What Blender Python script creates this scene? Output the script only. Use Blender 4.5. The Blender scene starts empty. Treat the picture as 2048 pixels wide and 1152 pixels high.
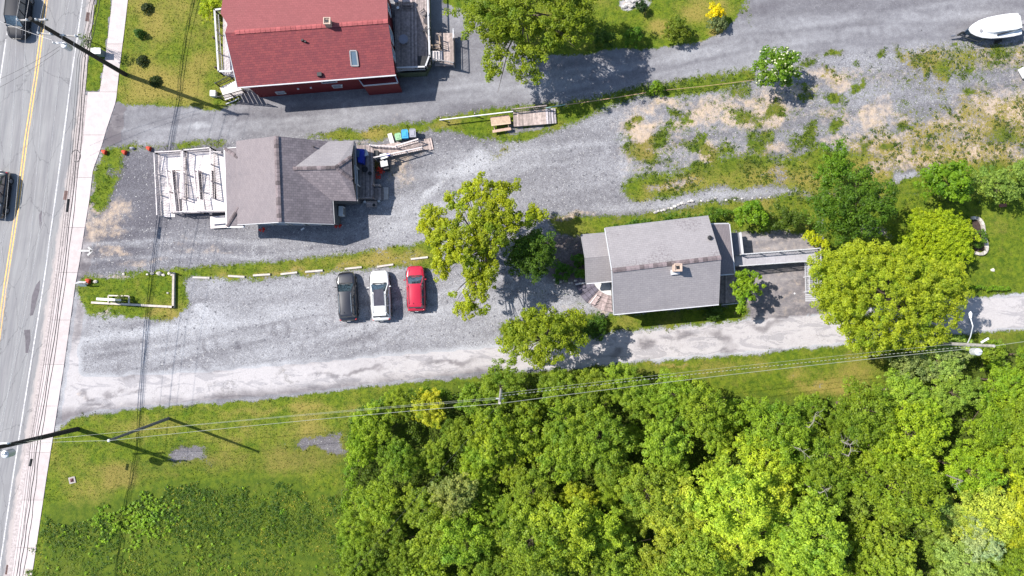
import bpy, math, random
import numpy as np
from mathutils import Vector, Matrix
SC = bpy.context.scene
# ------------------------------------------------------------------ camera, sky, sun, exposure
H = 66.0; F = 1365.0; TILT = math.radians(2.26)
cam = bpy.data.cameras.new('camera'); camo = bpy.data.objects.new('camera', cam)
SC.collection.objects.link(camo); SC.camera = camo
camo.location = (0, 0, H); camo.rotation_euler = (TILT, 0, 0)
cam.sensor_width = 36; cam.lens = 36*F/2048; cam.clip_start = 0.5; cam.clip_end = 3000
SUN = Vector((-0.842, 0.286, 1.0)).normalized()
world = bpy.data.worlds.new('World'); SC.world = world; world.use_nodes = True
wn = world.node_tree; bg = wn.nodes['Background']
sky = wn.nodes.new('ShaderNodeTexSky'); sky.sky_type = 'NISHITA'; sky.sun_disc = False
sky.sun_elevation = math.asin(SUN.z); sky.sun_rotation = math.atan2(SUN.x, SUN.y) % (2*math.pi)
sky.air_density = 1.0; sky.dust_density = 0.6; sky.ozone_density = 1.0
wn.links.new(sky.outputs[0], bg.inputs[0]); bg.inputs[1].default_value = 0.115
sl = bpy.data.lights.new('sun', 'SUN'); sl.energy = 4.6; sl.angle = math.radians(0.5); sl.color = (1.0, 0.95, 0.89)
so = bpy.data.objects.new('sun', sl); SC.collection.objects.link(so); so.rotation_euler = SUN.to_track_quat('Z', 'Y').to_euler()
so.location = (-60, 20, 80)
SC.view_settings.view_transform = 'Standard'; SC.view_settings.look = 'None'
SC.view_settings.gamma = 1; SC.view_settings.use_curve_mapping = False
SC.view_settings.exposure = 1.0

# ------------------------------------------------------------------ helpers
ct, st = math.cos(TILT), math.sin(TILT)
def W(px, py, z=0.0):
    """photo measurement -> world point at height z"""
    dx = px-1024.0; u = 576.0-py
    dy = st*F + ct*u; dz = -ct*F + st*u
    t = (z-H)/dz
    return Vector((dx*t, dy*t, z))
def WP(pts, z=0.0): return [W(p[0], p[1], z) for p in pts]
rng = np.random.default_rng(7); R = random.Random(11)
ORG = {}
def link(o): SC.collection.objects.link(o); return o
def tag(o, label=None, cat=None, group=None, kind=None):
    if label: o['label'] = label
    if cat: o['category'] = cat
    if group: o['group'] = group
    if kind: o['kind'] = kind
    return o
def thing(name, label, cat, loc=(0, 0, 0), group=None):
    o = bpy.data.objects.new(name, None); link(o); o.location = loc; o.empty_display_size = 0.3
    ORG[o.name] = Vector(loc); return tag(o, label, cat, group)
class MB:
    def __init__(s): s.v = []; s.f = []; s.c = []; s.uv = []
    def add(s, vs, fs, c=None, uv=None):
        b = len(s.v); s.v += [tuple(v) for v in vs]
        c = R.random() if c is None else c
        for i, f in enumerate(fs):
            s.f.append([b+k for k in f]); s.c.append(c); s.uv.append(uv[i] if uv else None)
    def prism(s, poly, z0, z1, c=None):
        """poly: list of xy(z) ; z0/z1 bottom and top (numbers or lists)"""
        n = len(poly)
        zb = z0 if isinstance(z0, (list, tuple)) else [z0]*n
        zt = z1 if isinstance(z1, (list, tuple)) else [z1]*n
        a = sum(poly[i][0]*poly[(i+1) % n][1]-poly[(i+1) % n][0]*poly[i][1] for i in range(n))
        idx = list(range(n)) if a > 0 else list(range(n))[::-1]
        vs = [(poly[i][0], poly[i][1], zb[i]) for i in idx]+[(poly[i][0], poly[i][1], zt[i]) for i in idx]
        fs = [list(range(n))[::-1], [n+i for i in range(n)]]+[[i, (i+1) % n, n+(i+1) % n, n+i] for i in range(n)]
        s.add(vs, fs, c)
    def box(s, c, size, rz=0.0, col=None):
        x, y, z = size[0]/2, size[1]/2, size[2]/2; ca, sa = math.cos(rz), math.sin(rz)
        p = [(c[0]+ca*i*x-sa*j*y, c[1]+sa*i*x+ca*j*y) for i, j in ((-1, -1), (1, -1), (1, 1), (-1, 1))]
        s.prism(p, c[2]-z, c[2]+z, col)
    def bar(s, a, b, w, h, c=None):
        a = Vector(a); b = Vector(b); d = (b-a)
        if d.length < 1e-5: return
        d.normalize(); up = Vector((0, 0, 1))
        if abs(d.z) > 0.95: up = Vector((1, 0, 0))
        sd = d.cross(up).normalized(); un = sd.cross(d).normalized()
        o = [(-1, -1), (1, -1), (1, 1), (-1, 1)]
        vs = [a+sd*i*w/2+un*j*h/2 for i, j in o]+[b+sd*i*w/2+un*j*h/2 for i, j in o]
        s.add(vs, [[3, 2, 1, 0], [4, 5, 6, 7]]+[[i, (i+1) % 4, 4+(i+1) % 4, 4+i] for i in range(4)], c)
    def tube(s, pts, rad, n=6, c=None, cap=True):
        pts = [Vector(p) for p in pts]; m = len(pts)
        rad = rad if isinstance(rad, (list, tuple)) else [rad]*m
        vs = []
        ref = None
        for i, p in enumerate(pts):
            d = (pts[min(i+1, m-1)]-pts[max(i-1, 0)]).normalized()
            if ref is None: ref = Vector((1, 0, 0)) if abs(d.x) < 0.8 else Vector((0, 1, 0))
            a = d.cross(ref).normalized(); b = d.cross(a).normalized(); ref = b.cross(d) if False else ref
            for k in range(n):
                t = 2*math.pi*k/n; vs.append(p+(a*math.cos(t)+b*math.sin(t))*rad[i])
        fs = []
        for i in range(m-1):
            for k in range(n):
                fs.append([i*n+k, i*n+(k+1) % n, (i+1)*n+(k+1) % n, (i+1)*n+k])
        if cap: fs += [list(range(n))[::-1], [(m-1)*n+k for k in range(n)]]
        s.add(vs, fs, c)
    def lathe(s, c, prof, n=14, col=None):
        vs = []
        for r, z in prof:
            for k in range(n):
                t = 2*math.pi*k/n; vs.append((c[0]+r*math.cos(t), c[1]+r*math.sin(t), c[2]+z))
        fs = []; m = len(prof)
        for i in range(m-1):
            for k in range(n): fs.append([i*n+k, i*n+(k+1) % n, (i+1)*n+(k+1) % n, (i+1)*n+k])
        fs += [list(range(n))[::-1], [(m-1)*n+k for k in range(n)]]
        s.add(vs, fs, col)
    def blob(s, c, r, sq=(1, 1, 1), jit=0.15, c2=None, rr=None):
        """irregular stone"""
        rr = rr or R
        vs = []; 
        for lat, n in ((-90, 1), (-35, 5), (20, 6), (60, 4), (90, 1)):
            for k in range(n):
                t = 2*math.pi*(k+rr.random()*.4)/n; la = math.radians(lat); q = r*(1+rr.uniform(-jit, jit))
                vs.append((c[0]+q*math.cos(la)*math.cos(t)*sq[0], c[1]+q*math.cos(la)*math.sin(t)*sq[1], c[2]+q*math.sin(la)*sq[2]))
        import bmesh
        bm = bmesh.new(); [bm.verts.new(v) for v in vs]
        res = bmesh.ops.convex_hull(bm, input=bm.verts); bm.verts.ensure_lookup_table(); bm.verts.index_update()
        vv = [v.co[:] for v in bm.verts]; ff = [[v.index for v in f.verts] for f in bm.faces]; bm.free()
        s.add(vv, ff, c2)
    def mesh(s, name, mat, org=None, smooth=False):
        me = bpy.data.meshes.new(name)
        v = s.v if org is None else [(p[0]-org[0], p[1]-org[1], p[2]-org[2]) for p in s.v]
        me.from_pydata(v, [], s.f)
        at = me.attributes.new('v', 'FLOAT', 'FACE'); at.data.foreach_set('value', s.c)
        if any(u is not None for u in s.uv):
            ul = me.uv_layers.new(name='uv'); k = 0
            for f, u in zip(s.f, s.uv):
                for j in range(len(f)):
                    if u is not None: ul.data[k].uv = u[j]
                    k += 1
        for m in (mat if isinstance(mat, (list, tuple)) else [mat]): me.materials.append(m)
        if smooth: me.shade_smooth()
        return me
    def build(s, name, mat, parent=None, smooth=False, kind=None, label=None):
        org = ORG.get(parent.name) if parent else None
        me = s.mesh(name, mat, org, smooth); o = bpy.data.objects.new(name, me); link(o)
        if parent: o.parent = parent; ORG[o.name] = org if org is not None else Vector((0, 0, 0))
        if kind: o['kind'] = kind
        if label: o['label'] = label
        return o
def npmesh(name, V, Fq, vattr=None, mat=None, extra=None):
    """fast mesh: V (n,3), Fq (m,k) equal-size faces"""
    me = bpy.data.meshes.new(name); n = len(V); m, k = Fq.shape
    me.vertices.add(n); me.vertices.foreach_set('co', np.asarray(V, np.float32).ravel())
    me.loops.add(m*k); me.loops.foreach_set('vertex_index', Fq.astype(np.int32).ravel())
    me.polygons.add(m); me.polygons.foreach_set('loop_start', np.arange(0, m*k, k, dtype=np.int32))
    me.polygons.foreach_set('loop_total', np.full(m, k, np.int32))
    me.update(calc_edges=True)
    if vattr is not None:
        at = me.attributes.new('v', 'FLOAT', 'FACE'); at.data.foreach_set('value', vattr.astype(np.float32))
    if mat: me.materials.append(mat)
    return me

# ------------------------------------------------------------------ materials
MATS = {}
def nmat(name):
    m = bpy.data.materials.new(name); m.use_nodes = True; nt = m.node_tree
    return m, nt, nt.nodes['Principled BSDF']
def N(nt, t, **k):
    n = nt.nodes.new(t)
    for a, b in k.items():
        if a.startswith('i_'): n.inputs[a[2:].replace('_', ' ')].default_value = b
        else: setattr(n, a, b)
    return n
def mixc(nt, fac, a, b, mode='MIX'):
    n = nt.nodes.new('ShaderNodeMix'); n.data_type = 'RGBA'; n.blend_type = mode; n.clamp_factor = True
    for s, v in ((0, fac), (6, a), (7, b)):
        if isinstance(v, bpy.types.NodeSocket): nt.links.new(v, n.inputs[s])
        elif s == 0: n.inputs[0].default_value = v
        else: n.inputs[s].default_value = (*v[:3], 1)
    return n.outputs[2]
def mth(nt, op, a, b=None, c=None, clamp=False):
    n = nt.nodes.new('ShaderNodeMath'); n.operation = op; n.use_clamp = clamp
    for s, v in ((0, a), (1, b), (2, c)):
        if v is None: continue
        if isinstance(v, bpy.types.NodeSocket): nt.links.new(v, n.inputs[s])
        else: n.inputs[s].default_value = v
    return n.outputs[0]
def ss(nt, x, lo, hi, a=0.0, b=1.0):
    n = nt.nodes.new('ShaderNodeMapRange'); n.interpolation_type = 'SMOOTHSTEP'
    nt.links.new(x, n.inputs[0]); n.inputs[1].default_value = lo; n.inputs[2].default_value = hi
    n.inputs[3].default_value = a; n.inputs[4].default_value = b
    return n.outputs[0]
def noise(nt, scale, detail=3, rough=.55, vec=None, dist=0.0, out=0):
    n = N(nt, 'ShaderNodeTexNoise'); n.inputs['Scale'].default_value = scale; n.inputs['Detail'].default_value = detail
    n.inputs['Roughness'].default_value = rough; n.inputs['Distortion'].default_value = dist
    if vec is not None: nt.links.new(vec, n.inputs['Vector'])
    return n.outputs[out]
def geo(nt): return N(nt, 'ShaderNodeNewGeometry').outputs['Position']
def scalev(nt, vec, s):
    n = N(nt, 'ShaderNodeMapping'); n.inputs['Scale'].default_value = s; nt.links.new(vec, n.inputs['Vector']); return n.outputs[0]
def bumpn(nt, bsdf, h, strength=.4, dist=.02):
    b = N(nt, 'ShaderNodeBump'); b.inputs['Strength'].default_value = strength; b.inputs['Distance'].default_value = dist
    nt.links.new(h, b.inputs['Height']); nt.links.new(b.outputs[0], bsdf.inputs['Normal'])
def M(name, col, rough=.75, var=.18, scale=2.5, spec=.3, metal=0., attr=.25, bump=.0, col2=None, coat=0., stretch=None):
    if name in MATS: return MATS[name]
    m, nt, b = nmat(name)
    v = geo(nt)
    if stretch: v = scalev(nt, v, stretch)
    n1 = noise(nt, scale, 4, .65, v)
    lo = [c*(1-var) for c in col]; hi = [min(1, c*(1+var)) for c in col] if col2 is None else col2
    c = mixc(nt, ss(nt, n1, .3, .7), lo, hi)
    if attr:
        a = N(nt, 'ShaderNodeAttribute', attribute_name='v').outputs['Fac']
        k = mth(nt, 'MULTIPLY_ADD', a, 2*attr, 1-attr)
        cc = N(nt, 'ShaderNodeCombineColor'); [nt.links.new(k, cc.inputs[i]) for i in range(3)]
        c = mixc(nt, 1.0, c, cc.outputs[0], 'MULTIPLY')
    nt.links.new(c, b.inputs['Base Color'])
    b.inputs['Roughness'].default_value = rough; b.inputs['Metallic'].default_value = metal
    b.inputs['Specular IOR Level'].default_value = spec; b.inputs['Coat Weight'].default_value = coat
    if bump: bumpn(nt, b, noise(nt, scale*6, 4, .6, v), bump)
    MATS[name] = m; return m
def shingle(name, c1, c2, mortar, wx=.33, wy=.16, stain=None, light=None, worn=0):
    m, nt, b = nmat(name)
    uv = N(nt, 'ShaderNodeUVMap', uv_map='uv').outputs[0]
    br = N(nt, 'ShaderNodeTexBrick'); br.offset = .5; nt.links.new(uv, br.inputs['Vector'])
    br.inputs['Scale'].default_value = 1; br.inputs['Brick Width'].default_value = wx; br.inputs['Row Height'].default_value = wy
    br.inputs['Mortar Size'].default_value = .012; br.inputs['Mortar Smooth'].default_value = .5
    br.inputs['Color1'].default_value = (*c1, 1); br.inputs['Color2'].default_value = (*c2, 1); br.inputs['Mortar'].default_value = (*mortar, 1)
    br.inputs['Bias'].default_value = -.1
    c = br.outputs['Color']
    big = noise(nt, .35, 5, .65, uv); c = mixc(nt, ss(nt, big, .45, .7), c, mixc(nt, .35, c, stain or mortar))
    sk_ = noise(nt, 1.0, 4, .65, scalev(nt, uv, (1.6, .22, 1))); c = mixc(nt, ss(nt, sk_, .5, .75, 0, .4), c, stain or mortar)
    if worn:
        wz = mth(nt, 'MULTIPLY', ss(nt, noise(nt, .28, 3, .6, uv), .46, .58), ss(nt, noise(nt, 5.5, 3, .75, uv), .5, .6, 0, worn)); c = mixc(nt, wz, c, (.11, .095, .10))
    sp = noise(nt, 14, 3, .7, uv); c = mixc(nt, ss(nt, sp, .25, .8, .0, .35), c, light or c1)
    nt.links.new(c, b.inputs['Base Color']); b.inputs['Roughness'].default_value = .85; b.inputs['Specular IOR Level'].default_value = .2
    # saw-tooth courses: each row is thicker at its lower edge
    sx = N(nt, 'ShaderNodeSeparateXYZ'); nt.links.new(uv, sx.inputs[0])
    fr = mth(nt, 'FRACT', mth(nt, 'DIVIDE', sx.outputs[1], wy))
    hgt = mth(nt, 'ADD', mth(nt, 'MULTIPLY', fr, -.6), mth(nt, 'MULTIPLY', sp, .4))
    bumpn(nt, b, hgt, .5, .03)
    MATS[name] = m; return m
def leafmat(name='leaf', trans=.42):
    m, nt, b = nmat(name)
    oi = N(nt, 'ShaderNodeObjectInfo').outputs['Color']
    a = N(nt, 'ShaderNodeAttribute', attribute_name='v').outputs['Fac']
    dark = mixc(nt, 1.0, oi, (.62, .70, .55), 'MULTIPLY')
    lite = mixc(nt, 1.0, oi, (1.6, 1.5, 1.2), 'MULTIPLY')
    c = mixc(nt, ss(nt, a, .05, .95), dark, lite)
    warm = mixc(nt, 1.0, oi, (1.7, 1.45, 1.0), 'MULTIPLY')
    c = mixc(nt, ss(nt, a, .93, 1.0, 0, .5), c, warm)
    pg = geo(nt); nb = noise(nt, .45, 4, .6, pg); ns = noise(nt, 2.2, 3, .6, pg)
    c = mixc(nt, ss(nt, nb, .5, .72, 0, .75), c, mixc(nt, 1.0, c, (1.18, 1.06, .85), 'MULTIPLY'))
    c = mixc(nt, ss(nt, nb, .48, .3, 0, .8), c, mixc(nt, 1.0, c, (.62, .82, 1.0), 'MULTIPLY'))
    c = mixc(nt, ss(nt, ns, .35, .7), mixc(nt, 1.0, c, (.86, .9, .9), 'MULTIPLY'), mixc(nt, 1.0, c, (1.16, 1.12, 1.0), 'MULTIPLY'))
    nt.links.new(c, b.inputs['Base Color']); b.inputs['Roughness'].default_value = .55; b.inputs['Specular IOR Level'].default_value = .28
    tr = N(nt, 'ShaderNodeBsdfTranslucent'); nt.links.new(mixc(nt, 1.0, c, (1.25, 1.3, .6), 'MULTIPLY'), tr.inputs[0])
    mx = N(nt, 'ShaderNodeMixShader'); mx.inputs[0].default_value = trans
    nt.links.new(b.outputs[0], mx.inputs[1]); nt.links.new(tr.outputs[0], mx.inputs[2])
    nt.links.new(mx.outputs[0], nt.nodes['Material Output'].inputs[0]); MATS[name] = m; return m
LEAF = leafmat()
# grass blades / weeds: colour by per-face value
def bladesmat(name, cols):
    m, nt, b = nmat(name)
    a = N(nt, 'ShaderNodeAttribute', attribute_name='v').outputs['Fac']
    r = N(nt, 'ShaderNodeValToRGB'); e = r.color_ramp.elements
    e[0].position = 0; e[0].color = (*cols[0], 1); e[1].position = 1; e[1].color = (*cols[-1], 1)
    for i, c in enumerate(cols[1:-1]):
        q = e.new((i+1)/(len(cols)-1)); q.color = (*c, 1)
    nt.links.new(a, r.inputs[0]); nt.links.new(r.outputs[0], b.inputs['Base Color'])
    b.inputs['Roughness'].default_value = .7; b.inputs['Specular IOR Level'].default_value = .2
    tr = N(nt, 'ShaderNodeBsdfTranslucent'); nt.links.new(r.outputs[0], tr.inputs[0])
    mx = N(nt, 'ShaderNodeMixShader'); mx.inputs[0].default_value = .2
    nt.links.new(b.outputs[0], mx.inputs[1]); nt.links.new(tr.outputs[0], mx.inputs[2])
    nt.links.new(mx.outputs[0], nt.nodes['Material Output'].inputs[0]); MATS[name] = m; return m
# ------------------------------------------------------------------ ground fields (world grid)
GX0, GX1, GY0, GY1, GR = -60.0, 60.0, -37.0, 41.0, 0.2
gx = np.arange(GX0, GX1+GR/2, GR); gy = np.arange(GY0, GY1+GR/2, GR)
XX, YY = np.meshgrid(gx, gy); NY, NX = XX.shape
def vnoise(x, y, seed=0):
    xi = np.floor(x).astype(np.int64); yi = np.floor(y).astype(np.int64); fx = x-xi; fy = y-yi
    fx = fx*fx*(3-2*fx); fy = fy*fy*(3-2*fy)
    def h(a, b):
        n = (a*374761393+b*668265263+seed*974711) & 0xffffffff
        n = ((n ^ (n >> 13))*1274126177) & 0xffffffff
        return ((n ^ (n >> 16)) & 0xffff)/65535.0
    return (h(xi, yi)*(1-fx)+h(xi+1, yi)*fx)*(1-fy)+(h(xi, yi+1)*(1-fx)+h(xi+1, yi+1)*fx)*fy
def fbm(x, y, s=1.0, oct=4, seed=0):
    t = 0; a = .5; k = 0
    for i in range(oct):
        t = t+a*vnoise(x/s, y/s, seed+i*17); k += a; a *= .5; s *= .5
    return t/k
WX = XX+(fbm(XX, YY, 1.0, 4, 1)-.5)*.75; WY = YY+(fbm(XX, YY, 1.0, 4, 2)-.5)*.75
BWX = (fbm(XX, YY, 1.6, 5, 41)-.5)*2.6; BWY = (fbm(XX, YY, 1.6, 5, 42)-.5)*2.2
def inside(poly, X=None, Y=None):
    X = WX if X is None else X; Y = WY if Y is None else Y
    P = [(p.x, p.y) if isinstance(p, Vector) else p for p in poly]
    r = np.zeros(X.shape, bool); j = len(P)-1
    for i in range(len(P)):
        xi, yi = P[i]; xj, yj = P[j]
        if yi != yj:
            r ^= ((yi > Y) != (yj > Y)) & (X < (xj-xi)*(Y-yi)/(yj-yi)+xi)
        j = i
    return r
def blur(a, k):
    if k < 1: return a
    for ax in (0, 1):
        p = np.pad(a, [(k+1, k) if i == ax else (0, 0) for i in (0, 1)], mode='edge')
        c = np.cumsum(p, axis=ax)
        a = (np.take(c, range(2*k+1, c.shape[ax]), ax)-np.take(c, range(0, c.shape[ax]-2*k-1), ax))/(2*k+1)
    return a
FN = ['grass', 'dry', 'dirt', 'pale', 'smooth', 'dark', 'weed', 'damp']
FD = {k: np.zeros((NY, NX)) for k in FN}
CL = np.zeros((NY, NX), np.int8)  # 0 ground 1 lawn 2 driveway 3 lane 4 parking 5 apron 6 gravel lot
def paint(poly, soft=1, cls=None, exact=False, **kw):
    P = WP(poly)
    m = inside(P, XX, YY) if exact else inside(P)
    if cls is not None: CL[m] = cls
    mf = blur(m.astype(float), soft)
    for k, v in kw.items(): FD[k] = FD[k]*(1-mf)+v*mf
def blob(px, py, rx, ry, rot=0.0, amt=1.0, **kw):
    c = W(px, py); a = math.radians(-rot); s = F/H; rx *= 1.2; ry *= 1.3
    dx = (XX+BWX-c.x)*s; dy = -(YY+BWY-c.y)*s
    u = (dx*math.cos(a)-dy*math.sin(a))/rx; v = (dx*math.sin(a)+dy*math.cos(a))/ry
    m = np.clip(1.35-np.sqrt(u*u+v*v), 0, 1)*amt
    m = m*m*(3-2*m)
    for k, val in kw.items(): FD[k] = FD[k]*(1-m)+val*m
# base gravel
paint([(-300, -300), (2400, -300), (2400, 1400), (-300, 1400)], 0, pale=.38, dark=.15)
paint([(-900, -400), (60, -400), (-330, 1600), (-900, 1600)], 1, cls=1, exact=True, grass=1, dry=.3)
# grey house lot : left part dark gravel
paint([(235, 288), (460, 288), (470, 460), (740, 460), (730, 500), (560, 520), (160, 545), (180, 430), (230, 300)], 4, cls=6, pale=.10, dark=.6, dirt=.12)
paint([(470, 470), (740, 440), (860, 300), (1240, 260), (1260, 400), (1100, 440), (860, 490), (600, 515), (300, 535), (290, 480)], 8, cls=6, pale=.45, dark=.05)
paint([(330, 440), (450, 455), (560, 480), (560, 520), (330, 530)], 6, cls=6, pale=.3, dark=.3)
for b in ((215, 445, 42, 26), (232, 508, 42, 14), (190, 470, 20, 30), (300, 520, 60, 8), (240, 420, 20, 20), (500, 505, 120, 7)): blob(*b, amt=.7, dirt=.7, pale=.3)
blob(1180, 300, 90, 60, 0, .6, pale=.3, dark=.25); blob(930, 330, 60, 12, -20, .8, pale=.9); blob(860, 380, 30, 8, -40, .8, pale=1); blob(820, 440, 70, 14, -25, .6, pale=.75)
blob(800, 340, 30, 40, 0, .7, dirt=.7, grass=.35, dry=.7); blob(830, 300, 30, 12, -15, .8, dirt=.7, grass=.4, dry=.8)
blob(990, 300, 45, 16, 0, .7, grass=.45, dry=.5)
# driveway to the north
paint([(250, 212), (430, 216), (520, 180), (800, 150), (860, -100), (2500, -100), (2500, 95), (2048, 82), (1900, 84), (1750, 96), (1600, 106), (1520, 130), (1400, 152), (1290, 164), (1130, 200), (1000, 209), (860, 236), (740, 255), (610, 269), (450, 277), (310, 284), (240, 287)], 1, cls=2, pale=.33, dark=.08, dirt=.03, grass=0, smooth=.78)
for b in ((600, 250, 260, 7, -7), (1000, 180, 200, 8, -12), (1400, 110, 250, 10, -13), (1700, 60, 250, 12, -8)): blob(*b, amt=.6, pale=.55)
for b in ((620, 225, 260, 6, -5), (1300, 140, 200, 6, -14), (1700, 90, 200, 5, -6), (1800, 20, 200, 8, 0)): blob(*b, amt=.6, pale=.22, dark=.3)
blob(400, 257, 10, 6, 0, .9, dirt=.4, pale=.8)
paint([(232, 203), (252, 212), (244, 275), (240, 287), (203, 297), (215, 256)], 0, cls=5, exact=True, pale=.12, smooth=1, dark=.35, grass=0, dirt=0)
# lower car park
paint([(150, 590), (375, 560), (650, 545), (860, 530), (1010, 500), (1140, 560), (1230, 640), (990, 700), (700, 722), (500, 735), (150, 755)], 1, cls=6, pale=.50, dark=.02, dirt=.04)
for b in ((600, 640, 240, 30, -6), (250, 665, 80, 14, 0), (350, 650, 200, 10, -3), (800, 680, 120, 10, -8), (450, 700, 200, 8, -3)): blob(*b, amt=.5, pale=.75)
for b in ((230, 700, 60, 22, 0), (300, 645, 60, 8, 0), (400, 590, 30, 25, 0), (1000, 560, 60, 30, 0), (760, 600, 90, 20, 0)): blob(*b, amt=.7, pale=.28, dark=.1)
blob(408, 628, 16, 8, 10, 1, pale=1.1)
for b in ((1080, 590, 60, 14), (1160, 620, 30, 16), (1010, 700, 40, 20), (1150, 640, 60, 10)): blob(*b, amt=.7, dirt=.6, grass=.2)
# lane
paint([(115, 860), (122, 800), (132, 735), (152, 590), (175, 600), (170, 640), (160, 700), (165, 750), (400, 740), (560, 726), (800, 705), (990, 690), (1150, 672), (1240, 662), (1370, 651), (1500, 636), (1640, 625), (1900, 598), (2500, 548), (2500, 620), (2048, 659), (1850, 673), (1680, 691), (1500, 708), (1300, 723), (1150, 736), (990, 746), (800, 766), (600, 791), (400, 807), (180, 827), (140, 840)], 1, cls=3, exact=True, pale=.92, smooth=1.0, dark=0, dirt=.10, grass=0)
paint([(112, 862), (118, 825), (160, 815), (250, 812), (400, 790), (600, 772), (800, 752), (1000, 735), (1000, 748), (800, 768), (600, 793), (400, 809), (180, 829), (140, 842)], 2, pale=.22)
paint([(152, 590), (172, 600), (166, 680), (138, 720)], 2, cls=5, pale=.35, smooth=1)
for b in ((206, 778, 14, 8, 0), (236, 775, 10, 5, 0), (190, 806, 30, 5, -5), (265, 780, 20, 4, -8), (120+45, 790, 12, 6, 30), (1290, 680, 14, 10, 0), (1330, 672, 16, 5, -8), (1440, 668, 28, 9, 20), (1450, 695, 24, 8, 0), (1365, 665, 20, 6, 0), (1280, 722, 30, 5, -5), (1560, 700, 24, 4, 0), (1530, 650, 40, 7, -6), (1230, 700, 18, 10, 0), (900, 722, 60, 5, -6), (700, 745, 80, 4, -6)): blob(*b, amt=1, pale=.4, dark=.0)
blob(156, 796, 8, 6, 0, .8, dirt=.5)
# apron by the grey house lot
paint([(182, 440), (186, 470), (181, 545), (152, 565), (165, 470)], 0, cls=5, exact=True, pale=.2, smooth=1, dark=.1, grass=0)
# parking by the right house
paint([(1478, 462), (1540, 458), (1600, 458), (1640, 490), (1660, 560), (1655, 628), (1500, 640), (1485, 600), (1470, 540)], 0, cls=4, pale=.30, smooth=1, dark=.0, dirt=.30, grass=0)
# ------------- vegetation
paint([(226, -120), (230, -60), (228, 0), (222, 60), (214, 130), (216, 203), (233, 204), (252, 211), (380, 215), (432, 219), (480, 206), (520, -120)], 1, cls=1, grass=1, dry=.58)
for b in ((320, 60, 50, 40), (300, 150, 40, 40), (400, 100, 30, 30), (390, 30, 40, 20), (350, 170, 60, 25)): blob(*b, amt=.6, dry=.95)
paint([(252, -10), (262, 0), (246, 205), (420, 212), (430, 120), (434, 219), (240, 210), (236, 190)], 4, dry=.1)
paint([(192, -90), (226, -90), (222, 0), (211, 100), (198, 181), (174, 181), (172, 150), (184, 60), (192, 0)], 0, cls=1, exact=True, grass=1, dry=.2)
paint([(203, 297), (240, 289), (450, 281), (455, 292), (330, 298), (245, 302), (238, 360), (222, 390), (212, 425), (185, 432), (180, 400), (190, 340)], 2, cls=1, grass=.95, dry=.35)
blob(225, 350, 20, 14, 30, .8, grass=.4, dirt=.3); blob(185, 400, 8, 40, 0, .6, dirt=.8, grass=.3)
paint([(600, 270), (740, 257), (870, 238), (1000, 212), (1120, 205), (1125, 255), (1050, 285), (980, 275), (900, 262), (870, 268), (850, 262), (800, 272), (700, 290), (610, 275)], 2, cls=1, grass=.95, dry=.35)
blob(880, 245, 40, 10, -5, .8, dry=.9, grass=.75); blob(1060, 262, 50, 10, 0, .8, grass=.2, dirt=.5); blob(700, 285, 40, 6, 0, .8, dirt=.6, grass=.3); blob(740, 270, 20, 8, 0, .6, dry=.8); blob(975, 262, 30, 8, 0, .8, grass=1, dry=0)
paint([(165, 550), (240, 548), (330, 540), (440, 528), (600, 519), (760, 499), (850, 484), (885, 498), (870, 536), (800, 532), (640, 547), (480, 561), (400, 560), (372, 552), (376, 612), (345, 640), (175, 634), (170, 612), (156, 600), (158, 575)], 2, cls=1, grass=1, dry=.35)
blob(800, 515, 60, 10, -8, .8, grass=.62, dry=.8); blob(600, 545, 200, 6, -6, .7, grass=.6, dry=.9); blob(230, 552, 60, 7, 0, .8, dirt=.6, grass=.35); blob(300, 575, 40, 18, 0, .7, dry=0); blob(310, 625, 60, 8, 0, .6, dry=.9); blob(216, 620, 6, 14, 0, .7, grass=.2, dirt=.8)
paint([(880, -100), (884, 0), (905, 12), (935, 18), (985, 60), (1070, 112), (1120, 113), (1200, 103), (1330, 96), (1400, 84), (1450, 64), (1490, 12), (1500, -100)], 1, cls=1, grass=1, dry=.3)
for b in ((1400, 20, 60, 25), (1320, 60, 30, 15), (1440, 60, 20, 12), (1390, 80, 40, 5)): blob(*b, amt=.8, dry=1.0, dirt=.3)
blob(1275, 8, 28, 12, 0, 1, grass=.1, dirt=.5, pale=.8); blob(1500, 20, 10, 30, 0, .8, grass=.5, dirt=.6)
# mixed ground between driveway and right house
paint([(1100, 230), (1130, 203), (1290, 166), (1400, 154), (1510, 131), (1520, 165), (1430, 190), (1350, 200), (1280, 196), (1200, 222), (1130, 255)], 3, grass=.85, dry=.25)
paint([(1240, 250), (1500, 180), (1850, 100), (2300, 90), (2300, 320), (1900, 340), (1600, 370), (1250, 400)], 6, cls=0, pale=.36, dark=.18, dirt=.36, grass=.27)
for b in ((1420, 212, 60, 22, -10), (1380, 240, 50, 12, -10), (1650, 145, 60, 14, 0), (1600, 180, 30, 14, 0), (1490, 195, 60, 8, 10), (1330, 205, 60, 10, -10), (1700, 285, 80, 16, 0), (1560, 300, 60, 12, 0), (1950, 195, 50, 30, 20), (1900, 240, 40, 22, 0), (1660, 230, 20, 10, 0)): blob(*b, amt=.8, dirt=.8, grass=.33, dry=.85)
paint([(1720, 275), (1800, 262), (1870, 235), (1930, 200), (2060, 190), (2060, 330), (1960, 352), (1850, 340), (1760, 322)], 4, dirt=.85, grass=.5, dry=.95)
paint([(1800, 92), (2060, 84), (2060, 128), (1950, 140), (1900, 155), (1850, 140), (1790, 120)], 4, dirt=.5, grass=.55, dry=.8)
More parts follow.
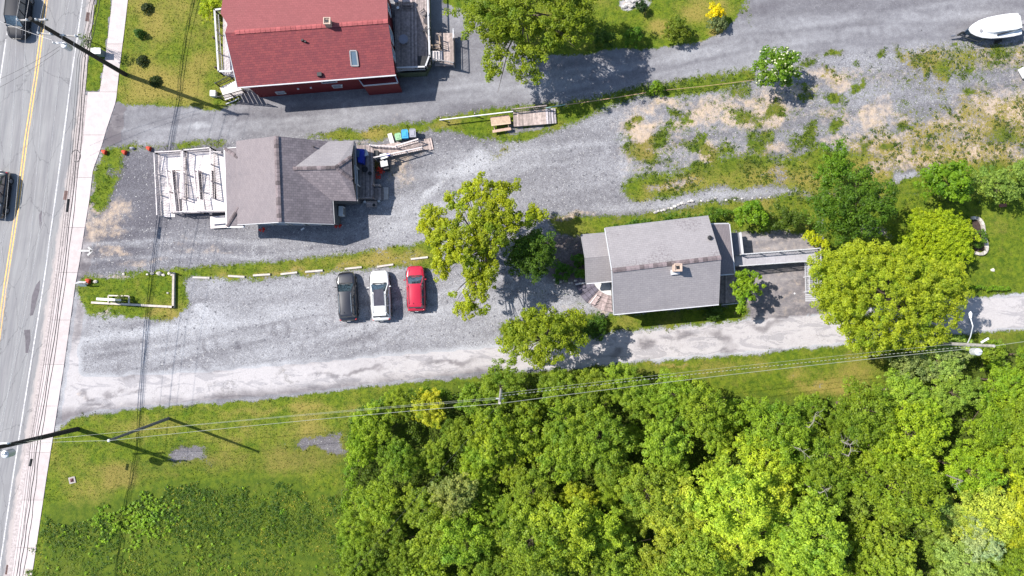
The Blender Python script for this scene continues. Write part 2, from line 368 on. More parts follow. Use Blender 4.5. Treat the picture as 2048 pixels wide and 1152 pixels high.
for b in ((1307, 276, 55, 11, -28), (1290, 310, 42, 15, 20), (1264, 245, 10, 8), (1342, 221, 20, 8), (1358, 170, 28, 11), (1434, 158, 26, 9), (1475, 180, 25, 10), (1500, 232, 30, 13), (1548, 220, 16, 10), (1520, 278, 26, 17), (1408, 339, 30, 11, -20), (1472, 334, 44, 10, -10), (1515, 322, 34, 13), (1611, 283, 20, 17), (1667, 197, 12, 8, 50), (1400, 300, 50, 12), (1617, 119, 14, 13), (1665, 105, 26, 7), (1645, 140, 7, 6), (1668, 140, 6, 5), (1768, 106, 17, 9), (1800, 102, 6, 10), (1828, 126, 18, 11), (1853, 112, 9, 8), (1846, 145, 10, 12), (1881, 140, 9, 18), (1736, 175, 7, 14), (1665, 196, 12, 10), (1548, 228, 14, 10), (1803, 255, 16, 11), (1620, 258, 16, 14), (1678, 252, 12, 10), (1898, 224, 9, 7), (1936, 182, 12, 10), (2010, 265, 40, 20), (1945, 135, 6, 6), (1958, 135, 5, 5), (2000, 125, 8, 6), (2010, 100, 20, 9), (1905, 87, 8, 5), (1780, 290, 10, 9), (1735, 292, 9, 12), (1865, 305, 10, 7), (1830, 300, 9, 8), (1850, 275, 6, 4)):
    blob(*b, **({'rot': 0} if len(b) == 4 else {}), amt=1.0, grass=.72, dry=.1, dirt=.35, damp=.32)
blob(1180, 345, 40, 40, 0, .6, pale=.5); blob(1250, 330, 14, 60, 0, .8, pale=.6)
paint([(1245, 372), (1270, 345), (1340, 352), (1420, 318), (1500, 310), (1560, 325), (1650, 290), (1760, 322), (1800, 350), (1840, 345), (1900, 330), (2060, 322), (2060, 420), (1560, 385), (1430, 378), (1300, 408), (1250, 402)], 3, grass=.85, dry=.3, dirt=.3)
blob(1350, 365, 60, 10, 0, .8, dirt=.8, grass=.4, dry=.9); blob(1560, 350, 30, 14, 0, .7, dirt=.8, grass=.4, dry=.9); blob(1760, 340, 30, 20, 0, .7, dirt=.9, grass=.4, dry=.9)
blob(1815, 352, 26, 10, -15, 1, grass=0, dirt=0, pale=.75)
paint([(1190, 415), (1300, 408), (1430, 382), (1600, 378), (1600, 390), (1440, 398), (1320, 425), (1200, 432)], 2, grass=.15, dirt=.35, pale=.65)
paint([(1090, 432), (1190, 432), (1320, 426), (1420, 404), (1600, 392), (1640, 400), (1640, 470), (1470, 466), (1240, 470), (1120, 480)], 2, cls=1, grass=.9, dry=.3, pale=.2)
blob(1150, 432, 50, 8, -5, .8, dirt=.8, grass=.4, dry=.9)
paint([(1060, 480), (1120, 470), (1180, 470), (1190, 560), (1160, 572), (1090, 560)], 2, grass=.2, dirt=.5, damp=.9)
paint([(1170, 620), (1240, 630), (1440, 610), (1497, 600), (1497, 637), (1370, 652), (1240, 663), (1160, 672), (1000, 695), (1000, 650), (1080, 640)], 2, cls=1, grass=1, dry=.4)
blob(1170, 620, 45, 12, 0, .9, grass=.3, dirt=.4, pale=.5); blob(1210, 630, 14, 12, 0, .8, dirt=.8, grass=.3)
paint([(1640, 395), (1900, 395), (2500, 380), (2500, 545), (2048, 587), (1900, 597), (1640, 626), (1645, 500)], 1, cls=1, grass=1, dry=.05)
blob(2000, 480, 50, 50, 0, .5, dry=.35); blob(1745, 470, 40, 14, 0, .8, grass=.4, dirt=.8)
paint([(85, 890), (100, 868), (140, 840), (150, 835), (180, 828), (400, 808), (600, 792), (800, 767), (990, 747), (1150, 737), (1300, 724), (1500, 709), (1680, 692), (1850, 674), (2500, 621), (2500, 1500), (-40, 1500), (40, 1152), (70, 950)], 1, cls=1, grass=1, dry=.25)
for b in ((300, 850, 120, 12), (500, 870, 200, 22), (220, 960, 60, 20), (560, 820, 200, 8), (1500, 740, 200, 12), (1650, 780, 80, 20), (1400, 750, 100, 14)): blob(*b, amt=.6, dry=.7)
for b in ((1592, 752, 14, 12), (1640, 775, 24, 14), (1700, 790, 24, 10), (1350, 722, 60, 3)): blob(*b, amt=.7, dry=1, dirt=.5, grass=.6)
paint([(180, 945), (260, 930), (420, 925), (560, 905), (640, 898), (700, 900), (690, 930), (500, 935), (330, 950), (230, 965)], 5, dry=.75, damp=.55)
blob(376, 916, 44, 18, 0, .8, grass=.5, damp=.6); blob(640, 891, 60, 16, 0, .8, grass=.5, damp=.5); blob(372, 916, 26, 8, 0, 1, grass=.05, damp=.3, pale=.3); blob(640, 891, 38, 8, 0, 1, grass=.15, pale=.3, damp=.3)
blob(125, 852, 12, 6, 0, .9, dirt=.6, grass=.3, pale=.7)
paint([(180, 1000), (330, 965), (480, 952), (590, 950), (620, 985), (690, 985), (690, 1400), (40, 1400), (95, 1010)], 3, weed=1, dry=.12)
FOREST = [(715, 830), (760, 800), (900, 778), (1100, 752), (1250, 750), (1330, 765), (1400, 800), (1560, 800), (1700, 800), (1790, 810), (1775, 740), (1890, 695), (2500, 640), (2500, 1500), (690, 1500), (690, 960)]
paint(FOREST, 4, weed=1, dry=.1, damp=.5)
def track(pts, w, amt, off=0.0, **kw):
    P = WP(pts); D = np.full(XX.shape, 1e9)
    jx = XX+(BWX)*.18; jy = YY+BWY*.18
    for a_, b_ in zip(P[:-1], P[1:]):
        dx, dy = b_.x-a_.x, b_.y-a_.y; L = math.hypot(dx, dy); ux, uy = dx/L, dy/L
        t = np.clip((jx-a_.x)*ux+(jy-a_.y)*uy, 0, L); px_ = jx-a_.x-t*ux; py_ = jy-a_.y-t*uy
        d = np.sqrt(px_**2+py_**2); D = np.minimum(D, np.abs(d-abs(off)))
    m = np.clip(1-D/w, 0, 1)*amt*(.45+.9*fbm(XX, YY, 2.4, 3, 66))
    for k_, v_ in kw.items(): FD[k_] = FD[k_]*(1-np.clip(m, 0, 1))+v_*np.clip(m, 0, 1)
for o_ in (.75,):
    track([(180, 505), (330, 495), (520, 500), (700, 478), (820, 430), (930, 370), (1060, 320), (1200, 300)], .35, .8, o_, pale=.62, dark=0, dirt=.12)
    track([(200, 470), (330, 478), (560, 510), (760, 480), (830, 380)], .3, .6, o_, pale=.5, dark=.0)
    track([(170, 690), (400, 668), (650, 650), (860, 610), (1010, 570)], .35, .7, o_, pale=.78)
    track([(250, 740), (420, 690), (560, 660), (680, 640), (694, 600)], .3, .6, o_, pale=.22, dark=.1)
    track([(420, 730), (620, 690), (745, 650), (760, 600)], .3, .6, o_, pale=.24, dark=.08)
    track([(560, 720), (740, 690), (820, 640), (831, 590)], .3, .6, o_, pale=.26, dark=.05)
    track([(240, 245), (450, 235), (700, 215), (1000, 178), (1300, 130), (1600, 70), (1900, 20), (2100, 0)], .4, .7, o_, pale=.50, dark=0)
    track([(1200, 150), (1500, 85), (1750, 62), (2060, 60)], .35, .6, o_, pale=.16, dark=.25)
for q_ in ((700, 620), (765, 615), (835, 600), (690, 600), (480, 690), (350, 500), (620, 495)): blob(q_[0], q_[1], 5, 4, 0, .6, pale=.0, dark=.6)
mz = blur(inside(WP([(1230, 240), (1300, 200), (1520, 170), (1620, 115), (1800, 100), (2300, 92), (2300, 330), (1900, 345), (1600, 370), (1260, 400)])).astype(float), 8)
a1 = np.clip((fbm(XX, YY, 1.3, 5, 51)-.49)*7, 0, 1); a2 = np.clip((fbm(XX, YY, 4.5, 4, 52)-.46)*6, 0, 1); a3 = np.clip((fbm(XX, YY, 3.2, 5, 53)-.45)*5, 0, 1)*.85
FD['grass'] = np.maximum(FD['grass'], mz*a1*np.maximum(a2, .35)*.66); FD['dirt'] = np.maximum(FD['dirt'], mz*a3*.9); FD['dry'] = np.maximum(FD['dry'], mz*a3*.8)
# ragged break-up of every soft field
nz = fbm(XX, YY, .9, 4, 5)-.5
FD['grass'] = np.clip(FD['grass']+nz*.5*(FD['grass'] > .05)*(FD['grass'] < .97), 0, 1)
FD['dry'] = np.clip(FD['dry']+(fbm(XX, YY, 2.2, 4, 9)-.5)*.9+(fbm(XX, YY, 6.5, 4, 10)-.48)*1.0, 0, 1)
u_ = XX*.985+YY*.17; v_ = -XX*.17+YY*.985
FD['pale'] = FD['pale']+(fbm(u_*.22, v_*1.5, 1.6, 4, 21)-.5)*.42+(fbm(XX, YY, 5, 5, 22)-.5)*.3
FD['dirt'] = np.clip(FD['dirt']+(fbm(u_*.4, v_*1.2, 3.0, 4, 23)-.62)*.9*(FD['smooth'] < .9), 0, 1)
# ------------------------------------------------------------------ ground material
m, nt, b = nmat('ground_cover'); GROUND = m
pos = geo(nt)
A = N(nt, 'ShaderNodeAttribute', attribute_name='fa'); B = N(nt, 'ShaderNodeAttribute', attribute_name='fb')
sa = N(nt, 'ShaderNodeSeparateColor'); nt.links.new(A.outputs['Color'], sa.inputs[0])
sb = N(nt, 'ShaderNodeSeparateColor'); nt.links.new(B.outputs['Color'], sb.inputs[0])
grass, dry, dirt, pale = sa.outputs[0], sa.outputs[1], sa.outputs[2], A.outputs['Alpha']
smooth, dark, weed, damp = sb.outputs[0], sb.outputs[1], sb.outputs[2], B.outputs['Alpha']
n_big = noise(nt, .35, 5, .6, pos); n_mid = noise(nt, 1.8, 5, .65, pos); n_fine = noise(nt, 7, 4, .7, pos); n_px = noise(nt, 22, 3, .75, pos)
vo = N(nt, 'ShaderNodeTexVoronoi'); vo.inputs['Scale'].default_value = 15; nt.links.new(pos, vo.inputs['Vector'])
vs = N(nt, 'ShaderNodeSeparateColor'); nt.links.new(vo.outputs['Color'], vs.inputs[0])
vo2 = N(nt, 'ShaderNodeTexVoronoi'); vo2.inputs['Scale'].default_value = 7; nt.links.new(pos, vo2.inputs['Vector'])
vs2 = N(nt, 'ShaderNodeSeparateColor'); nt.links.new(vo2.outputs['Color'], vs2.inputs[0])
# gravel
g0 = mixc(nt, ss(nt, mth(nt, 'ADD', pale, mth(nt, 'MULTIPLY', mth(nt, 'SUBTRACT', n_mid, .5), .5)), -.05, 1.0), (.098, .093, .102), (.32, .322, .334))
g0 = mixc(nt, mth(nt, 'MULTIPLY', dark, .7, clamp=True), g0, (.085, .083, .10))
stone = mixc(nt, vs.outputs[0], (.70, .69, .69), (1.28, 1.28, 1.28))
g1 = mixc(nt, mth(nt, 'SUBTRACT', 1.0, mth(nt, 'MULTIPLY', smooth, .75)), g0, mixc(nt, 1.0, g0, stone, 'MULTIPLY'))
g1 = mixc(nt, mth(nt, 'MULTIPLY', ss(nt, vs.outputs[1], .975, .985), mth(nt, 'SUBTRACT', 1.0, smooth)), g1, (.36, .35, .34))
g1 = mixc(nt, mth(nt, 'MULTIPLY', ss(nt, vs2.outputs[1], .975, .985), mth(nt, 'SUBTRACT', .8, smooth)), g1, (.09, .09, .10))
# worn asphalt patches and cracks
wv = N(nt, 'ShaderNodeTexVoronoi'); wv.feature = 'DISTANCE_TO_EDGE'; wv.inputs['Scale'].default_value = .8
wm = N(nt, 'ShaderNodeVectorMath'); wm.operation = 'MULTIPLY_ADD'; nt.links.new(noise(nt, .55, 6, .72, pos, out=1), wm.inputs[0]); wm.inputs[1].default_value = (3.4, 3.4, 0); nt.links.new(scalev(nt, pos, (.6, 1.2, 1)), wm.inputs[2]); nt.links.new(wm.outputs[0], wv.inputs['Vector'])
crack = mth(nt, 'MULTIPLY', ss(nt, wv.outputs[0], .022, .0), mth(nt, 'MULTIPLY', ss(nt, n_big, .46, .56), ss(nt, smooth, .85, .95)))
patch = mth(nt, 'MULTIPLY', ss(nt, noise(nt, .75, 6, .7, scalev(nt, pos, (.4, 1.3, 1)), 1.0), .53, .56), ss(nt, smooth, .85, .95))
g1 = mixc(nt, mth(nt, 'MULTIPLY', patch, .6), g1, mixc(nt, 1.0, g1, (.62, .63, .66), 'MULTIPLY'))
g1 = mixc(nt, mth(nt, 'MULTIPLY', crack, .55), g1, (.12, .12, .12))
g1 = mixc(nt, ss(nt, smooth, .88, .96), g1, mixc(nt, 1.0, g1, (1.13, 1.06, 1.02), 'MULTIPLY'))
# dirt
dcol = mixc(nt, n_fine, (.32, .235, .16), (.62, .47, .33)); dcol = mixc(nt, ss(nt, n_px, .35, .75, 0, .6), dcol, (.46, .36, .27))
dm = ss(nt, mth(nt, 'ADD', mth(nt, 'ADD', dirt, mth(nt, 'MULTIPLY', mth(nt, 'SUBTRACT', n_px, .5), .8)), mth(nt, 'MULTIPLY', mth(nt, 'SUBTRACT', n_mid, .5), 1.3)), .25, 1.0, 0, .85)
g2 = mixc(nt, dm, g1, dcol)
g2 = mixc(nt, mth(nt, 'MULTIPLY', damp, .75), g2, (.06, .042, .035))
# grass
gr_d = mixc(nt, n_fine, (.020, .042, .004), (.075, .125, .008))
gr_l = mixc(nt, n_fine, (.070, .108, .006), (.165, .20, .014))
gr = mixc(nt, ss(nt, n_mid, .32, .66), gr_d, gr_l)
n_m3 = noise(nt, .7, 5, .65, pos)
gr = mixc(nt, ss(nt, n_m3, .5, .75, 0, .55), gr, (.165, .145, .03))
gr = mixc(nt, ss(nt, n_m3, .45, .3, 0, .5), gr, (.04, .095, .006))
gr = mixc(nt, mth(nt, 'MULTIPLY', ss(nt, mth(nt, 'ADD', dry, mth(nt, 'MULTIPLY', mth(nt, 'SUBTRACT', n_fine, .5), 1.2)), .25, 1.1), .85), gr, (.24, .185, .05))
gr = mixc(nt, ss(nt, n_px, .62, .8, 0, .6), gr, (.25, .27, .04))
gr = mixc(nt, ss(nt, n_px, .38, .25, 0, .65), gr, (.012, .025, .004))
gr = mixc(nt, mth(nt, 'MULTIPLY', weed, .6), gr, mixc(nt, n_mid, (.018, .042, .005), (.08, .115, .01)))
gr = mixc(nt, mth(nt, 'MULTIPLY', damp, .7), gr, (.04, .05, .012))
n_md2 = noise(nt, 3.2, 4, .7, pos)
gm = ss(nt, mth(nt, 'ADD', mth(nt, 'ADD', grass, mth(nt, 'MULTIPLY', mth(nt, 'SUBTRACT', n_md2, .5), 1.3)), mth(nt, 'ADD', mth(nt, 'MULTIPLY', mth(nt, 'SUBTRACT', n_fine, .5), 1.0), mth(nt, 'MULTIPLY', mth(nt, 'SUBTRACT', n_px, .5), 1.1))), .38, .58)
col = mixc(nt, gm, g2, gr)
nt.links.new(col, b.inputs['Base Color']); b.inputs['Roughness'].default_value = .9; b.inputs['Specular IOR Level'].default_value = .15
hh = mth(nt, 'ADD', mth(nt, 'MULTIPLY', vo.outputs['Distance'], mth(nt, 'MULTIPLY_ADD', smooth, -1.6, 1.8)), mth(nt, 'ADD', mth(nt, 'MULTIPLY', n_px, .8), mth(nt, 'MULTIPLY', mth(nt, 'MULTIPLY', gm, n_fine), 3.0)))
bumpn(nt, b, hh, .5, .035)
# ------------------------------------------------------------------ ground meshes split by cover
ROAD_R = [(193, -120), (183, 0), (172, 100), (164, 180), (153, 270), (141, 355), (124, 455), (106, 568), (83, 712), (61, 856), (40, 960), (14, 1152), (-25, 1400)]
WALK_L = [(236, -120), (225, 0), (213, 100), (200, 181), (176, 183), (166, 280), (153, 355), (135, 455), (115, 568), (91, 712), (69, 856), (50, 960), (24, 1152), (-14, 1400)]
WALK_R = [(262, -120), (256, 0), (249, 60), (240, 130), (232, 203), (214, 256), (201, 300), (186, 340), (179, 400), (169, 460), (160, 520), (151, 568), (131, 712), (109, 856), (94, 950), (64, 1152), (26, 1400)]
roadmask = inside(WP([(210, -300)]+ROAD_R+[(-34, 1480), (-364, 1480)]+[(x-326, y) for x, y in ROAD_R[::-1]]+[(-120, -300)]), XX, YY)
walkmask = inside(WP(WALK_L+WALK_R[::-1]), XX, YY)
Z = (fbm(XX, YY, 3, 3, 31)-.5)*.04 + np.where(FD['weed'] > .5, .08, 0)
low = blur((roadmask | walkmask).astype(float), 1) > .02
lowr = blur(roadmask.astype(float), 1) > .02
Z[lowr] = -.3
Z[walkmask & ~lowr] = -.05
Z[(WX < -200)] = 0
def poly_dist_mask(): pass
idx = np.arange(NY*NX).reshape(NY, NX)
Q = np.stack([idx[:-1, :-1], idx[:-1, 1:], idx[1:, 1:], idx[1:, :-1]], -1)
QC = CL[:-1, :-1].copy(); QC[roadmask[:-1, :-1]] = 0
fa = np.stack([FD[k] for k in FN[:4]], -1).reshape(-1, 4).astype(np.float32)
fb = np.stack([FD[k] for k in FN[4:]], -1).reshape(-1, 4).astype(np.float32)
V3 = np.stack([XX, YY, Z], -1).reshape(-1, 3).astype(np.float32)
for ci, nm in enumerate(['ground', 'lawn', 'gravel_driveway', 'lane', 'parking_yard', 'asphalt_apron', 'gravel_lot']):
    q = Q[QC == ci]
    if not len(q): continue
    u, inv = np.unique(q.ravel(), return_inverse=True)
    me = npmesh(nm, V3[u], inv.reshape(-1, 4), None, GROUND)
    for an, ar in (('fa', fa), ('fb', fb)):
        at = me.attributes.new(an, 'FLOAT_COLOR', 'POINT'); at.data.foreach_set('color', ar[u].ravel())
    me.shade_smooth()
    o = link(bpy.data.objects.new(nm, me)); o['kind'] = 'structure'
# far terrain ring
mb = MB(); BIG = 700
o_ = [(-BIG, -BIG), (BIG, -BIG), (BIG, BIG), (-BIG, BIG)]; i_ = [(GX0, GY0), (GX1, GY0), (GX1, GY1), (GX0, GY1)]
for k in range(4):
    a, b_, c_, d_ = o_[k], o_[(k+1) % 4], i_[(k+1) % 4], i_[k]
    mb.add([(*a, -.35), (*b_, -.35), (*c_, -.02), (*d_, -.02)], [[0, 1, 2, 3]])
m2, nt2, b2 = nmat('far_grass'); p2 = geo(nt2)
nt2.links.new(mixc(nt2, noise(nt2, .05, 6, .65, p2), (.03, .06, .008), (.14, .15, .03)), b2.inputs['Base Color']); b2.inputs['Roughness'].default_value = .95
mb.build('terrain', m2, kind='structure')
def fld(name, x, y):
    i = np.clip(((y-GY0)/GR).astype(int), 0, NY-1); j = np.clip(((x-GX0)/GR).astype(int), 0, NX-1)
    return FD[name][i, j]
def gz(x, y):
    i = np.clip(((y-GY0)/GR).astype(int), 0, NY-1); j = np.clip(((x-GX0)/GR).astype(int), 0, NX-1)
    return Z[i, j]
# ------------------------------------------------------------------ road, kerb, pavement
def lerp_poly(poly, y):
    for i in range(len(poly)-1):
        (x0, y0), (x1, y1) = poly[i], poly[i+1]
        if y0 <= y <= y1 and y1 > y0: return x0+(x1-x0)*(y-y0)/(y1-y0)
    return poly[0][0] if y < poly[0][1] else poly[-1][0]
m, nt, b = nmat('road_asphalt'); ROADM = m
uv = N(nt, 'ShaderNodeUVMap', uv_map='uv').outputs[0]
st_ = noise(nt, 1.0, 5, .6, scalev(nt, uv, (1.6, .10, 1))); st2 = noise(nt, 1.0, 4, .7, scalev(nt, uv, (7, .25, 1)))
f1 = noise(nt, 25, 3, .8, uv); f2 = noise(nt, .5, 5, .6, uv)
c = mixc(nt, ss(nt, st_, .3, .7), (.132, .130, .138), (.20, .20, .20))
c = mixc(nt, ss(nt, st2, .35, .75, 0, .35), c, (.30, .28, .275))
c = mixc(nt, ss(nt, f2, .45, .7, 0, .4), c, (.15, .145, .15))
su = N(nt, 'ShaderNodeSeparateXYZ'); nt.links.new(uv, su.inputs[0])
# edge strip next to kerb: pale, sandy, patchy
edge = mth(nt, 'MULTIPLY', ss(nt, mth(nt, 'ADD', su.outputs[0], mth(nt, 'MULTIPLY', noise(nt, 1.5, 5, .7, scalev(nt, uv, (1, .35, 1))), 1.3)), .15, .5), .75)
c = mixc(nt, edge, c, (.37, .32, .30))
wl = ss(nt, mth(nt, 'ABSOLUTE', mth(nt, 'SUBTRACT', mth(nt, 'ADD', su.outputs[0], mth(nt, 'MULTIPLY', noise(nt, .5, 3, .6, uv), .8)), -1.9)), .05, .0)
c = mixc(nt, mth(nt, 'MULTIPLY', wl, .5), c, (.09, .085, .09))
cv = N(nt, 'ShaderNodeTexVoronoi'); cv.feature = 'DISTANCE_TO_EDGE'; cv.inputs['Scale'].default_value = .22
cm = N(nt, 'ShaderNodeVectorMath'); cm.operation = 'ADD'; nt.links.new(scalev(nt, uv, (1.8, .7, 1)), cm.inputs[0]); nt.links.new(noise(nt, 1.2, 5, .7, uv, out=1), cm.inputs[1]); nt.links.new(cm.outputs[0], cv.inputs['Vector'])
c = mixc(nt, mth(nt, 'MULTIPLY', ss(nt, cv.outputs[0], .012, .0), .6), c, (.055, .055, .06))
c = mixc(nt, ss(nt, f1, .3, .75, 0, .22), c, (.34, .34, .34))
nt.links.new(c, b.inputs['Base Color']); b.inputs['Roughness'].default_value = .85; b.inputs['Specular IOR Level'].default_value = .25
bumpn(nt, b, f1, .3, .01)
mb = MB(); ys = list(range(-300, 1441, 40))
PR = [W(lerp_poly(ROAD_R, max(-119, min(1399, y)))-(0 if -120 <= y <= 1400 else (y-(-120 if y < 0 else 1400))*.14), y, -.10) for y in ys]
for i in range(len(ys)-1):
    a, b_ = PR[i], PR[i+1]
    prev = 0.0
    for wdt in (-3, -6, -10, -16.2):
        vs_ = [(a.x+wdt, a.y, -.10), (a.x+prev, a.y, -.10), (b_.x+prev, b_.y, -.10), (b_.x+wdt, b_.y, -.10)]
        mb.add(vs_, [[3, 2, 1, 0]], .5, [[(wdt, b_.y), (prev, b_.y), (prev, a.y), (wdt, a.y)]])
        prev = wdt
road = mb.build('main_road', ROADM, kind='structure')
CONC = M('concrete_walk', (.405, .355, .345), .85, .08, 1.5, attr=.06, bump=.15)
KERB = M('kerb_concrete', (.32, .28, .27), .85, .22, 5, attr=.12, bump=.3)
def strip(mb, L, Rr, y0, y1, z0, z1, step=12, c=None):
    n = max(1, int(round((y1-y0)/step))); yy = [y0+(y1-y0)*i/n for i in range(n+1)]
    l = [W(lerp_poly(L, y), y) for y in yy]; r = [W(lerp_poly(Rr, y), y) for y in yy]
    mb.prism(l+r[::-1], z0, z1, c)
root = link(bpy.data.objects.new('sidewalk', None)); root['kind'] = 'structure'; ORG['sidewalk'] = Vector((0, 0, 0))
WL2 = [(x, y) for x, y in WALK_L if y != 183]
cuts = [-110, -10, 88, 184, 270, 355, 455, 545, 640, 729, 812, 905, 1000, 1095, 1190, 1290]
WL3 = [(199, 181) if q == (200, 181) else q for q in WALK_L]
for y0, y1 in zip(cuts[:-1], cuts[1:]):
    mb = MB(); LL = WALK_L
    if y1 <= 184: LL = [q for q in WALK_L if q[1] <= 181]+[(199, 184.5)]
    else: LL = [q for q in WALK_L if q[1] >= 183]
    strip(mb, LL, WALK_R, y0+.25, y1-.25, -.15, .03)
    mb.build('slab', CONC, root)
KL = [(x-1.5 if y > 183 else x, y) for x, y in ROAD_R]
kroot = link(bpy.data.objects.new('kerb', None)); kroot['kind'] = 'structure'; ORG['kerb'] = Vector((0, 0, 0))
kc = list(range(-110, 1390, 60))
for y0, y1 in zip(kc[:-1], kc[1:]):
    mb = MB()
    if y1 <= 190: RR = [(x+7, y) for x, y in ROAD_R]
    else: RR = [(x-.4, y) for x, y in WALK_L if y >= 183]+[]
    strip(mb, ROAD_R, RR, y0+.15, y1-.15, -.2, .024)
    mb.build('kerb_stone', KERB, kroot)
# markings
YEL = M('yellow_paint', (.62, .36, .10), .7, .22, 6, attr=0); WHT = M('white_line_paint', (.42, .41, .41), .75, .35, 5, attr=0)
def marking(pts, w, mat, nm='lane_marking', dash=None):
    mb = MB(); P = WP(pts, -.096)
    for a, b_ in zip(P[:-1], P[1:]):
        d = (b_-a); n_ = Vector((-d.y, d.x, 0)).normalized()*w/2
        mb.add([a-n_, b_-n_, b_+n_, a+n_], [[0, 1, 2, 3]])
    o = mb.build(nm, mat, road); return o
yl = [(108, -110), (92, 0), (73, 144), (52, 280), (34, 420), (11, 568), (-5, 690), (-60, 1080)]
marking([(x-2.6, y) for x, y in yl], .11, YEL); marking([(x+2.6, y) for x, y in yl], .11, YEL)
marking([(182, -110), (165, 0), (155, 72), (143, 150), (126, 280), (110, 400), (87, 568), (64, 712), (41, 856), (22, 980), (-3, 1152)], .12, WHT)
marking([(26, -40), (14, 70)], .12, WHT); marking([(12, 78), (-2, 175)], .12, WHT)
# patches of newer tar and storm grates
TAR = M('tar_patch', (.10, .09, .10), .8, .15, 4, attr=.1)
for poly in ([(48, 660), (60, 659), (61, 680), (58, 706), (51, 706), (51, 680)], [(64, 592), (72, 570), (80, 560), (79, 580), (74, 600), (66, 630), (60, 632)], [(78, 430), (84, 420), (84, 445), (80, 460)]):
    mb = MB(); mb.add(WP(poly, -.0955), [list(range(len(poly)))[::-1]]); mb.build('tar_patch', TAR, road)
IRON = M('cast_iron', (.09, .05, .045), .7, .3, 8, attr=.2)
def grate(px, py, lab):
    c0 = W(px, py, -.09); t = thing('storm_drain', lab, 'drain grate', c0, 'storm drains in the gutter')
    mb = MB(); mb.box(c0, (.62, .9, .02), -.14); mb.build('frame', IRON, t)
    for i in range(7):
        mb = MB(); mb.box((c0.x, c0.y-.36+i*.12, c0.z+.02), (.5, .05, .03), -.14); mb.build('bar', IRON, t)
grate(178, 34, 'rusty storm drain grate in the gutter beside the top grass strip'); grate(134, 391, 'rusty storm drain grate in the gutter halfway down the street'); grate(18, 1140, 'rusty storm drain grate at the bottom end of the gutter')
mb = MB(); AR = M('arrow_paint', (.36, .35, .34), .7, .15, 6, attr=0)
P = WP([(155, 501), (176, 499.5), (176, 503), (155, 504)], .036)
for seg in (((158, 501.5), (183, 501.5)), ((176, 494), (184, 501.5)), ((184, 501.5), (175, 511))):
    a, b_ = WP(seg, .036); d = b_-a; n_ = Vector((-d.y, d.x, 0)).normalized()*.1; mb.add([a-n_, b_-n_, b_+n_, a+n_], [[0, 1, 2, 3]])
tag(mb.build('painted_arrow', AR), 'white painted arrow across the sidewalk pointing into the gravel lot', 'road marking')
# ------------------------------------------------------------------ grass, weeds, stones (uncountable)
GOOD = ~roadmask & ~walkmask
def scatter(n, pfun):
    """n random points kept with probability pfun(x,y)"""
    x = rng.uniform(-53, 53, n); y = rng.uniform(-30, 35, n)
    i = np.clip(((y-GY0)/GR).astype(int), 0, NY-1); j = np.clip(((x-GX0)/GR).astype(int), 0, NX-1)
    k = (rng.random(n) < pfun(x, y)) & GOOD[i, j]
    return x[k], y[k]
def blades(name, x, y, hlo, hhi, w, mat, v, lean=.5):
    n = len(x); z = gz(x, y); h = rng.uniform(hlo, hhi, n); a = rng.uniform(0, 2*np.pi, n); ww = w*rng.uniform(.6, 1.4, n)
    la = rng.uniform(0, 2*np.pi, n); L = h*lean*rng.uniform(.3, 1.4, n)
    V = np.zeros((n, 3, 3)); V[:, 0] = np.stack([x-np.cos(a)*ww, y-np.sin(a)*ww, z-.01], -1)
    V[:, 1] = np.stack([x+np.cos(a)*ww, y+np.sin(a)*ww, z-.01], -1); V[:, 2] = np.stack([x+np.cos(la)*L, y+np.sin(la)*L, z+h], -1)
    me = npmesh(name, V.reshape(-1, 3), np.arange(n*3).reshape(-1, 3), v, mat)
    return tag(link(bpy.data.objects.new(name, me)), kind='stuff')
GB = bladesmat('grass_blade', [(.02, .046, .005), (.07, .12, .008), (.13, .175, .014), (.27, .24, .06)])
x, y = scatter(330000, lambda x, y: np.clip((fld('grass', x, y)-.35)*1.6, 0, .75)*(fld('weed', x, y) < .5))
v = np.clip(rng.random(len(x))*.62+fld('dry', x, y)*.38, 0, 1)
tag(blades('grass', x, y, .04, .14, .035, GB, v, .9), 'short mown and dry grass growing over the lawns and verges', 'grass')
# weed clumps where gravel and grass mix
x0, y0 = scatter(9000, lambda x, y: ((fld('grass', x, y) > .3) & (fld('grass', x, y) < .95))*.5)
k = 9; x = np.repeat(x0, k)+rng.normal(0, .09, len(x0)*k); y = np.repeat(y0, k)+rng.normal(0, .09, len(x0)*k)
tag(blades('weeds', x, y, .05, .2, .04, GB, np.clip(np.repeat(rng.random(len(x0)), k)*.7+rng.random(len(x))*.3, 0, 1), .9), 'weedy tufts sprouting through the gravel', 'weeds')
# loose gravel stones
GS = M('loose_stone', (.185, .183, .19), .85, .3, 3, attr=.7)
x, y = scatter(30000, lambda x, y: (1-np.clip(fld('grass', x, y)*1.6, 0, 1))*(1-fld('smooth', x, y)*.95)*.6)
n = len(x); z = gz(x, y); r = rng.uniform(.015, .035, n)*(1+(rng.random(n) > .985)*1.5)
oct_ = np.array([(1, 0, 0), (0, 1, 0), (-1, 0, 0), (0, -1, 0), (0, 0, .8), (0, 0, -.4)], float)
V = oct_[None]*r[:, None, None]*rng.uniform(.6, 1.3, (n, 6, 1)); a = rng.uniform(0, 6.28, n)
Vx = V[..., 0]*np.cos(a)[:, None]-V[..., 1]*np.sin(a)[:, None]+x[:, None]; Vy = V[..., 0]*np.sin(a)[:, None]+V[..., 1]*np.cos(a)[:, None]+y[:, None]
V = np.stack([Vx, Vy, V[..., 2]+z[:, None]+.01], -1).reshape(-1, 3)
tf = np.array([(0, 1, 4), (1, 2, 4), (2, 3, 4), (3, 0, 4)])
Fq = (tf[None]+(np.arange(n)*6)[:, None, None]).reshape(-1, 3)
me = npmesh('loose_stones', V, Fq, np.repeat(rng.random(n)**1.3, 4), GS)
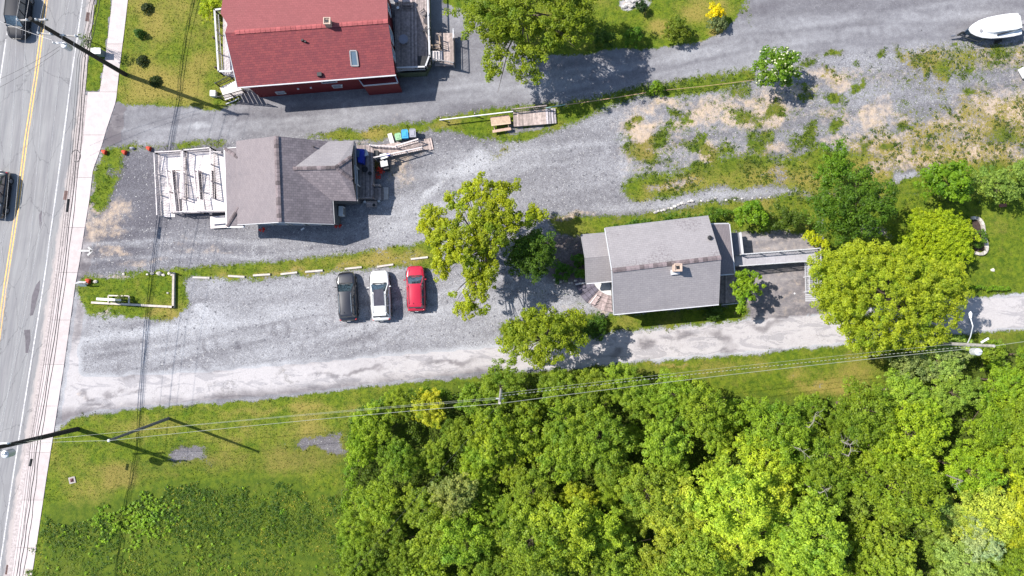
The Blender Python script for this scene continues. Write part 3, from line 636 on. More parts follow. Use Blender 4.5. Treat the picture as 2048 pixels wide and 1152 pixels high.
tag(link(bpy.data.objects.new('loose_stones', me)), 'loose crushed stones lying on the gravel', 'gravel', kind='stuff')
# ------------------------------------------------------------------ leaves
def leafcloud(C, per, size, rg, flat=.75, upb=.55, outer=.45):
    """C: (n,5) x,y,z,r,value -> quads"""
    n = len(C); per = np.maximum(3, (per*(C[:, 3]/C[:, 3].mean())**2)).astype(int)
    C = np.repeat(C, per, 0); m = len(C)
    d = rg.normal(size=(m, 3)); d /= np.linalg.norm(d, axis=1, keepdims=True)
    d[:, 2] = np.where(d[:, 2] < -.25, -d[:, 2], d[:, 2])
    rad = C[:, 3]*(outer+(1-outer)*rg.random(m)**.6)
    p = C[:, :3]+d*rad[:, None]*np.array([1, 1, flat])
    nn = d*.55+np.array([0, 0, upb])+rg.normal(size=(m, 3))*.42; nn /= np.linalg.norm(nn, axis=1, keepdims=True)
    t = np.cross(nn, rg.normal(size=(m, 3))); t /= np.linalg.norm(t, axis=1, keepdims=True); b_ = np.cross(nn, t)
    s = (size*rg.uniform(.55, 1.25, m))[:, None]
    V = np.stack([p+t*s*.75, p+b_*s*.42+nn*s*.14, p-t*s*.6, p-b_*s*.42+nn*s*.14], 1).reshape(-1, 3)
    v = np.clip(C[:, 4]*.55+rg.random(m)*.45, 0, 1)
    return V, np.arange(m*4).reshape(-1, 4), v
def lobe_clumps(lobes, rg, csize, dens=1.0, gap=.0, rag=0.0):
    """lobes: list of (x,y,z,rx,ry,rz,value). sub-clumps on the upper surface of each lobe + some inside"""
    out = []
    for (x, y, z, rx, ry, rz, val) in lobes:
        n = max(3, int(dens*2.4*(rx*ry)/(csize*csize)))
        d = rg.normal(size=(n, 3)); d /= np.linalg.norm(d, axis=1, keepdims=True)
        d[:, 2] = np.abs(d[:, 2])*1.0-.25*(rg.random(n) < .3)
        q = rg.uniform(.62-rag*.35, 1.0+rag*.22, n)**.7
        wob = 1+.16*np.sin(3*np.arctan2(d[:, 1], d[:, 0])+x*3)+rg.normal(0, .07, n)
        P = np.stack([x+d[:, 0]*rx*q*wob, y+d[:, 1]*ry*q*wob, z+d[:, 2]*rz*q], -1)
        r = csize*rg.uniform(.65, 1.25, n)
        vv = np.clip(val+rg.normal(0, .16, n), 0, 1)
        k = rg.random(n) > gap
        out.append(np.concatenate([P, r[:, None], vv[:, None]], 1)[k])
    return np.concatenate(out)
BARK = M('bark', (.10, .075, .055), .9, .35, 6, attr=.1, bump=.5); BARKL = M('pale_bark', (.26, .23, .20), .85, .3, 6, attr=.1)
def trunk_mb(base, top, r0, tips, rg, fork=.45):
    mb = MB(); base = Vector(base); top = Vector(top)
    pts = [base+(top-base)*t+Vector((rg.normal(0, .06), rg.normal(0, .06), 0))*(t > 0) for t in (0, .12, .3, .5, .75, 1)]
    mb.tube(pts, [r0*1.35, r0, r0*.85, r0*.7, r0*.4, r0*.12], 7, .5)
    for tip in tips:
        tip = Vector(tip); t = rg.uniform(fork*.6, .85); s = base+(top-base)*t
        if (tip-s).length < .4: continue
        mid = s.lerp(tip, .5)+Vector((rg.normal(0, .12), rg.normal(0, .12), -(tip-s).length*.06+.1))
        rr = r0*.42*(1-t*.5)
        mb.tube([s, s.lerp(mid, .5), mid, mid.lerp(tip, .6), tip], [rr, rr*.8, rr*.6, rr*.35, rr*.12], 5, .5, cap=False)
        for q in range(2):
            e = tip+Vector((rg.normal(0, .5), rg.normal(0, .5), rg.normal(.1, .3))); mb.tube([mid, mid.lerp(e, .6), e], [rr*.4, rr*.25, rr*.08], 4, .5, cap=False)
    return mb
def hero(name, label, cat, base, lobes_px, col, leaf=.16, csize=.45, per=60, dens=1.0, gap=0., r0=.22, group=None, bark=None, crown='crown', ztop=None, seed=1):
    """lobes_px: (px,py,rxpx,rypx,z,rz,value) measured on the photo at height z"""
    rg = np.random.default_rng(seed); bp = W(*base)
    lobes = []
    for (px, py, ax, ay, z, rz, val) in lobes_px:
        c = W(px, py, z); k = (H-z)/F; lobes.append((c.x, c.y, z-rz*.3, ax*k, ay*k, rz, val))
    C = lobe_clumps(lobes, rg, csize, dens, gap, .55)
    t = thing(name, label, cat, bp, group)
    zt = ztop or max(l[2]+l[5]*.6 for l in lobes); cx = sum(l[0]*l[3] for l in lobes)/sum(l[3] for l in lobes); cy = sum(l[1]*l[3] for l in lobes)/sum(l[3] for l in lobes)
    tips = [(l[0], l[1], l[2]+.1) for l in lobes]
    ex = C[rg.permutation(len(C))[:min(14, len(C))]]
    tips += [(c_[0], c_[1], c_[2]) for c_ in ex]
    if r0: trunk_mb((bp.x, bp.y, -.05), (bp.x*.4+cx*.6, bp.y*.4+cy*.6, zt*.8), r0, tips, rg).build('trunk' if r0 > .09 else 'stem', bark or BARK, t)
    V, Fq, v = leafcloud(C, per, leaf, rg)
    V = V-np.array(bp[:])
    V[:, 2] = np.maximum(V[:, 2], .03)
    o = link(bpy.data.objects.new(crown, npmesh(crown, V, Fq, v, LEAF))); o.parent = t; o.color = (*col, 1)
    return t, o
YG = (.24, .28, .012); YEL_ = (.30, .30, .010); MID = (.085, .15, .010); BRI = (.12, .22, .012); DK = (.035, .075, .010); OL = (.12, .14, .018); SIL = (.26, .32, .17)
# --- individually measured trees
hero('maple_tree', 'sparse yellow-green maple with open gaps standing between the two gravel lots', 'tree', (985, 520),
     [(960, 375, 24, 26, 8, .8, .75), (935, 390, 22, 20, 8, .7, .7), (995, 385, 20, 26, 7.6, .8, .65), (1020, 375, 22, 12, 7, .6, .6), (1000, 420, 34, 30, 8.4, .9, .6), (965, 430, 30, 34, 8.6, .9, .55),
      (905, 400, 18, 16, 7, .6, .7), (918, 420, 16, 18, 7.4, .7, .6), (870, 430, 26, 24, 7.2, .9, .75), (850, 455, 14, 22, 6.6, .7, .8), (880, 465, 34, 28, 7.6, .9, .75), (930, 470, 36, 32, 8.6, 1, .5), (980, 470, 40, 34, 8.4, 1.1, .4), (1030, 440, 26, 24, 7.6, .8, .55),
      (1075, 428, 20, 16, 6.6, .6, .6), (1060, 440, 12, 18, 6.4, .6, .5), (890, 505, 34, 30, 7.4, .9, .85), (930, 510, 30, 22, 7.6, .9, .7), (885, 540, 22, 18, 6.8, .7, .85), (945, 535, 26, 26, 7, .8, .5), (975, 505, 18, 12, 6.5, .5, .8), (980, 540, 16, 24, 6.6, .8, .45),
      (955, 565, 20, 20, 6.4, .7, .65), (965, 590, 12, 12, 6, .5, .5), (938, 600, 12, 24, 6, .6, .75), (920, 618, 16, 12, 5.6, .5, .8), (960, 615, 16, 10, 5.6, .5, .5), (935, 632, 12, 8, 5.4, .4, .65), (905, 590, 10, 5, 5.6, .3, .95), (985, 568, 8, 14, 5.8, .4, .8)],
     YG, leaf=.135, csize=.32, per=58, dens=1.35, gap=.08, r0=.26, seed=3)
hero('maple_tree', 'large yellow maple covering the lane right of the ramp and parking yard', 'tree', (1790, 610),
     [(1780, 590, 135, 90, 9.0, 2.6, .55), (1690, 590, 60, 70, 7.6, 1.6, .7), (1700, 530, 66, 46, 7.6, 1.6, .7), (1765, 515, 60, 34, 7.6, 1.5, .55), (1850, 555, 60, 36, 7.8, 1.5, .6), (1880, 590, 60, 50, 7.6, 1.4, .55), (1860, 650, 60, 44, 7.4, 1.4, .5), (1780, 665, 90, 40, 7.6, 1.6, .6), (1705, 650, 34, 34, 6.4, 1.0, .75), (1740, 690, 40, 22, 6.4, .9, .6), (1640, 560, 24, 34, 6.0, .9, .75), (1915, 560, 26, 26, 6.6, .8, .6), (1670, 615, 30, 30, 6.4, .8, .8)],
     (.24, .295, .018), leaf=.12, csize=.34, per=62, dens=1.05, r0=.34, gap=.12, seed=4)
hero('maple_tree', 'tall leafy yellow-green maple beside the red house, overhanging the north driveway', 'tree', (1045, 45),
     [(1055, 20, 125, 62, 9.0, 2.6, .5), (990, 30, 66, 50, 7.6, 1.6, .6), (955, 0, 44, 40, 7, 1.3, .5), (1010, 85, 46, 30, 7, 1.3, .55), (1075, 75, 60, 40, 7.6, 1.4, .45), (1140, 55, 46, 42, 7.2, 1.3, .4), (1160, 20, 40, 40, 7, 1.2, .35), (990, 125, 26, 26, 5.6, .9, .7), (1050, 125, 36, 24, 6, 1, .55), (1075, 150, 16, 14, 5.2, .6, .7), (985, 150, 14, 14, 5, .5, .75), (1050, 155, 20, 10, 5.2, .5, .7), (1120, -40, 70, 40, 7.5, 1.5, .4), (1010, -50, 80, 40, 8, 1.6, .5)],
     (.17, .22, .014), leaf=.14, csize=.38, per=56, dens=1.05, r0=.34, seed=5)
hero('maple_tree', 'round yellow-green maple on the lane edge below the curved stone steps', 'tree', (1085, 680),
     [(1090, 660, 66, 46, 6.6, 1.8, .5), (1130, 640, 40, 26, 6, 1.2, .5), (1060, 640, 36, 26, 6, 1.2, .5), (1030, 660, 26, 20, 5.2, .9, .45), (1020, 690, 26, 22, 5.2, .9, .8), (1050, 710, 38, 22, 5.4, 1, .8), (1090, 705, 34, 26, 5.6, 1, .65), (1140, 680, 32, 24, 5.6, 1, .45), (1140, 700, 18, 12, 5, .6, .6), (1085, 730, 16, 10, 4.8, .5, .75)],
     (.19, .24, .013), leaf=.13, csize=.34, per=54, dens=1.0, gap=.08, r0=.2, seed=6)
hero('garden_tree', 'small lime green tree at the corner of the parking yard beside the wooden deck', 'tree', (1488, 583),
     [(1490, 560, 16, 14, 3.6, .6, .6), (1500, 555, 12, 10, 3.4, .5, .6), (1514, 550, 12, 8, 3.2, .4, .7), (1482, 545, 8, 10, 3.4, .4, .5), (1497, 575, 18, 14, 4, .7, .55), (1474, 572, 12, 12, 3.6, .5, .6), (1518, 578, 12, 8, 3.4, .5, .65), (1488, 595, 14, 14, 3.8, .5, .6), (1480, 612, 10, 10, 3.4, .5, .65), (1484, 624, 6, 8, 3, .3, .6), (1505, 592, 10, 8, 3.6, .4, .6), (1470, 590, 8, 8, 3.4, .3, .6)],
     (.16, .25, .012), leaf=.16, csize=.25, per=30, dens=.9, gap=.1, r0=.09, seed=7)
hero('evergreen_tree', 'dense dark green rounded evergreen left of the right-hand house porch', 'tree', (1065, 510),
     [(1062, 505, 50, 48, 4.6, 2.6, .5), (1075, 490, 34, 30, 5.4, 1.4, .7), (1045, 520, 30, 30, 4.2, 1.8, .3), (1080, 520, 30, 30, 4.4, 1.8, .5)],
     (.065, .125, .012), leaf=.12, csize=.27, per=34, dens=1.3, r0=.2, seed=8)
hero('flowering_tree', 'round bright green tree dotted with cream blossoms beside the north driveway', 'tree', (1560, 140),
     [(1560, 138, 34, 34, 3.6, 1.6, .5), (1575, 112, 22, 20, 3.4, 1.0, .55), (1540, 115, 22, 20, 3.2, .9, .6), (1535, 155, 20, 18, 2.8, .8, .45), (1580, 150, 20, 22, 3, .9, .5), (1518, 135, 10, 14, 2.2, .5, .7)],
     (.11, .20, .012), leaf=.14, csize=.3, per=40, dens=1.0, r0=.1, seed=9)
# blossoms of the flowering tree
ft = bpy.data.objects['flowering_tree']; fcr = [c for c in ft.children if c.name.startswith('crown')][0]
BLOS = M('cream_blossom', (.42, .43, .26), .8, .1, 5, attr=.1)
rg = np.random.default_rng(5)
mb = MB(); q = np.zeros(len(fcr.data.vertices)*3, np.float32); fcr.data.vertices.foreach_get('co', q); q = q.reshape(-1, 3)
hi = q[q[:, 2] > 2.6]
for p in hi[rg.integers(0, len(hi), 80)]:
    mb.blob((p[0]+ft.location.x, p[1]+ft.location.y, p[2]+.1), .085, (1.2, 1, .6), .2)
mb.build('blossoms', BLOS, ft, kind='stuff')
G4 = 'green trees between the parking yard and the dry field'
hero('broadleaf_tree', 'big mid green bushy tree north of the parking yard, biggest of its clump', 'tree', (1700, 440),
     [(1700, 400, 66, 46, 7, 2.0, .45), (1740, 420, 50, 40, 6.6, 1.6, .4), (1660, 430, 50, 36, 6.4, 1.6, .45), (1720, 365, 40, 30, 6.4, 1.2, .5), (1770, 390, 30, 24, 5.6, 1, .5), (1640, 400, 26, 26, 5.4, 1, .4), (1700, 460, 50, 24, 5.6, 1.2, .4)],
     (.075, .145, .011), leaf=.15, csize=.42, per=44, dens=.9, r0=.28, seed=10)
hero('broadleaf_tree', 'slim bright green tree at the top of the clump, nearest the dry field', 'tree', (1670, 350),
     [(1675, 305, 22, 24, 5.4, 1.3, .6), (1665, 330, 26, 24, 5, 1.2, .55), (1655, 355, 26, 20, 4.6, 1, .5), (1700, 345, 24, 20, 4.6, 1, .55)], (.10, .19, .012), leaf=.14, csize=.34, per=40, r0=.14, seed=11)
hero('broadleaf_tree', 'round fresh green tree with large leaves above the yellow hedge', 'tree', (1895, 375),
     [(1895, 362, 44, 34, 5, 1.8, .5), (1895, 340, 34, 18, 4.6, 1, .6), (1870, 370, 24, 24, 4.2, 1, .45), (1915, 385, 28, 22, 4.2, 1, .6)], (.12, .22, .012), leaf=.2, csize=.38, per=38, r0=.16, seed=12)
hero('flowering_bush', 'pale green bush with cream flowers at the right edge above the small lawn', 'bush', (1960, 365),
     [(1965, 360, 26, 26, 3, 1.2, .6), (1995, 370, 34, 24, 3.4, 1.3, .6), (2030, 360, 30, 30, 3.6, 1.2, .5), (2045, 335, 20, 16, 3, .8, .5), (2000, 395, 22, 10, 2.4, .6, .5)], (.17, .25, .05), leaf=.13, csize=.3, per=36, r0=.08, seed=13)
hero('hedge', 'broad golden yellow-green hedge in front of the curved stone flower bed', 'hedge', (1890, 480),
     [(1895, 460, 52, 42, 2.6, 1.0, .6), (1860, 485, 60, 46, 2.8, 1.0, .6), (1905, 495, 44, 40, 2.6, .9, .65), (1845, 440, 34, 24, 2.4, .8, .5), (1820, 510, 40, 30, 2.6, .9, .55), (1850, 530, 44, 20, 2.4, .8, .6)], (.25, .33, .012), leaf=.085, csize=.2, per=40, dens=1.2, r0=.06, seed=14)
hero('shrub', 'bright yellow shrub against the top right corner of the parking yard', 'shrub', (1630, 485),
     [(1618, 470, 12, 12, 1.4, .7, .6), (1632, 483, 16, 10, 1.4, .7, .6), (1645, 488, 12, 10, 1.3, .6, .6)], (.34, .38, .010), leaf=.12, csize=.2, per=30, r0=.04, seed=15)
hero('bush', 'bright green bush north of the right-hand house roof', 'bush', (1505, 432), [(1503, 425, 34, 28, 3, 1.5, .6), (1485, 430, 18, 18, 2.4, .8, .5), (1525, 440, 16, 16, 2.2, .8, .5)], (.13, .23, .012), leaf=.14, csize=.32, per=40, r0=.08, seed=16)
hero('bush', 'olive green bush along the top edge of the parking yard', 'bush', (1580, 440), [(1570, 432, 36, 22, 2.2, 1, .4), (1600, 440, 26, 20, 2.2, 1, .4), (1555, 452, 22, 10, 1.8, .6, .4)], (.075, .12, .014), leaf=.12, csize=.3, per=36, r0=.06, seed=17)
hero('hedge', 'low green hedge hugging the north wall of the right-hand house', 'hedge', (1330, 445), [(1300, 448, 50, 8, .9, .5, .4), (1360, 436, 40, 9, .9, .5, .5), (1430, 428, 34, 12, 1.1, .6, .5), (1250, 455, 30, 6, .7, .4, .4)], (.07, .14, .012), leaf=.11, csize=.2, per=22, r0=.04, seed=18)
for i, (lab, px, py, r, col, z) in enumerate([
    ('dark leafy rhododendron bush nearest the tall maple on the north driveway edge', 1207, 80, 22, (.06, .11, .012), 1.7),
    ('round mid green bush, middle of the three on the north driveway edge', 1268, 73, 19, (.08, .16, .010), 1.5),
    ('yellow-green clipped bush, rightmost of the three on the north driveway edge', 1352, 60, 27, (.13, .17, .014), 1.8),
    ('tiny dark green shrub next to the rock bed at the top edge', 1282, 14, 13, (.02, .05, .012), 1.0),
    ('vivid yellow flowering bush by the north driveway', 1431, 24, 18, (.60, .50, .006), 1.6),
    ('grey-green bush just below the yellow flowering bush', 1434, 44, 18, (.14, .18, .09), 1.2),
    ('bright yellow-green bush beside the left corner of the red house', 425, 18, 27, (.30, .36, .012), 1.8),
    ('small light green bush on the rope line between driveway and gravel', 1311, 177, 15, (.12, .21, .012), .9),
    ('leafy green plant beside the stage of the curved steps, nearest the porch roof', 1157, 520, 13, (.07, .17, .012), .8),
    ('low leafy plant under the dark evergreen', 1125, 545, 20, (.06, .15, .012), .7),
    ('bushy green plant in the dark mulch against the porch', 1160, 548, 12, (.08, .18, .012), .7),
    ('dark green bush in the shade below the right-hand house', 1425, 622, 20, (.05, .10, .012), 1.0),
    ('bushy plant at the lane edge right of the round maple', 1190, 655, 26, (.05, .11, .010), .7)]):
    hero('bush', lab, 'bush', (px, py), [(px, py, r, r*.9, z*.75, z*.7, .5), (px+r*.3, py-r*.35, r*.6, r*.5, z, z*.4, .6)], col, leaf=.11, csize=.2, per=26, dens=1.2, r0=.05, seed=30+i)
hero('sapling', 'thin sapling in the narrow grass strip beside the street pole', 'tree', (183, 84), [(172, 76, 10, 10, 3, .5, .5), (180, 90, 8, 8, 2.6, .4, .4), (168, 88, 7, 7, 2.6, .3, .5)], (.11, .16, .03), leaf=.1, csize=.2, per=16, gap=.2, r0=.04, seed=50)
# one small conifer; the low dark shrubs are added in place of shadows
for i, (px, py, r, h, col, lab) in enumerate([(283, 70, 10, 1.1, (.05, .12, .02), 'small neat blue-green conifer in the middle of the top lawn'), (296, 18, 13, .45, (.03, .05, .012), 'dark low shrub added in place of a shadow near the top edge of the lawn'), (286, 123, 13, .4, (.03, .05, .012), 'dark low shrub added in place of a shadow below the small conifer on the lawn'), (312, 164, 14, .35, (.03, .055, .01), 'dark low shrub added in place of a shadow near the pole shadow on the lawn')]):
    t = thing('conifer' if i == 0 else 'shadow_shrub', lab, 'conifer' if i == 0 else 'shrub', W(px, py)); rg = np.random.default_rng(60+i); k = (H-1)/F*r; c = W(px, py)
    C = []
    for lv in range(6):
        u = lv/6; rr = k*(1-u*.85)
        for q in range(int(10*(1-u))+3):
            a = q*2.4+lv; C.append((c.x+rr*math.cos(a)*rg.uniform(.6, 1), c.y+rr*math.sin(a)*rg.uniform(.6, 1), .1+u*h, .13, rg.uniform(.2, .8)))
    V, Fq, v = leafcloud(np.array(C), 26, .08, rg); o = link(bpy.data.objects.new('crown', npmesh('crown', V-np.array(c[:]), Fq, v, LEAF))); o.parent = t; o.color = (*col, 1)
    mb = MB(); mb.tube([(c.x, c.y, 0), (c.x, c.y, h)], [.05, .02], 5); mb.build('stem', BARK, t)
# ------------------------------------------------------------------ the wood: shared crowns
def crown_variant(seed, Rr, h, leaf, csize, per, nl, dens):
    rg = np.random.default_rng(seed); lobes = [(0, 0, h*.66, Rr*.72, Rr*.72, h*.30, .5)]
    for i in range(nl):
        a = i*2*math.pi/nl+rg.uniform(-.4, .4); q = Rr*rg.uniform(.42, .7); s = Rr*rg.uniform(.28, .48)
        lobes.append((q*math.cos(a), q*math.sin(a), h*rg.uniform(.5, .78), s, s*rg.uniform(.8, 1.1), s*.8, rg.uniform(.3, .7)))
    C = lobe_clumps(lobes, rg, csize, dens, .05, 1.0)
    V, Fq, v = leafcloud(C, per, leaf, rg)
    tm = trunk_mb((0, 0, -.1), (rg.normal(0, .2), rg.normal(0, .2), h*.85), .14, [(l[0], l[1], l[2]) for l in lobes]+[tuple(c_[:3]) for c_ in C[rg.permutation(len(C))[:8]]], rg)
    return npmesh('crown', V, Fq, v, LEAF), tm.mesh('trunk', BARK)
VAR = [crown_variant(101, 2.4, 6.6, .115, .28, 44, 9, .8), crown_variant(102, 2.8, 7.4, .12, .32, 46, 11, .72), crown_variant(103, 2.1, 5.6, .10, .23, 38, 8, 1.0), crown_variant(104, 3.0, 7.8, .135, .34, 44, 12, .7), crown_variant(105, 2.5, 6.0, .09, .25, 56, 9, .95), crown_variant(106, 2.2, 5.4, .15, .28, 30, 8, 1.0)]
CP = [(1480, 1030, 120, (.235, .285, .03), 'yellow-green'), (1500, 940, 70, (.17, .23, .014), 'yellow-green'), (1150, 1020, 60, (.22, .24, .016), 'yellow-tinged'), (1000, 900, 45, (.17, .22, .014), 'yellow-tinged'), (840, 822, 36, (.26, .26, .016), 'golden'), (1960, 1085, 40, (.26, .32, .16), 'silvery'), (1690, 1050, 30, (.22, .28, .10), 'silvery'), (905, 1005, 34, (.17, .18, .08), 'grey-green'),
      (2040, 1000, 60, (.25, .28, .015), 'golden'), (1880, 900, 60, (.19, .25, .013), 'yellow-green'), (1260, 900, 60, (.11, .18, .016), 'fresh green'), (1480, 830, 80, (.10, .17, .013), 'fresh green'), (1240, 790, 90, (.085, .16, .014), 'fresh green'), (1900, 730, 60, (.20, .25, .08), 'cream-flowered'), (1950, 820, 90, (.10, .20, .012), 'bright green'), (730, 900, 60, (.10, .20, .012), 'bright green'), (700, 1000, 30, (.16, .25, .010), 'lime'), (800, 1000, 90, (.075, .145, .012), 'mid green'), (1060, 850, 80, (.08, .15, .012), 'mid green'), (1650, 900, 70, (.085, .15, .012), 'mid green'), (1700, 1120, 80, (.10, .17, .013), 'mid green'), (1850, 1120, 70, (.12, .15, .02), 'olive'), (1320, 1090, 70, (.12, .15, .02), 'olive'), (1000, 1110, 120, (.11, .17, .016), 'light green'), (760, 1120, 80, (.085, .155, .012), 'mid green'), (1200, 1130, 60, (.10, .16, .014), 'light green')]
def zone(px, py):
    if py > 1090: return 'along the bottom edge of the photo'
    if px < 800: return 'on the left edge of the wood facing the weedy meadow'
    if py < 850 and px < 1400: return 'on the front edge of the wood facing the lane'
    if px > 1780 and py < 860: return 'below the street lamp at the right'
    if px > 1750: return 'deep in the right part of the wood'
    if py < 880: return 'on the edge of the wood below the mown lawn'
    if px < 1150: return 'deep in the left part of the wood'
    return 'deep in the middle of the wood'
fx0, fy0 = 690, 740
fpoly = [(708, 850), (745, 812), (820, 792), (920, 782), (1100, 762), (1250, 760), (1330, 775), (1390, 812), (1440, 822), (1560, 812), (1700, 822), (1800, 822), (1800, 740), (1900, 705), (2100, 680), (2100, 1200), (680, 1200), (700, 960)]
def inpoly(x, y, P):
    r = False; j = len(P)-1
    for i in range(len(P)):
        if (P[i][1] > y) != (P[j][1] > y) and x < (P[j][0]-P[i][0])*(y-P[i][1])/(P[j][1]-P[i][1])+P[i][0]: r = not r
        j = i
    return r
pts = [(1480, 1020, 1), (1445, 960, 1), (1530, 1070, 1), (1420, 1050, 1), (1540, 990, 1), (1480, 1100, 1), (1160, 1010, 0), (905, 1005, 2), (850, 825, 2), (735, 850, 0), (718, 905, 0), (1240, 770, 0), (1290, 800, 0), (1190, 775, 0), (1120, 785, 0)]
holes = [(1385, 880, 40), (1100, 862, 26), (1180, 860, 22), (1600, 990, 26), (1590, 940, 20), (1910, 975, 16)]
tries = 0
while tries < 9000:
    tries += 1
    px, py = R.uniform(680, 2110), R.uniform(700, 1210)
    if not inpoly(px, py, fpoly): continue
    if any((px-a)**2+(py-b_)**2 < c_*c_ for a, b_, c_ in holes): continue
    if all((px-a)**2+(py-b_)**2 > 60**2 for a, b_, _ in pts) and (px-1965)**2+(py-1085)**2 > 45**2: pts.append((px, py, R.randrange(6)))
LMK = [(1003, 790, 'the pole standing in the wood'), (1480, 1020, 'the big yellow tree'), (1965, 1085, 'the silvery tree'), (1700, 895, 'the forked dead branch'), (1950, 710, 'the street lamp pole'), (700, 980, 'the lime creeper hedge'), (1600, 815, 'the mown lawn corner'), (905, 1005, 'the grey-green tree'), (1170, 1010, 'the yellow-tinged tree'), (850, 825, 'the golden front tree'), (2040, 930, 'the right photo edge'), (1250, 1150, 'the bottom photo edge'), (1385, 890, 'the dark hollow of the wood'), (1780, 1130, 'the bottom right corner')]
ORD = ['nearest', 'second nearest', 'third nearest', 'fourth nearest', 'fifth nearest', 'sixth nearest', 'seventh nearest']
wood = []
for px, py, vi in pts:
    cw = [(col, nm, math.exp(-(((px-a)**2+(py-b_)**2)/(r_*r_)))) for a, b_, r_, col, nm in CP]
    tot = sum(w for _, _, w in cw)+.25
    base = (.085, .15, .012)
    g_ = R.uniform(1.4, 1.95); hv = R.uniform(.95, 1.12)
    col = [(sum(c_[k]*w for c_, _, w in cw)+base[k]*.25)/tot*g_*(hv, 1, 1)[k] for k in range(3)]
    nm = max(cw, key=lambda q: q[2]); cname = nm[1] if nm[2] > .2 else 'mid green'
    col[0] = max(col[0], R.uniform(.64, .74)*col[1]); edge_ = px < 770 or py < 815
    s = R.uniform(.68, .86) if edge_ else R.choice((R.uniform(.68, .9), R.uniform(.92, 1.28)))
    if (px, py) == (1480, 1020): s = 1.35
    zt = 6.2*s; c = W(px, py, zt); c.z = 0
    if vi == 2 and cname == 'silvery': s *= .7
    size = 'small' if s < .8 else ('large' if s > 1.05 else 'medium')
    lm = min(LMK, key=lambda q: (q[0]-px)**2+(q[1]-py)**2); dx_, dy_ = px-lm[0], py-lm[1]
    if (px, py) == (1480, 1020): lab = 'big yellow-green maple, widest and brightest crown in the middle of the wood'
    elif dx_*dx_+dy_*dy_ < 200: lab = f'{size} {cname} tree standing right at {lm[2]}'
    else: lab = f'{size} {cname} tree {"right of" if dx_ > abs(dy_) else "left of" if -dx_ > abs(dy_) else "below" if dy_ > 0 else "above"} {lm[2]}'
    t = thing('wood_tree', lab, 'tree', c, 'trees of the dense wood')
    t.rotation_euler = (0, 0, R.uniform(0, 6.28)); t.scale = (s, s*R.uniform(.9, 1.1), s*R.uniform(.9, 1.12))
    wood.append((t, lab, (dx_*dx_+dy_*dy_)))
    cm, tm = VAR[vi]
    o = link(bpy.data.objects.new('crown', cm)); o.parent = t; o.color = (*col, 1)
    o = link(bpy.data.objects.new('trunk', tm)); o.parent = t
for lab in {w[1] for w in wood}:
    g = sorted([w for w in wood if w[1] == lab], key=lambda q: q[2])
    if len(g) > 1:
        for i, w in enumerate(g): w[0]['label'] = lab+', '+ORD[min(i, 6)]
# undergrowth in the wood and tall weeds in the meadow
FW = [W(*p) for p in [(702, 850), (730, 806), (820, 784), (920, 774), (1100, 752), (1250, 750), (1330, 765), (1390, 800), (1440, 812), (1560, 806), (1700, 812), (1795, 812), (1785, 735), (1900, 697), (2300, 660), (2300, 1300), (670, 1300), (690, 960)]]
x = rng.uniform(-20, 53, 15000); y = rng.uniform(-30, 0, 15000); k = inside(FW, x, y); x = x[k]; y = y[k]
C = np.stack([x, y, rng.uniform(.2, 1.0, len(x))+fbm(x, y, 3, 3, 90)**2*5, rng.uniform(.2, .42, len(x)), rng.random(len(x))*.6], -1)
V, Fq, v = leafcloud(C, 13, .13, rng)
o = tag(link(bpy.data.objects.new('undergrowth', npmesh('undergrowth', V, Fq, v, LEAF))), 'dark leafy undergrowth filling the floor of the wood', 'undergrowth', kind='stuff'); o.color = (.085, .135, .012, 1)
MW = [W(*p) for p in [(150, 1040), (330, 975), (480, 955), (590, 955), (620, 990), (692, 985), (690, 1300), (30, 1300), (90, 1040)]]
def meadow(name, lab, n, dens, hlo, hhi, rlo, rhi, per, leaf, col, vb):
    x = rng.uniform(-51, -12, n); y = rng.uniform(-34, -16, n)
    k = inside(MW, x+(fbm(x, y, 1.4, 4, 61)-.5)*3, y+(fbm(x, y, 1.4, 4, 62)-.5)*3) & (rng.random(n) < dens(x, y)); x = x[k]; y = y[k]
    C = np.stack([x, y, rng.uniform(hlo, hhi, len(x)), rng.uniform(rlo, rhi, len(x)), np.clip(rng.random(len(x))*.5+vb(x, y), 0, 1)], -1)
    V, Fq, v = leafcloud(C, per, leaf, rng, upb=1.3)
    o = tag(link(bpy.data.objects.new(name, npmesh(name, V, Fq, v, LEAF))), lab, 'weeds', kind='stuff'); o.color = (*col, 1)
meadow('low_weeds', 'low mixed weeds covering the rough meadow at the bottom left', 42000, lambda x, y: np.clip((fbm(x, y, 3.2, 5, 77)-.30)*3.5, .1, .95), .02, .12, .06, .15, 7, .075, (.115, .165, .014), lambda x, y: fbm(x, y, 2.0, 3, 79)-.15)
lp = W(255, 1025)
meadow('broad_leaved_weeds', 'bright broad-leaved weeds in a thick patch of the rough meadow', 9000, lambda x, y: np.exp(-((x-lp.x)/3.6)**2-((y-lp.y)/2.4)**2)+.04*np.clip((fbm(x, y, 2.2, 4, 81)-.45)*6, 0, 1), .1, .28, .1, .2, 8, .16, (.16, .27, .014), lambda x, y: .35+0*x)
meadow('dark_weeds', 'dark green nettles along the top rim of the rough meadow', 20000, lambda x, y: np.clip((fbm(x, y, 2.6, 4, 83)-.36)*5, 0, 1)*np.clip((y+24)/5, 0.25, 1), .05, .22, .1, .2, 8, .09, (.06, .12, .010), lambda x, y: .1+0*x)
meadow('yellow_weeds', 'yellowish dry stems and blossoms scattered in the rough meadow', 7000, lambda x, y: np.clip((fbm(x, y, 4.0, 4, 85)-.40)*4, 0.03, .8), .05, .2, .05, .12, 4, .06, (.32, .30, .05), lambda x, y: .4+0*x)
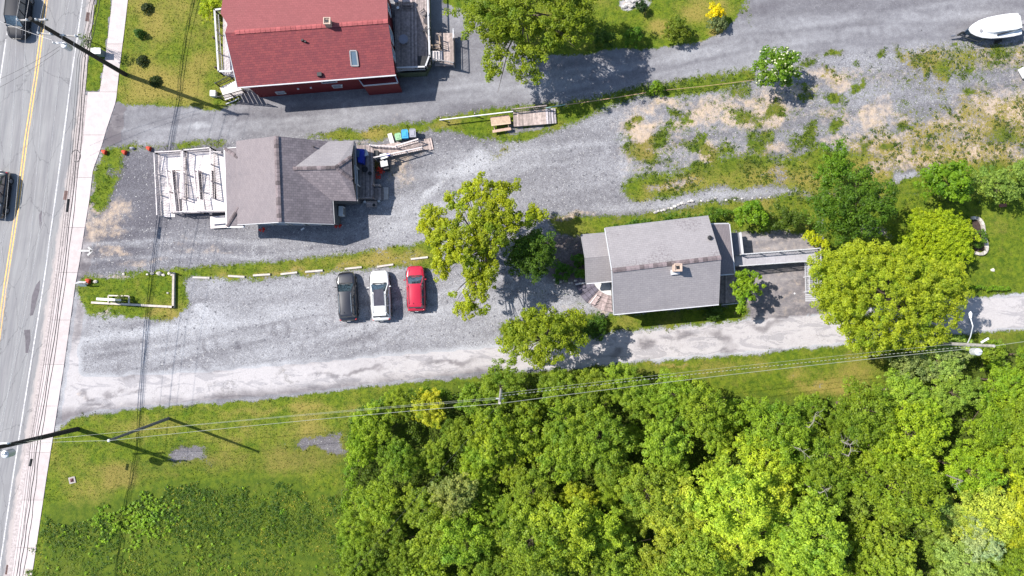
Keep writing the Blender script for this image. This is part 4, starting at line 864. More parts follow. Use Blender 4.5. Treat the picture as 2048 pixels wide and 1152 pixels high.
def patchw(n):
    x = rng.uniform(8, 53, n); y = rng.uniform(7, 30, n); g_ = fld('grass', x, y); k = (g_ > .42) & (fld('weed', x, y) < .5) & (fld('smooth', x, y) < .2) & (rng.random(n) < .12+np.clip((fbm(x, y, 1.1, 4, 91)-.42)*6, 0, 1)); return x[k], y[k]
x, y = patchw(15000); zr0, zr1 = W(1240, 200), W(2048, 400)
k = (x > zr0.x) & (y < 28) & (y > W(1240, 408).y); x = x[k]; y = y[k]
C = np.stack([x, y, np.full(len(x), .05), rng.uniform(.07, .2, len(x)), rng.random(len(x))*.8], -1)
V, Fq, v = leafcloud(C, 6, .085, rng, upb=1.2); V[:, 2] = np.maximum(V[:, 2], .01)
o = tag(link(bpy.data.objects.new('weed_patches', npmesh('weed_patches', V, Fq, v, LEAF))), 'dark green weed patches spreading over the stony lot at the upper right', 'weeds', kind='stuff'); o.color = (.065, .105, .012, 1)
# hedge of creepers on the left edge of the wood
hero('creeper_hedge', 'lime green creeper-covered hedge along the left rim of the wood', 'hedge', (700, 940),
     [(712, 880, 14, 50, 2.2, 1.1, .6), (702, 950, 12, 46, 1.8, 1.0, .8), (692, 1020, 12, 46, 1.8, 1.0, .9), (688, 1100, 12, 50, 1.8, 1.0, .6), (735, 830, 30, 24, 2.4, 1.2, .4), (780, 805, 40, 14, 2.0, 1.0, .4), (860, 790, 50, 12, 1.8, .9, .4)], (.13, .22, .012), leaf=.13, csize=.28, per=26, dens=1.1, r0=.05, seed=70)
hero('flowering_bush', 'creamy blossoming bush below the street lamp and above the wood', 'bush', (1850, 715), [(1850, 725, 60, 22, 4, 1.4, .6), (1900, 710, 40, 18, 4, 1.3, .6), (1830, 745, 40, 18, 3.4, 1, .5), (1890, 745, 36, 20, 3.4, 1.1, .5)], (.19, .24, .09), leaf=.14, csize=.34, per=36, r0=.1, seed=71)
hero('silver_tree', 'pale silvery-leaved tree near the bottom right corner of the wood', 'tree', (1955, 1075), [(1950, 1060, 26, 24, 6.6, 1.2, .6), (1975, 1095, 34, 30, 6.8, 1.3, .6), (1945, 1085, 20, 18, 6.4, .9, .5), (1955, 1030, 18, 16, 6.2, .9, .5)], (.27, .34, .19), leaf=.10, csize=.24, per=40, r0=.14, seed=74)
hero('bush', 'fluffy light green bush at the lane edge under the telephone wires', 'bush', (1125, 755), [(1120, 762, 20, 16, 2.4, 1, .6), (1150, 775, 22, 14, 2.4, 1, .5), (1090, 770, 16, 12, 2, .8, .5)], (.12, .21, .03), leaf=.12, csize=.26, per=30, r0=.05, seed=72)
# bare dead branches showing through the canopy
DEAD = M('dead_wood', (.23, .21, .18), .85, .15, 6, attr=.1)
for i, (P_, lab) in enumerate([([(1618, 855), (1628, 835), (1637, 822)], 'pale bare branch sticking up beside the lawn edge of the wood'), ([(1697, 912), (1700, 890), (1715, 880)], 'pale forked dead branch in the right part of the wood'), ([(1700, 890), (1688, 885), (1680, 880)], 'short pale dead twig left of the forked dead branch'), ([(1590, 895), (1605, 903), (1620, 916)], 'long pale dead branch lying on the canopy'), ([(1640, 986), (1650, 980), (1660, 978)], 'small dead branch in a dark gap of the canopy'), ([(1925, 962), (1912, 968), (1903, 972)], 'brown dead branch in a dark gap near the right edge')]):
    mb = MB(); q = [W(a, b_, 7.0+.25*j) for j, (a, b_) in enumerate(P_)]; mb.tube([q[0], q[0].lerp(q[1], .5)+Vector((.1, .06, .1)), q[1], q[1].lerp(q[2], .5)+Vector((-.06, .08, 0)), q[2]], [.035, .03, .022, .016, .008], 5)
    for u_ in range(7):
        f0 = q[0].lerp(q[2], R.uniform(.2, .9)); f1 = f0+Vector((R.uniform(-.7, .7), R.uniform(-.7, .7), R.uniform(-.1, .4))); mb.tube([f0, f0.lerp(f1, .5)+Vector((.06, -.05, .04)), f1], [.013, .009, .004], 4)
    e = q[1]+Vector((.5, .3, .2)); mb.tube([q[1], e], [.018, .006], 4); base = Vector((q[0].x, q[0].y, .1)); mb.tube([base, q[0]], [.09, .05], 5)
    tag(mb.build('dead_branch', DEAD), lab, 'dead branch')
# ------------------------------------------------------------------ building materials
SH_GREY = shingle('grey_shingles', (.185, .158, .162), (.155, .132, .137), (.085, .078, .088), stain=(.10, .09, .10), light=(.24, .215, .22))
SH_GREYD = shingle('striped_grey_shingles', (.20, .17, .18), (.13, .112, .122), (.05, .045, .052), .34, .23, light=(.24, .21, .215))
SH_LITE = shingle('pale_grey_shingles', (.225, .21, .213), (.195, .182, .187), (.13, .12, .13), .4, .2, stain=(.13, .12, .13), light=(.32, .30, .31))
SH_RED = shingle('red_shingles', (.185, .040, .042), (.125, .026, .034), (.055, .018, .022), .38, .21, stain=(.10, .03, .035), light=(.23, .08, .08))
SH_REDL = shingle('sunlit_red_shingles', (.215, .066, .068), (.185, .056, .058), (.12, .04, .042), .34, .2, stain=(.16, .055, .055), light=(.27, .105, .105))  # paler copy of the red shingles, with the sunlight put into the colour
TRIM = M('white_trim', (.42, .42, .43), .55, .06, 2, attr=.06); TRIMG = M('grey_trim', (.22, .215, .22), .7, .1, 3, attr=.06)
WALLR = M('red_siding', (.13, .014, .018), .7, .08, 2, attr=.12, bump=.1); WALLG = M('grey_siding', (.10, .10, .105), .75, .08, 2, attr=.12)
GLASS = M('window_glass', (.035, .055, .07), .08, .2, 1, spec=.8, attr=0, coat=.5)
WOODW = M('white_washed_wood', (.57, .52, .505), .8, .10, 3, attr=.14, stretch=(1, 1, 1)); WOODG = M('weathered_wood', (.24, .20, .19), .85, .28, 4, attr=.45, bump=.2)
WOODB = M('brown_wood', (.13, .085, .07), .85, .25, 4, attr=.3); WOODP = M('pinkish_boards', (.32, .26, .235), .85, .22, 4, attr=.3, bump=.2); WOODT = M('tan_wood', (.42, .31, .22), .8, .15, 4, attr=.12)
BLK = M('black_plastic', (.02, .02, .022), .5, .2, 3, attr=.2); IRONB = M('black_metal', (.03, .03, .03), .5, .2, 3, metal=.3, attr=.1); BRICK = M('chimney_brick', (.40, .30, .24), .85, .15, 8, attr=.2)
RIDGE_D = M('ridge_cap_shingle', (.13, .105, .108), .85, .2, 6, attr=.45); RIDGE_R = M('red_ridge_cap', (.27, .07, .07), .85, .12, 6, attr=.15)
WHITE = M('white_enamel', (.62, .62, .62), .45, .05, 2, attr=.04); CONCR = M('pale_concrete', (.33, .30, .275), .85, .15, 4, attr=.15, bump=.2)
def lerp(a, b, t): return a+(b-a)*t
def roof_mb(planes, th=.13):
    """planes: 3D corner loops listed eave-first: P[0]->P[1] is the eave direction"""
    mb = MB()
    for P in planes:
        P = [Vector(p) for p in P]
        n = (P[1]-P[0]).cross(P[2]-P[0]).normalized()
        if n.z < 0: P = P[::-1]; n = -n; e = (P[-2]-P[-1]).normalized(); o = P[-1]
        else: e = (P[1]-P[0]).normalized(); o = P[0]
        s_ = n.cross(e)
        if s_.z < 0: s_ = -s_
        uv = [((p-o).dot(e)+50, (p-o).dot(s_)+50) for p in P]; k = len(P)
        B_ = [p-Vector((0, 0, th)) for p in P]
        mb.add(P, [list(range(k))], .5, [uv])
        mb.add(P+B_, [[k+i for i in range(k)][::-1]]+[[i, k+i, k+(i+1) % k, (i+1) % k] for i in range(k)], .5, [[(0, 0)]*k]+[[(0, 0)]*4]*k)
    return mb
def caps(parent, a, b_, mat, n, w=.34):
    a = Vector(a); b_ = Vector(b_); d = (b_-a)/n; sd = Vector((-d.y, d.x, 0)).normalized()*w/2; u = d.normalized()
    for i in range(n):
        mb = MB(); p = a+d*i; q = a+d*(i+1)-u*.012
        h0, h1 = .05, .065+R.uniform(0, .01); dr = Vector((0, 0, -.07))
        mb.add([p+sd+dr+Vector((0, 0, h0)), p+Vector((0, 0, h0)), p-sd+dr+Vector((0, 0, h0)), q+sd+dr+Vector((0, 0, h1)), q+Vector((0, 0, h1)), q-sd+dr+Vector((0, 0, h1))], [[0, 1, 4, 3], [1, 2, 5, 4], [0, 3, 5, 2], [0, 2, 1], [3, 4, 5]], R.random())
        mb.build('ridge_shingle', mat, parent)
def walls(parent, poly, z0, z1, mat, name='wall'):
    mb = MB(); P = [Vector(p) for p in poly]; k = len(P)
    zt = z1 if isinstance(z1, list) else [z1]*k
    # horizontal laps every 0.2 m as real ledges, panels between
    for i in range(k):
        a, b_ = P[i], P[(i+1) % k]; za, zb = zt[i], zt[(i+1) % k]; n_ = int((min(za, zb)-z0)/.2)
        d = (b_-a); nn = Vector((d.y, -d.x, 0)).normalized()
        for j in range(n_):
            lo = z0+(min(za, zb)-z0)*j/n_; hi = z0+(min(za, zb)-z0)*(j+1)/n_
            mb.add([a+nn*.02+Vector((0, 0, lo)), b_+nn*.02+Vector((0, 0, lo)), b_+Vector((0, 0, hi)), a+Vector((0, 0, hi))], [[0, 1, 2, 3]], .5+R.uniform(-.15, .15))
    mb.build(name, mat, parent)
def inset(P, d):
    c = sum((Vector((p.x, p.y, 0)) for p in P), Vector())/len(P); out = []
    for p in P:
        q = Vector((p.x, p.y, 0)); v = c-q; out.append(q+Vector((math.copysign(d, v.x), math.copysign(d, v.y), 0)))
    if sum(out[i].x*out[(i+1) % len(out)].y-out[(i+1) % len(out)].x*out[i].y for i in range(len(out))) < 0: out = out[::-1]
    return out
def window(parent, a, b_, z0, z1, out, frame=TRIM, nm='window'):
    """window on a wall segment a->b (floor xy), out = outward unit vector"""
    a = Vector((a[0], a[1], 0)); b_ = Vector((b_[0], b_[1], 0)); o = Vector(out).normalized()
    mb = MB(); q = [(a, z0), (b_, z0), (b_, z1), (a, z1)]
    pts = [p+o*.05+Vector((0, 0, z)) for p, z in q]
    for i in range(4): mb.bar(pts[i], pts[(i+1) % 4], .09, .09, .5)
    mid = [(pts[0]+pts[3])/2, (pts[1]+pts[2])/2]; mb.bar(mid[0], mid[1], .05, .05, .5)
    w = mb.build(nm, frame, parent)
    mb = MB(); mb.add([p-o*.02 for p in pts], [[0, 1, 2, 3]], .5); mb.build('pane', GLASS, w)
def gutter(parent, a, b_, mat=TRIM, w=.11):
    mb = MB(); mb.bar(a, b_, w, .1, .5); mb.build('gutter', mat, parent)
def railing(parent, a, b_, mat, h=.95, sp=.14, posts=True, rw=.075, bal=.03, nm='railing'):
    a = Vector(a); b_ = Vector(b_); d = b_-a; L = max(.1, Vector((d.x, d.y, 0)).length)
    mb = MB(); up = Vector((0, 0, h)); mb.bar(a+up, b_+up, rw, .05, .5); mb.build('handrail', mat, parent)
    mb = MB(); lo = Vector((0, 0, .12)); mb.bar(a+lo, b_+lo, .05, .06, .5)
    n = max(1, int(L/sp))
    for i in range(n+1):
        p = a+d*(i/n); mb.bar(p+lo, p+up, bal, bal)
    mb.build('balusters', mat, parent, kind='stuff')
    if posts:
        n = max(1, int(round(L/1.8)))
        for i in range(n+1):
            mb = MB(); p = a+d*(i/n); mb.bar(p-Vector((0, 0, min(.3, max(0, p.z)))), p+Vector((0, 0, h+.06)), .09, .09); mb.build('post', mat, parent)
def planks(parent, quad, w, mat, gap=.012, th=.035, nm='planks', across=True, zs=None, jit=.0):
    """quad p0,p1,p2,p3 (3D) ; planks run from edge p0p3 to edge p1p2, laid one after another from p0->p3 ... """
    p0, p1, p2, p3 = [Vector(p) for p in quad]
    L = ((p3-p0).length+(p2-p1).length)/2; n = max(1, int(L/w)); mb = MB()
    for i in range(n):
        t0 = i/n; t1 = (i+1)/n-gap/L
        a, b_, c_, d_ = p0.lerp(p3, t0), p1.lerp(p2, t0), p1.lerp(p2, t1), p0.lerp(p3, t1)
        mb.prism([a, b_, c_, d_], [a.z-th, b_.z-th, c_.z-th, d_.z-th], [a.z, b_.z, c_.z, d_.z])
    return mb.build(nm, mat, parent, kind='stuff')
def chimney(parent, px, py, z0, z1, w=.62, cap=WHITE):
    c = W(px, py, z1); mb = MB(); mb.box((c.x, c.y, (z0+z1)/2), (w, w, z1-z0), .1); ch = mb.build('chimney', BRICK, parent)
    mb = MB()
    for dx, dy, sx, sy in ((-.5, 0, .16, 1.16), (.5, 0, .16, 1.16), (0, -.5, .84, .16), (0, .5, .84, .16)): mb.box((c.x+dx*w, c.y+dy*w, z1+.05), (sx*w, sy*w, .1), 0)
    mb.build('chimney_cap', BRICK, ch)
    mb = MB(); mb.box((c.x, c.y, z1-.01), (w*.5, w*.5, .05), .1); mb.build('flue', BLK, ch)
    mb = MB(); mb.box((c.x-.02, c.y-.1, z0+.25), (w*1.35, w*1.5, .12), .1); mb.build('flashing', cap, ch)
# ================================================================== grey house with zigzag ramp
gh = thing('grey_house', 'grey shingled house with cross gable roof behind the white zigzag ramp', 'house', W(560, 370))
def hitplane(px, py, a, b, c):
    n = (b-a).cross(c-a); o = Vector((0, 0, H)); d = W(px, py, 0)-o; t = n.dot(a-o)/n.dot(d); return o+d*t
E, RZ = 3.1, 5.4
rt, rb = W(552, 272, RZ), W(558.5, 444, RZ); lt, lb = W(472, 282, E), W(475, 449, E); brr = W(667, 448, E); vtop = W(657, 283, E); vin = W(664, 401, E)
vtop = hitplane(657, 283, rt, rb, brr); vin = hitplane(664, 401, rt, rb, brr); wr0 = hitplane(586, 337, rt, rb, brr); wr1 = W(671, 335, wr0.z-.02); wt, wb = W(708, 281, E), W(713, 402, E); h1, h2 = W(703, 313, E+.75), W(705, 360, E+.75)
main = roof_mb([[lb, lt, rt, rb]]); main.build('roof', SH_GREY, gh, label='plain front roof slope facing the street')
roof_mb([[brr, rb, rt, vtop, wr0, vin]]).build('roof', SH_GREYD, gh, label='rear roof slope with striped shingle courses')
roof_mb([[vtop, wt, h1, wr1, wr0]]).build('roof', SH_LITE, gh, label='sunlit slope of the rear wing'); roof_mb([[wb, vin, wr0, wr1, h2]]).build('roof', SH_GREYD, gh, label='shaded slope of the rear wing'); roof_mb([[h2, h1, wr1]]).build('roof', SH_GREYD, gh, label='small clipped gable end of the rear wing')  # pale and dark shingles here put sunlight and shade into the colour
zu = Vector((0, 0, .02))
caps(gh, rt+zu, rb+zu, RIDGE_D, 21, .42); caps(gh, wr0+zu, wr1+zu, RIDGE_D, 9); caps(gh, wr1+zu, h1+zu, RIDGE_D, 5); caps(gh, wr1+zu, h2+zu, RIDGE_D, 5)
po = [W(449.5, 297, 2.6), W(454, 453, 2.6)]; pi_ = [lt.lerp(lb, .2)+Vector((.15, 0, -.03)), lt.lerp(lb, .8)+Vector((.15, 0, -.03))]; pt = [W(474, 295, 2.6), W(489, 452, 2.6)]
roof_mb([[po[1], po[0], pi_[0], pi_[1]], [po[0], pt[0], pi_[0]], [pt[1], po[1], pi_[1]]]).build('porch_roof', SH_GREY, gh)
caps(gh, po[0]+zu*3, pi_[0]+zu*4, RIDGE_D, 4, .3); caps(gh, po[1]+zu*3, pi_[1]+zu*4, RIDGE_D, 4, .3)
dn = Vector((0, 0, -.08)); ow = Vector((-.06, 0, 0))
gutter(gh, po[0]+dn+ow, po[1]+dn+ow, WHITE); gutter(gh, po[0]+dn, pt[0]+dn, WHITE); gutter(gh, po[1]+dn+Vector((0, -.06, 0)), pt[1]+dn+Vector((0, -.06, 0)), WHITE)
base = [W(500, 305), W(500, 449), W(677, 449), W(677, 400), W(724, 400), W(724, 300), W(670, 300)]
base = [lt.lerp(lb, .96)+Vector((.9, 0, 0)), brr+Vector((-.1, .25, 0)), vin+Vector((-.1, 0, 0)), wb+Vector((-.2, .25, 0)), wt+Vector((-.2, -.25, 0)), vtop+Vector((0, -.25, 0)), lt+Vector((.9, -.3, 0))]
base = [Vector((p.x, p.y, 0)) for p in base]
walls(gh, base, 0, E-.12, WALLG)
mb = MB(); mb.add([lb+Vector((.8, .2, -.1)), brr+Vector((-.2, .2, -.1)), rb+Vector((0, .2, -.12))], [[0, 1, 2]], .6); mb.add([lt+Vector((.8, -.2, -.1)), vtop+Vector((-.2, -.2, -.1)), rt+Vector((0, -.2, -.12))], [[2, 1, 0]], .6); mb.build('gable_wall', WALLG, gh)
# slope and bay windows under the south gable: low side roof with white mullions
q = [W(505, 458, 1.9), W(677, 449, 1.9)]
for t0, t1 in ((.05, .22), (.26, .40), (.44, .60), (.66, .80)):
    a = base[0].lerp(base[1], t0); b_ = base[0].lerp(base[1], t1); window(gh, a, b_, 1.0, 2.4, (0, -1, 0))
for s0, s1 in ((lb, rb), (rb, brr)):
    mb = MB(); mb.bar(s0+Vector((0, -.03, -.1)), s1+Vector((0, -.03, -.1)), .05, .16, .5); mb.build('bargeboard', TRIM, gh)
gutter(gh, brr+Vector((.06, 0, -.1)), vin+Vector((.06, 0, -.1)), TRIMG); gutter(gh, wb+Vector((.06, 0, -.1)), wt+Vector((.06, 0, -.1)), TRIMG)
dw = base[3].lerp(base[4], .32); window(gh, base[3].lerp(base[4], .30), base[3].lerp(base[4], .62), .7, 2.5, (1, 0, 0), WHITE)
mb = MB(); c = hitplane(628, 294, rt, rb, brr); mb.tube([c+Vector((0, 0, -.3)), c+Vector((0, 0, .3))], .06, 7); mb.build('vent_pipe', BLK, gh)
mb = MB(); c = W(682, 422, .9); mb.box((c.x, c.y, .65), (.42, .95, .7), 0); ac = mb.build('heat_pump', WHITE, gh); mb = MB(); mb.box((c.x+.22, c.y, .65), (.03, .6, .5), 0); mb.build('grille', TRIMG, ac); mb = MB(); mb.box((c.x, c.y, .15), (.5, .9, .3), 0); mb.build('stand', TRIMG, ac)
# --- zigzag ramp
zr = thing('zigzag_ramp', 'whitewashed wooden zigzag wheelchair ramp with white railings on the street side of the grey house', 'wheelchair ramp', W(380, 370))
def lane(x0a, x0b, x1a, x1b, yt, yb, zt, zb):
    planks(zr, [W(x0b, yb, zb), W(x1b, yb, zb), W(x1a, yt, zt), W(x0a, yt, zt)], .16, WOODW, gap=.02, nm='ramp_boards')
    for xa, xb in ((x0a, x0b), (x1a, x1b)):
        mb = MB(); p, q = W(xa, yt, zt-.1), W(xb, yb, zb-.1); mb.bar(p, q, .05, .2, .4); mb.build('ramp_beam', WOODW, zr)
def land(x0, x1, y0, y1, z):
    planks(zr, [W(x0, y1, z), W(x1, y1, z), W(x1, y0, z), W(x0, y0, z)], .16, WOODW, gap=.012, nm='landing_boards')
    mb = MB(); P = WP([(x0, y1), (x1, y1), (x1, y0), (x0, y0)], z)
    mb2 = MB()
    for i in range(4): mb2.bar(P[i]+Vector((0, 0, -.12)), P[(i+1) % 4]+Vector((0, 0, -.12)), .06, .18, .4)
    for p in P: mb2.bar(Vector((p.x, p.y, 0)), p+Vector((0, 0, -.1)), .1, .1, .4)
    mb2.build('landing_frame', WOODB, zr)
zA, zB, zC, zD, zE = .3, .55, .8, 1.05, 1.2
lane(317, 328, 343, 350, 340, 434, zA, .02); land(317, 371, 308, 340, zA)
lane(352, 357, 371, 372, 341, 398, zA, zB); land(364, 404, 398, 426, zB)
lane(374, 376, 396, 400, 341, 398, zC, zB); land(374, 427, 304, 341, zC)
lane(404, 407, 423, 426, 341, 398, zC, zD); land(400, 457, 398, 424, zD)
lane(430, 434, 450, 453, 305, 398, zE, zD)
def rl(ax, ay, az, bx, by, bz, mat=WOODW, h=.95, top=True): railing(zr, W(ax, ay, az), W(bx, by, bz), mat, h, .16)
rl(318, 309, zA, 324, 432, .05); rl(318, 309, zA, 371, 306, zA); rl(343, 345, zA, 352, 428, .1); rl(353, 345, zA, 361, 424, zB)
rl(372, 306, zA, 372, 400, zB); rl(375, 305, zC, 429, 300, zC); rl(397, 345, zC, 402, 398, zB); rl(404, 345, zC, 410, 424, zD); rl(429, 300, zC, 430, 398, zD); rl(375, 305, zC, 376, 396, zB)
rl(358, 427, zB, 404, 425, zB); rl(404, 425, zD, 458, 424, zD); rl(433, 308, zE, 450, 309, zE)
mb = MB(); planks(zr, [W(421, 457, .3), W(455, 455, .3), W(455, 432, .3), W(420, 434, .3)], .16, WOODW, nm='side_step')
planks(zr, [W(421, 449, .62), W(455, 446, .62), W(455, 430, .62), W(420, 433, .62)], .16, WOODW, nm='side_step')
# --- rear deck of grey house
rd = thing('rear_deck', 'weathered grey wooden deck with three steps behind the grey house', 'deck', W(735, 350))
planks(rd, [W(714, 398, .75), W(714, 290, .75), W(748, 290, .75), W(748, 398, .75)], .14, WOODG, nm='deck_boards')
for i, (x0_, x1_) in enumerate(((748, 755), (755, 761), (761, 766))):
    mb = MB(); z = .56-.18*i; mb.prism(WP([(x0_, 376), (x1_+1, 376), (x1_+1, 400), (x0_, 400)], z), z-.05, z); mb.build('step', WOODG, rd)
railing(rd, W(748, 318, .75), W(749, 372, .75), WOODG, .8, .2); railing(rd, W(716, 399, .75), W(748, 397, .75), WOODG, .8, .2); railing(rd, W(748, 372, .75), W(762, 373, .2), WOODG, .8, .2)
mb = MB(); mb.prism(WP([(766, 375), (777, 375), (777, 399), (766, 400)]), 0, .1); tag(mb.build('paving_slab', CONCR), 'pale concrete slab at the foot of the rear deck steps', 'paving slab')
ws = thing('wooden_stoop', 'small wooden stoop with a pot beside the rear deck', 'step', W(745, 408))
planks(ws, [W(733, 414, .25), W(754, 414, .25), W(754, 402, .25), W(733, 402, .25)], .14, WOODP, nm='boards')
mb = MB(); 
for px_, py_ in ((734, 413), (753, 413), (734, 403), (753, 403)): p = W(px_, py_); mb.box((p.x, p.y, .11), (.1, .1, .22), 0)
mb.build('feet', WOODB, ws)
rr_ = thing('entrance_ramp', 'long narrow wooden ramp with picket railings leading from the rear deck to the right', 'ramp', W(810, 300))
planks(rr_, [W(740, 292, .75), W(745, 318, .75), W(862, 298, .12), W(856, 277, .12)], .14, WOODP, nm='ramp_boards')
railing(rr_, W(795, 296, .45), W(838, 283, .25), WOODW, .9, .2, rw=.12); railing(rr_, W(752, 319, .72), W(846, 299, .2), WOODW, .9, .2, rw=.1); railing(rr_, W(742, 293, .75), W(795, 296, .5), WOODW, .55, .3)
for k, (a_, b_) in enumerate((((856, 277), (861, 300)), ((860, 276), (865, 299)))):
    mb = MB(); mb.bar(W(*a_, .14-.05*k), W(*b_, .14-.05*k), .22, .05); mb.build('end_board', WOODP, rr_)
mb = MB(); mb.bar(W(779, 267, .06), W(785, 288, .3), .42, .05); tag(mb.build('plank', WOODW), 'short white plank leaning on the narrow ramp', 'plank')
# ================================================================== red house
rh = thing('red_house', 'red house with red shingled roof and dark red walls at the top of the photo', 'house', W(620, 80))
E, RZ = 3.9, 5.3
rl_, rr2 = W(450, 66, RZ), W(776, 42, RZ); el, er = W(475, 174, E), W(790.5, 149, E)
ul, ur = rl_*2-el, rr2*2-er; ul.z = ur.z = E
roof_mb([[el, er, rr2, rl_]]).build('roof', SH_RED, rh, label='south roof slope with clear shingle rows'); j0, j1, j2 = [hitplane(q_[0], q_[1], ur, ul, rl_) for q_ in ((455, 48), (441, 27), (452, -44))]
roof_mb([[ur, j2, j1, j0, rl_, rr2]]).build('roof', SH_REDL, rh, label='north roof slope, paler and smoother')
caps(rh, rl_.lerp(rr2, .06)+zu, rr2+zu, RIDGE_R, 30, .4)
B_ = inset([el+Vector((.35, 0, 0)), er, ur, ul+Vector((.35, 0, 0))], .3); walls(rh, B_, 0, E-.12, WALLR)
mb = MB(); mb.add([er+Vector((-.3, 0, -.1)), ur+Vector((-.3, 0, -.1)), rr2+Vector((-.3, 0, -.12))], [[0, 1, 2]], .5); mb.add([el+Vector((.3, 0, -.1)), ul+Vector((.3, 0, -.1)), rl_+Vector((.3, 0, -.12))], [[2, 1, 0]], .5); mb.build('gable_wall', WALLR, rh)
gutter(rh, el+Vector((-.05, -.05, -.07)), er+Vector((.05, -.05, -.07)), TRIM, .12)
mb = MB(); mb.bar(el+Vector((-.03, 0, -.08)), rl_+Vector((-.03, 0, -.08)), .06, .2, .6); mb.build('bargeboard', TRIM, rh)
sw = sorted(B_, key=lambda p: p.y)[:2]; sw.sort(key=lambda p: p.x); s0, s1 = sw
for t0, t1, z0_, z1_ in ((.14, .20, .6, 1.2), (.55, .61, 1.0, 1.7), (.50, .60, 2.5, 3.4)): window(rh, s0.lerp(s1, t0), s0.lerp(s1, t1), z0_, z1_, (0, -1, 0))
for t in (.31, .40, .615): mb = MB(); p = s0.lerp(s1, t); mb.box((p.x, p.y-.06, 1.6), (.16, .12, .16), 0); mb.build('wall_vent', WHITE, rh)
# side entry bay with own flat red roof
bz = 2.7; bay = [W(717, 158, bz), W(727, 172, bz), W(796, 166, bz), W(790, 150, bz)]
mb = MB(); mb.prism(bay, 0, bz); mb.build('side_bay', WALLR, rh)
for i in (0, 1, 2): mb = MB(); mb.bar(bay[i]+Vector((0, 0, .04)), bay[i+1]+Vector((0, 0, .04)), .1, .1, .6); mb.build('bay_trim', TRIM, rh)
ew = [B_[i] for i in range(4)]; ee = sorted(B_, key=lambda p: -p.x)[:2]; ee.sort(key=lambda p: p.y)
for t0, t1 in ((.32, .44), (.52, .66), (.86, .95)): window(rh, ee[0].lerp(ee[1], t0-.1), ee[0].lerp(ee[1], t1-.1), 1.2, 3.2, (1, 0, 0), WHITE)
chimney(rh, 654, 42, 4.7, 6.0, .55, WHITE)
def onroof(px, py, a=el, b=er, c=rl_):
    n = (b-a).cross(c-a); o = Vector((0, 0, H)); d = W(px, py, 0)-o; t = n.dot(a-o)/n.dot(d); return o+d*t, n.normalized()
sk = [onroof(*p)[0] for p in ((700, 102), (713, 102), (717, 132), (703, 132))]; nn = onroof(700, 110)[1]
mb = MB()
for i in range(4): mb.bar(sk[i]+nn*.05, sk[(i+1) % 4]+nn*.05, .12, .14, .5)
s_ = mb.build('skylight', TRIMG, rh); mb = MB(); mb.add([p+nn*.07 for p in sk], [[3, 2, 1, 0]]); mb.build('pane', M('skylight_glass', (.09, .13, .17), .12, .1, 1, spec=.8, attr=0), s_)
for px_, py_, s_ in ((640, 150, .42), (606, 82, .2), (612, 85, .16)):
    p, nn = onroof(px_, py_); mb = MB(); mb.box((p.x, p.y, p.z+.12), (s_, s_*.8, .3), .1); mb.build('roof_vent', BLK, rh)
# left deck of red house
ld = thing('side_deck', 'narrow boarded deck with white top railing along the left side of the red house', 'deck', W(455, 90))
dz = 2.0
planks(ld, [W(446, 150, dz), W(446, 26, dz), W(478, 24, dz), W(492, 160, dz)], .15, WOODW, nm='deck_boards')
for a_, b_ in (((438, 29), (446, 150)), ((438, 29), (452, 27)), ((446, 150), (472, 150))): railing(ld, W(*a_, dz), W(*b_, dz), TRIM, 1.0, .13, rw=.16)
mb = MB()
for p in ((440, 32), (443, 90), (447, 148), (480, 150), (485, 158)): q = W(*p); mb.bar(q, Vector((q.x, q.y, dz-.05)), .12, .12)
mb.build('deck_posts', WOODB, ld)
stt = thing('side_stairs', 'whitewashed staircase with black railings going down from the side deck of the red house', 'stairs', W(455, 185))
for i in range(9):
    t = i/8; a, b_ = W(470-28*t, 162+12*t, dz-.2-t*1.7), W(485-32*t, 188+12*t, dz-.2-t*1.7)
    mb = MB(); mb.bar(a, b_, .27, .05); mb.build('step', WOODW, stt)
railing(stt, W(466, 158, dz-.3), W(438, 172, .3), IRONB, .85, .15, rw=.06); railing(stt, W(492, 186, dz-.1), W(444, 199, .2), IRONB, .85, .15, rw=.07)
mb = MB(); q = W(425, 186, .5); mb.box((q.x, q.y, .25), (.52, .56, .5), 0); ub = tag(mb.build('utility_box', WHITE), 'white box on the lawn beside the red house stairs', 'utility box')
mb = MB(); mb.tube([W(478, 196, .3), W(468, 202, .12), W(452, 208, .08)], .06, 6); tag(mb.build('downspout', TRIM), 'loose white downpipe lying at the foot of the red house stairs', 'pipe')
# right deck of red house
bd = thing('back_deck', 'large weathered deck with white railing on the right side of the red house', 'deck', W(830, 70))
dz = 1.2
planks(bd, [W(790, 146, dz), W(790, -60, dz), W(858, -60, dz), W(862, 130, dz)], .16, WOODG, nm='deck_boards')
mb = MB(); mb.bar(W(858, -60, .6), W(862, 130, .6), .06, 1.1, .5); mb.bar(W(862, 128, .6), W(852, 148, .6), .06, 1.1, .5); mb.bar(W(852, 148, .6), W(795, 151, .6), .06, 1.1, .5); mb.build('deck_skirt', M('mossy_boards', (.07, .085, .05), .9, .2, 3, attr=.1), bd)
for a_, b_ in (((856, -40), (861, 118)), ((861, 118), (853, 140)), ((853, 140), (797, 142))): railing(bd, W(*a_, dz), W(*b_, dz), TRIM, .9, .13, rw=.14)
ps = thing('picnic_steps', 'set of dark weathered wooden steps against the wall on the back deck', 'steps', W(814, 8, dz))
for i in range(3): mb = MB(); mb.bar(W(805, 2+6*i, dz+.55-.18*i), W(824, 2+6*i, dz+.55-.18*i), .26, .05); mb.build('step', WOODG, ps)
mb = MB(); mb.bar(W(805, 0, dz+.3), W(805, 16, dz+.1), .05, .3); mb.bar(W(824, 0, dz+.3), W(824, 16, dz+.1), .05, .3); mb.build('stringer', WOODG, ps)
TBL = M('grey_tabletop', (.20, .20, .24), .5, .1, 3, attr=.05)
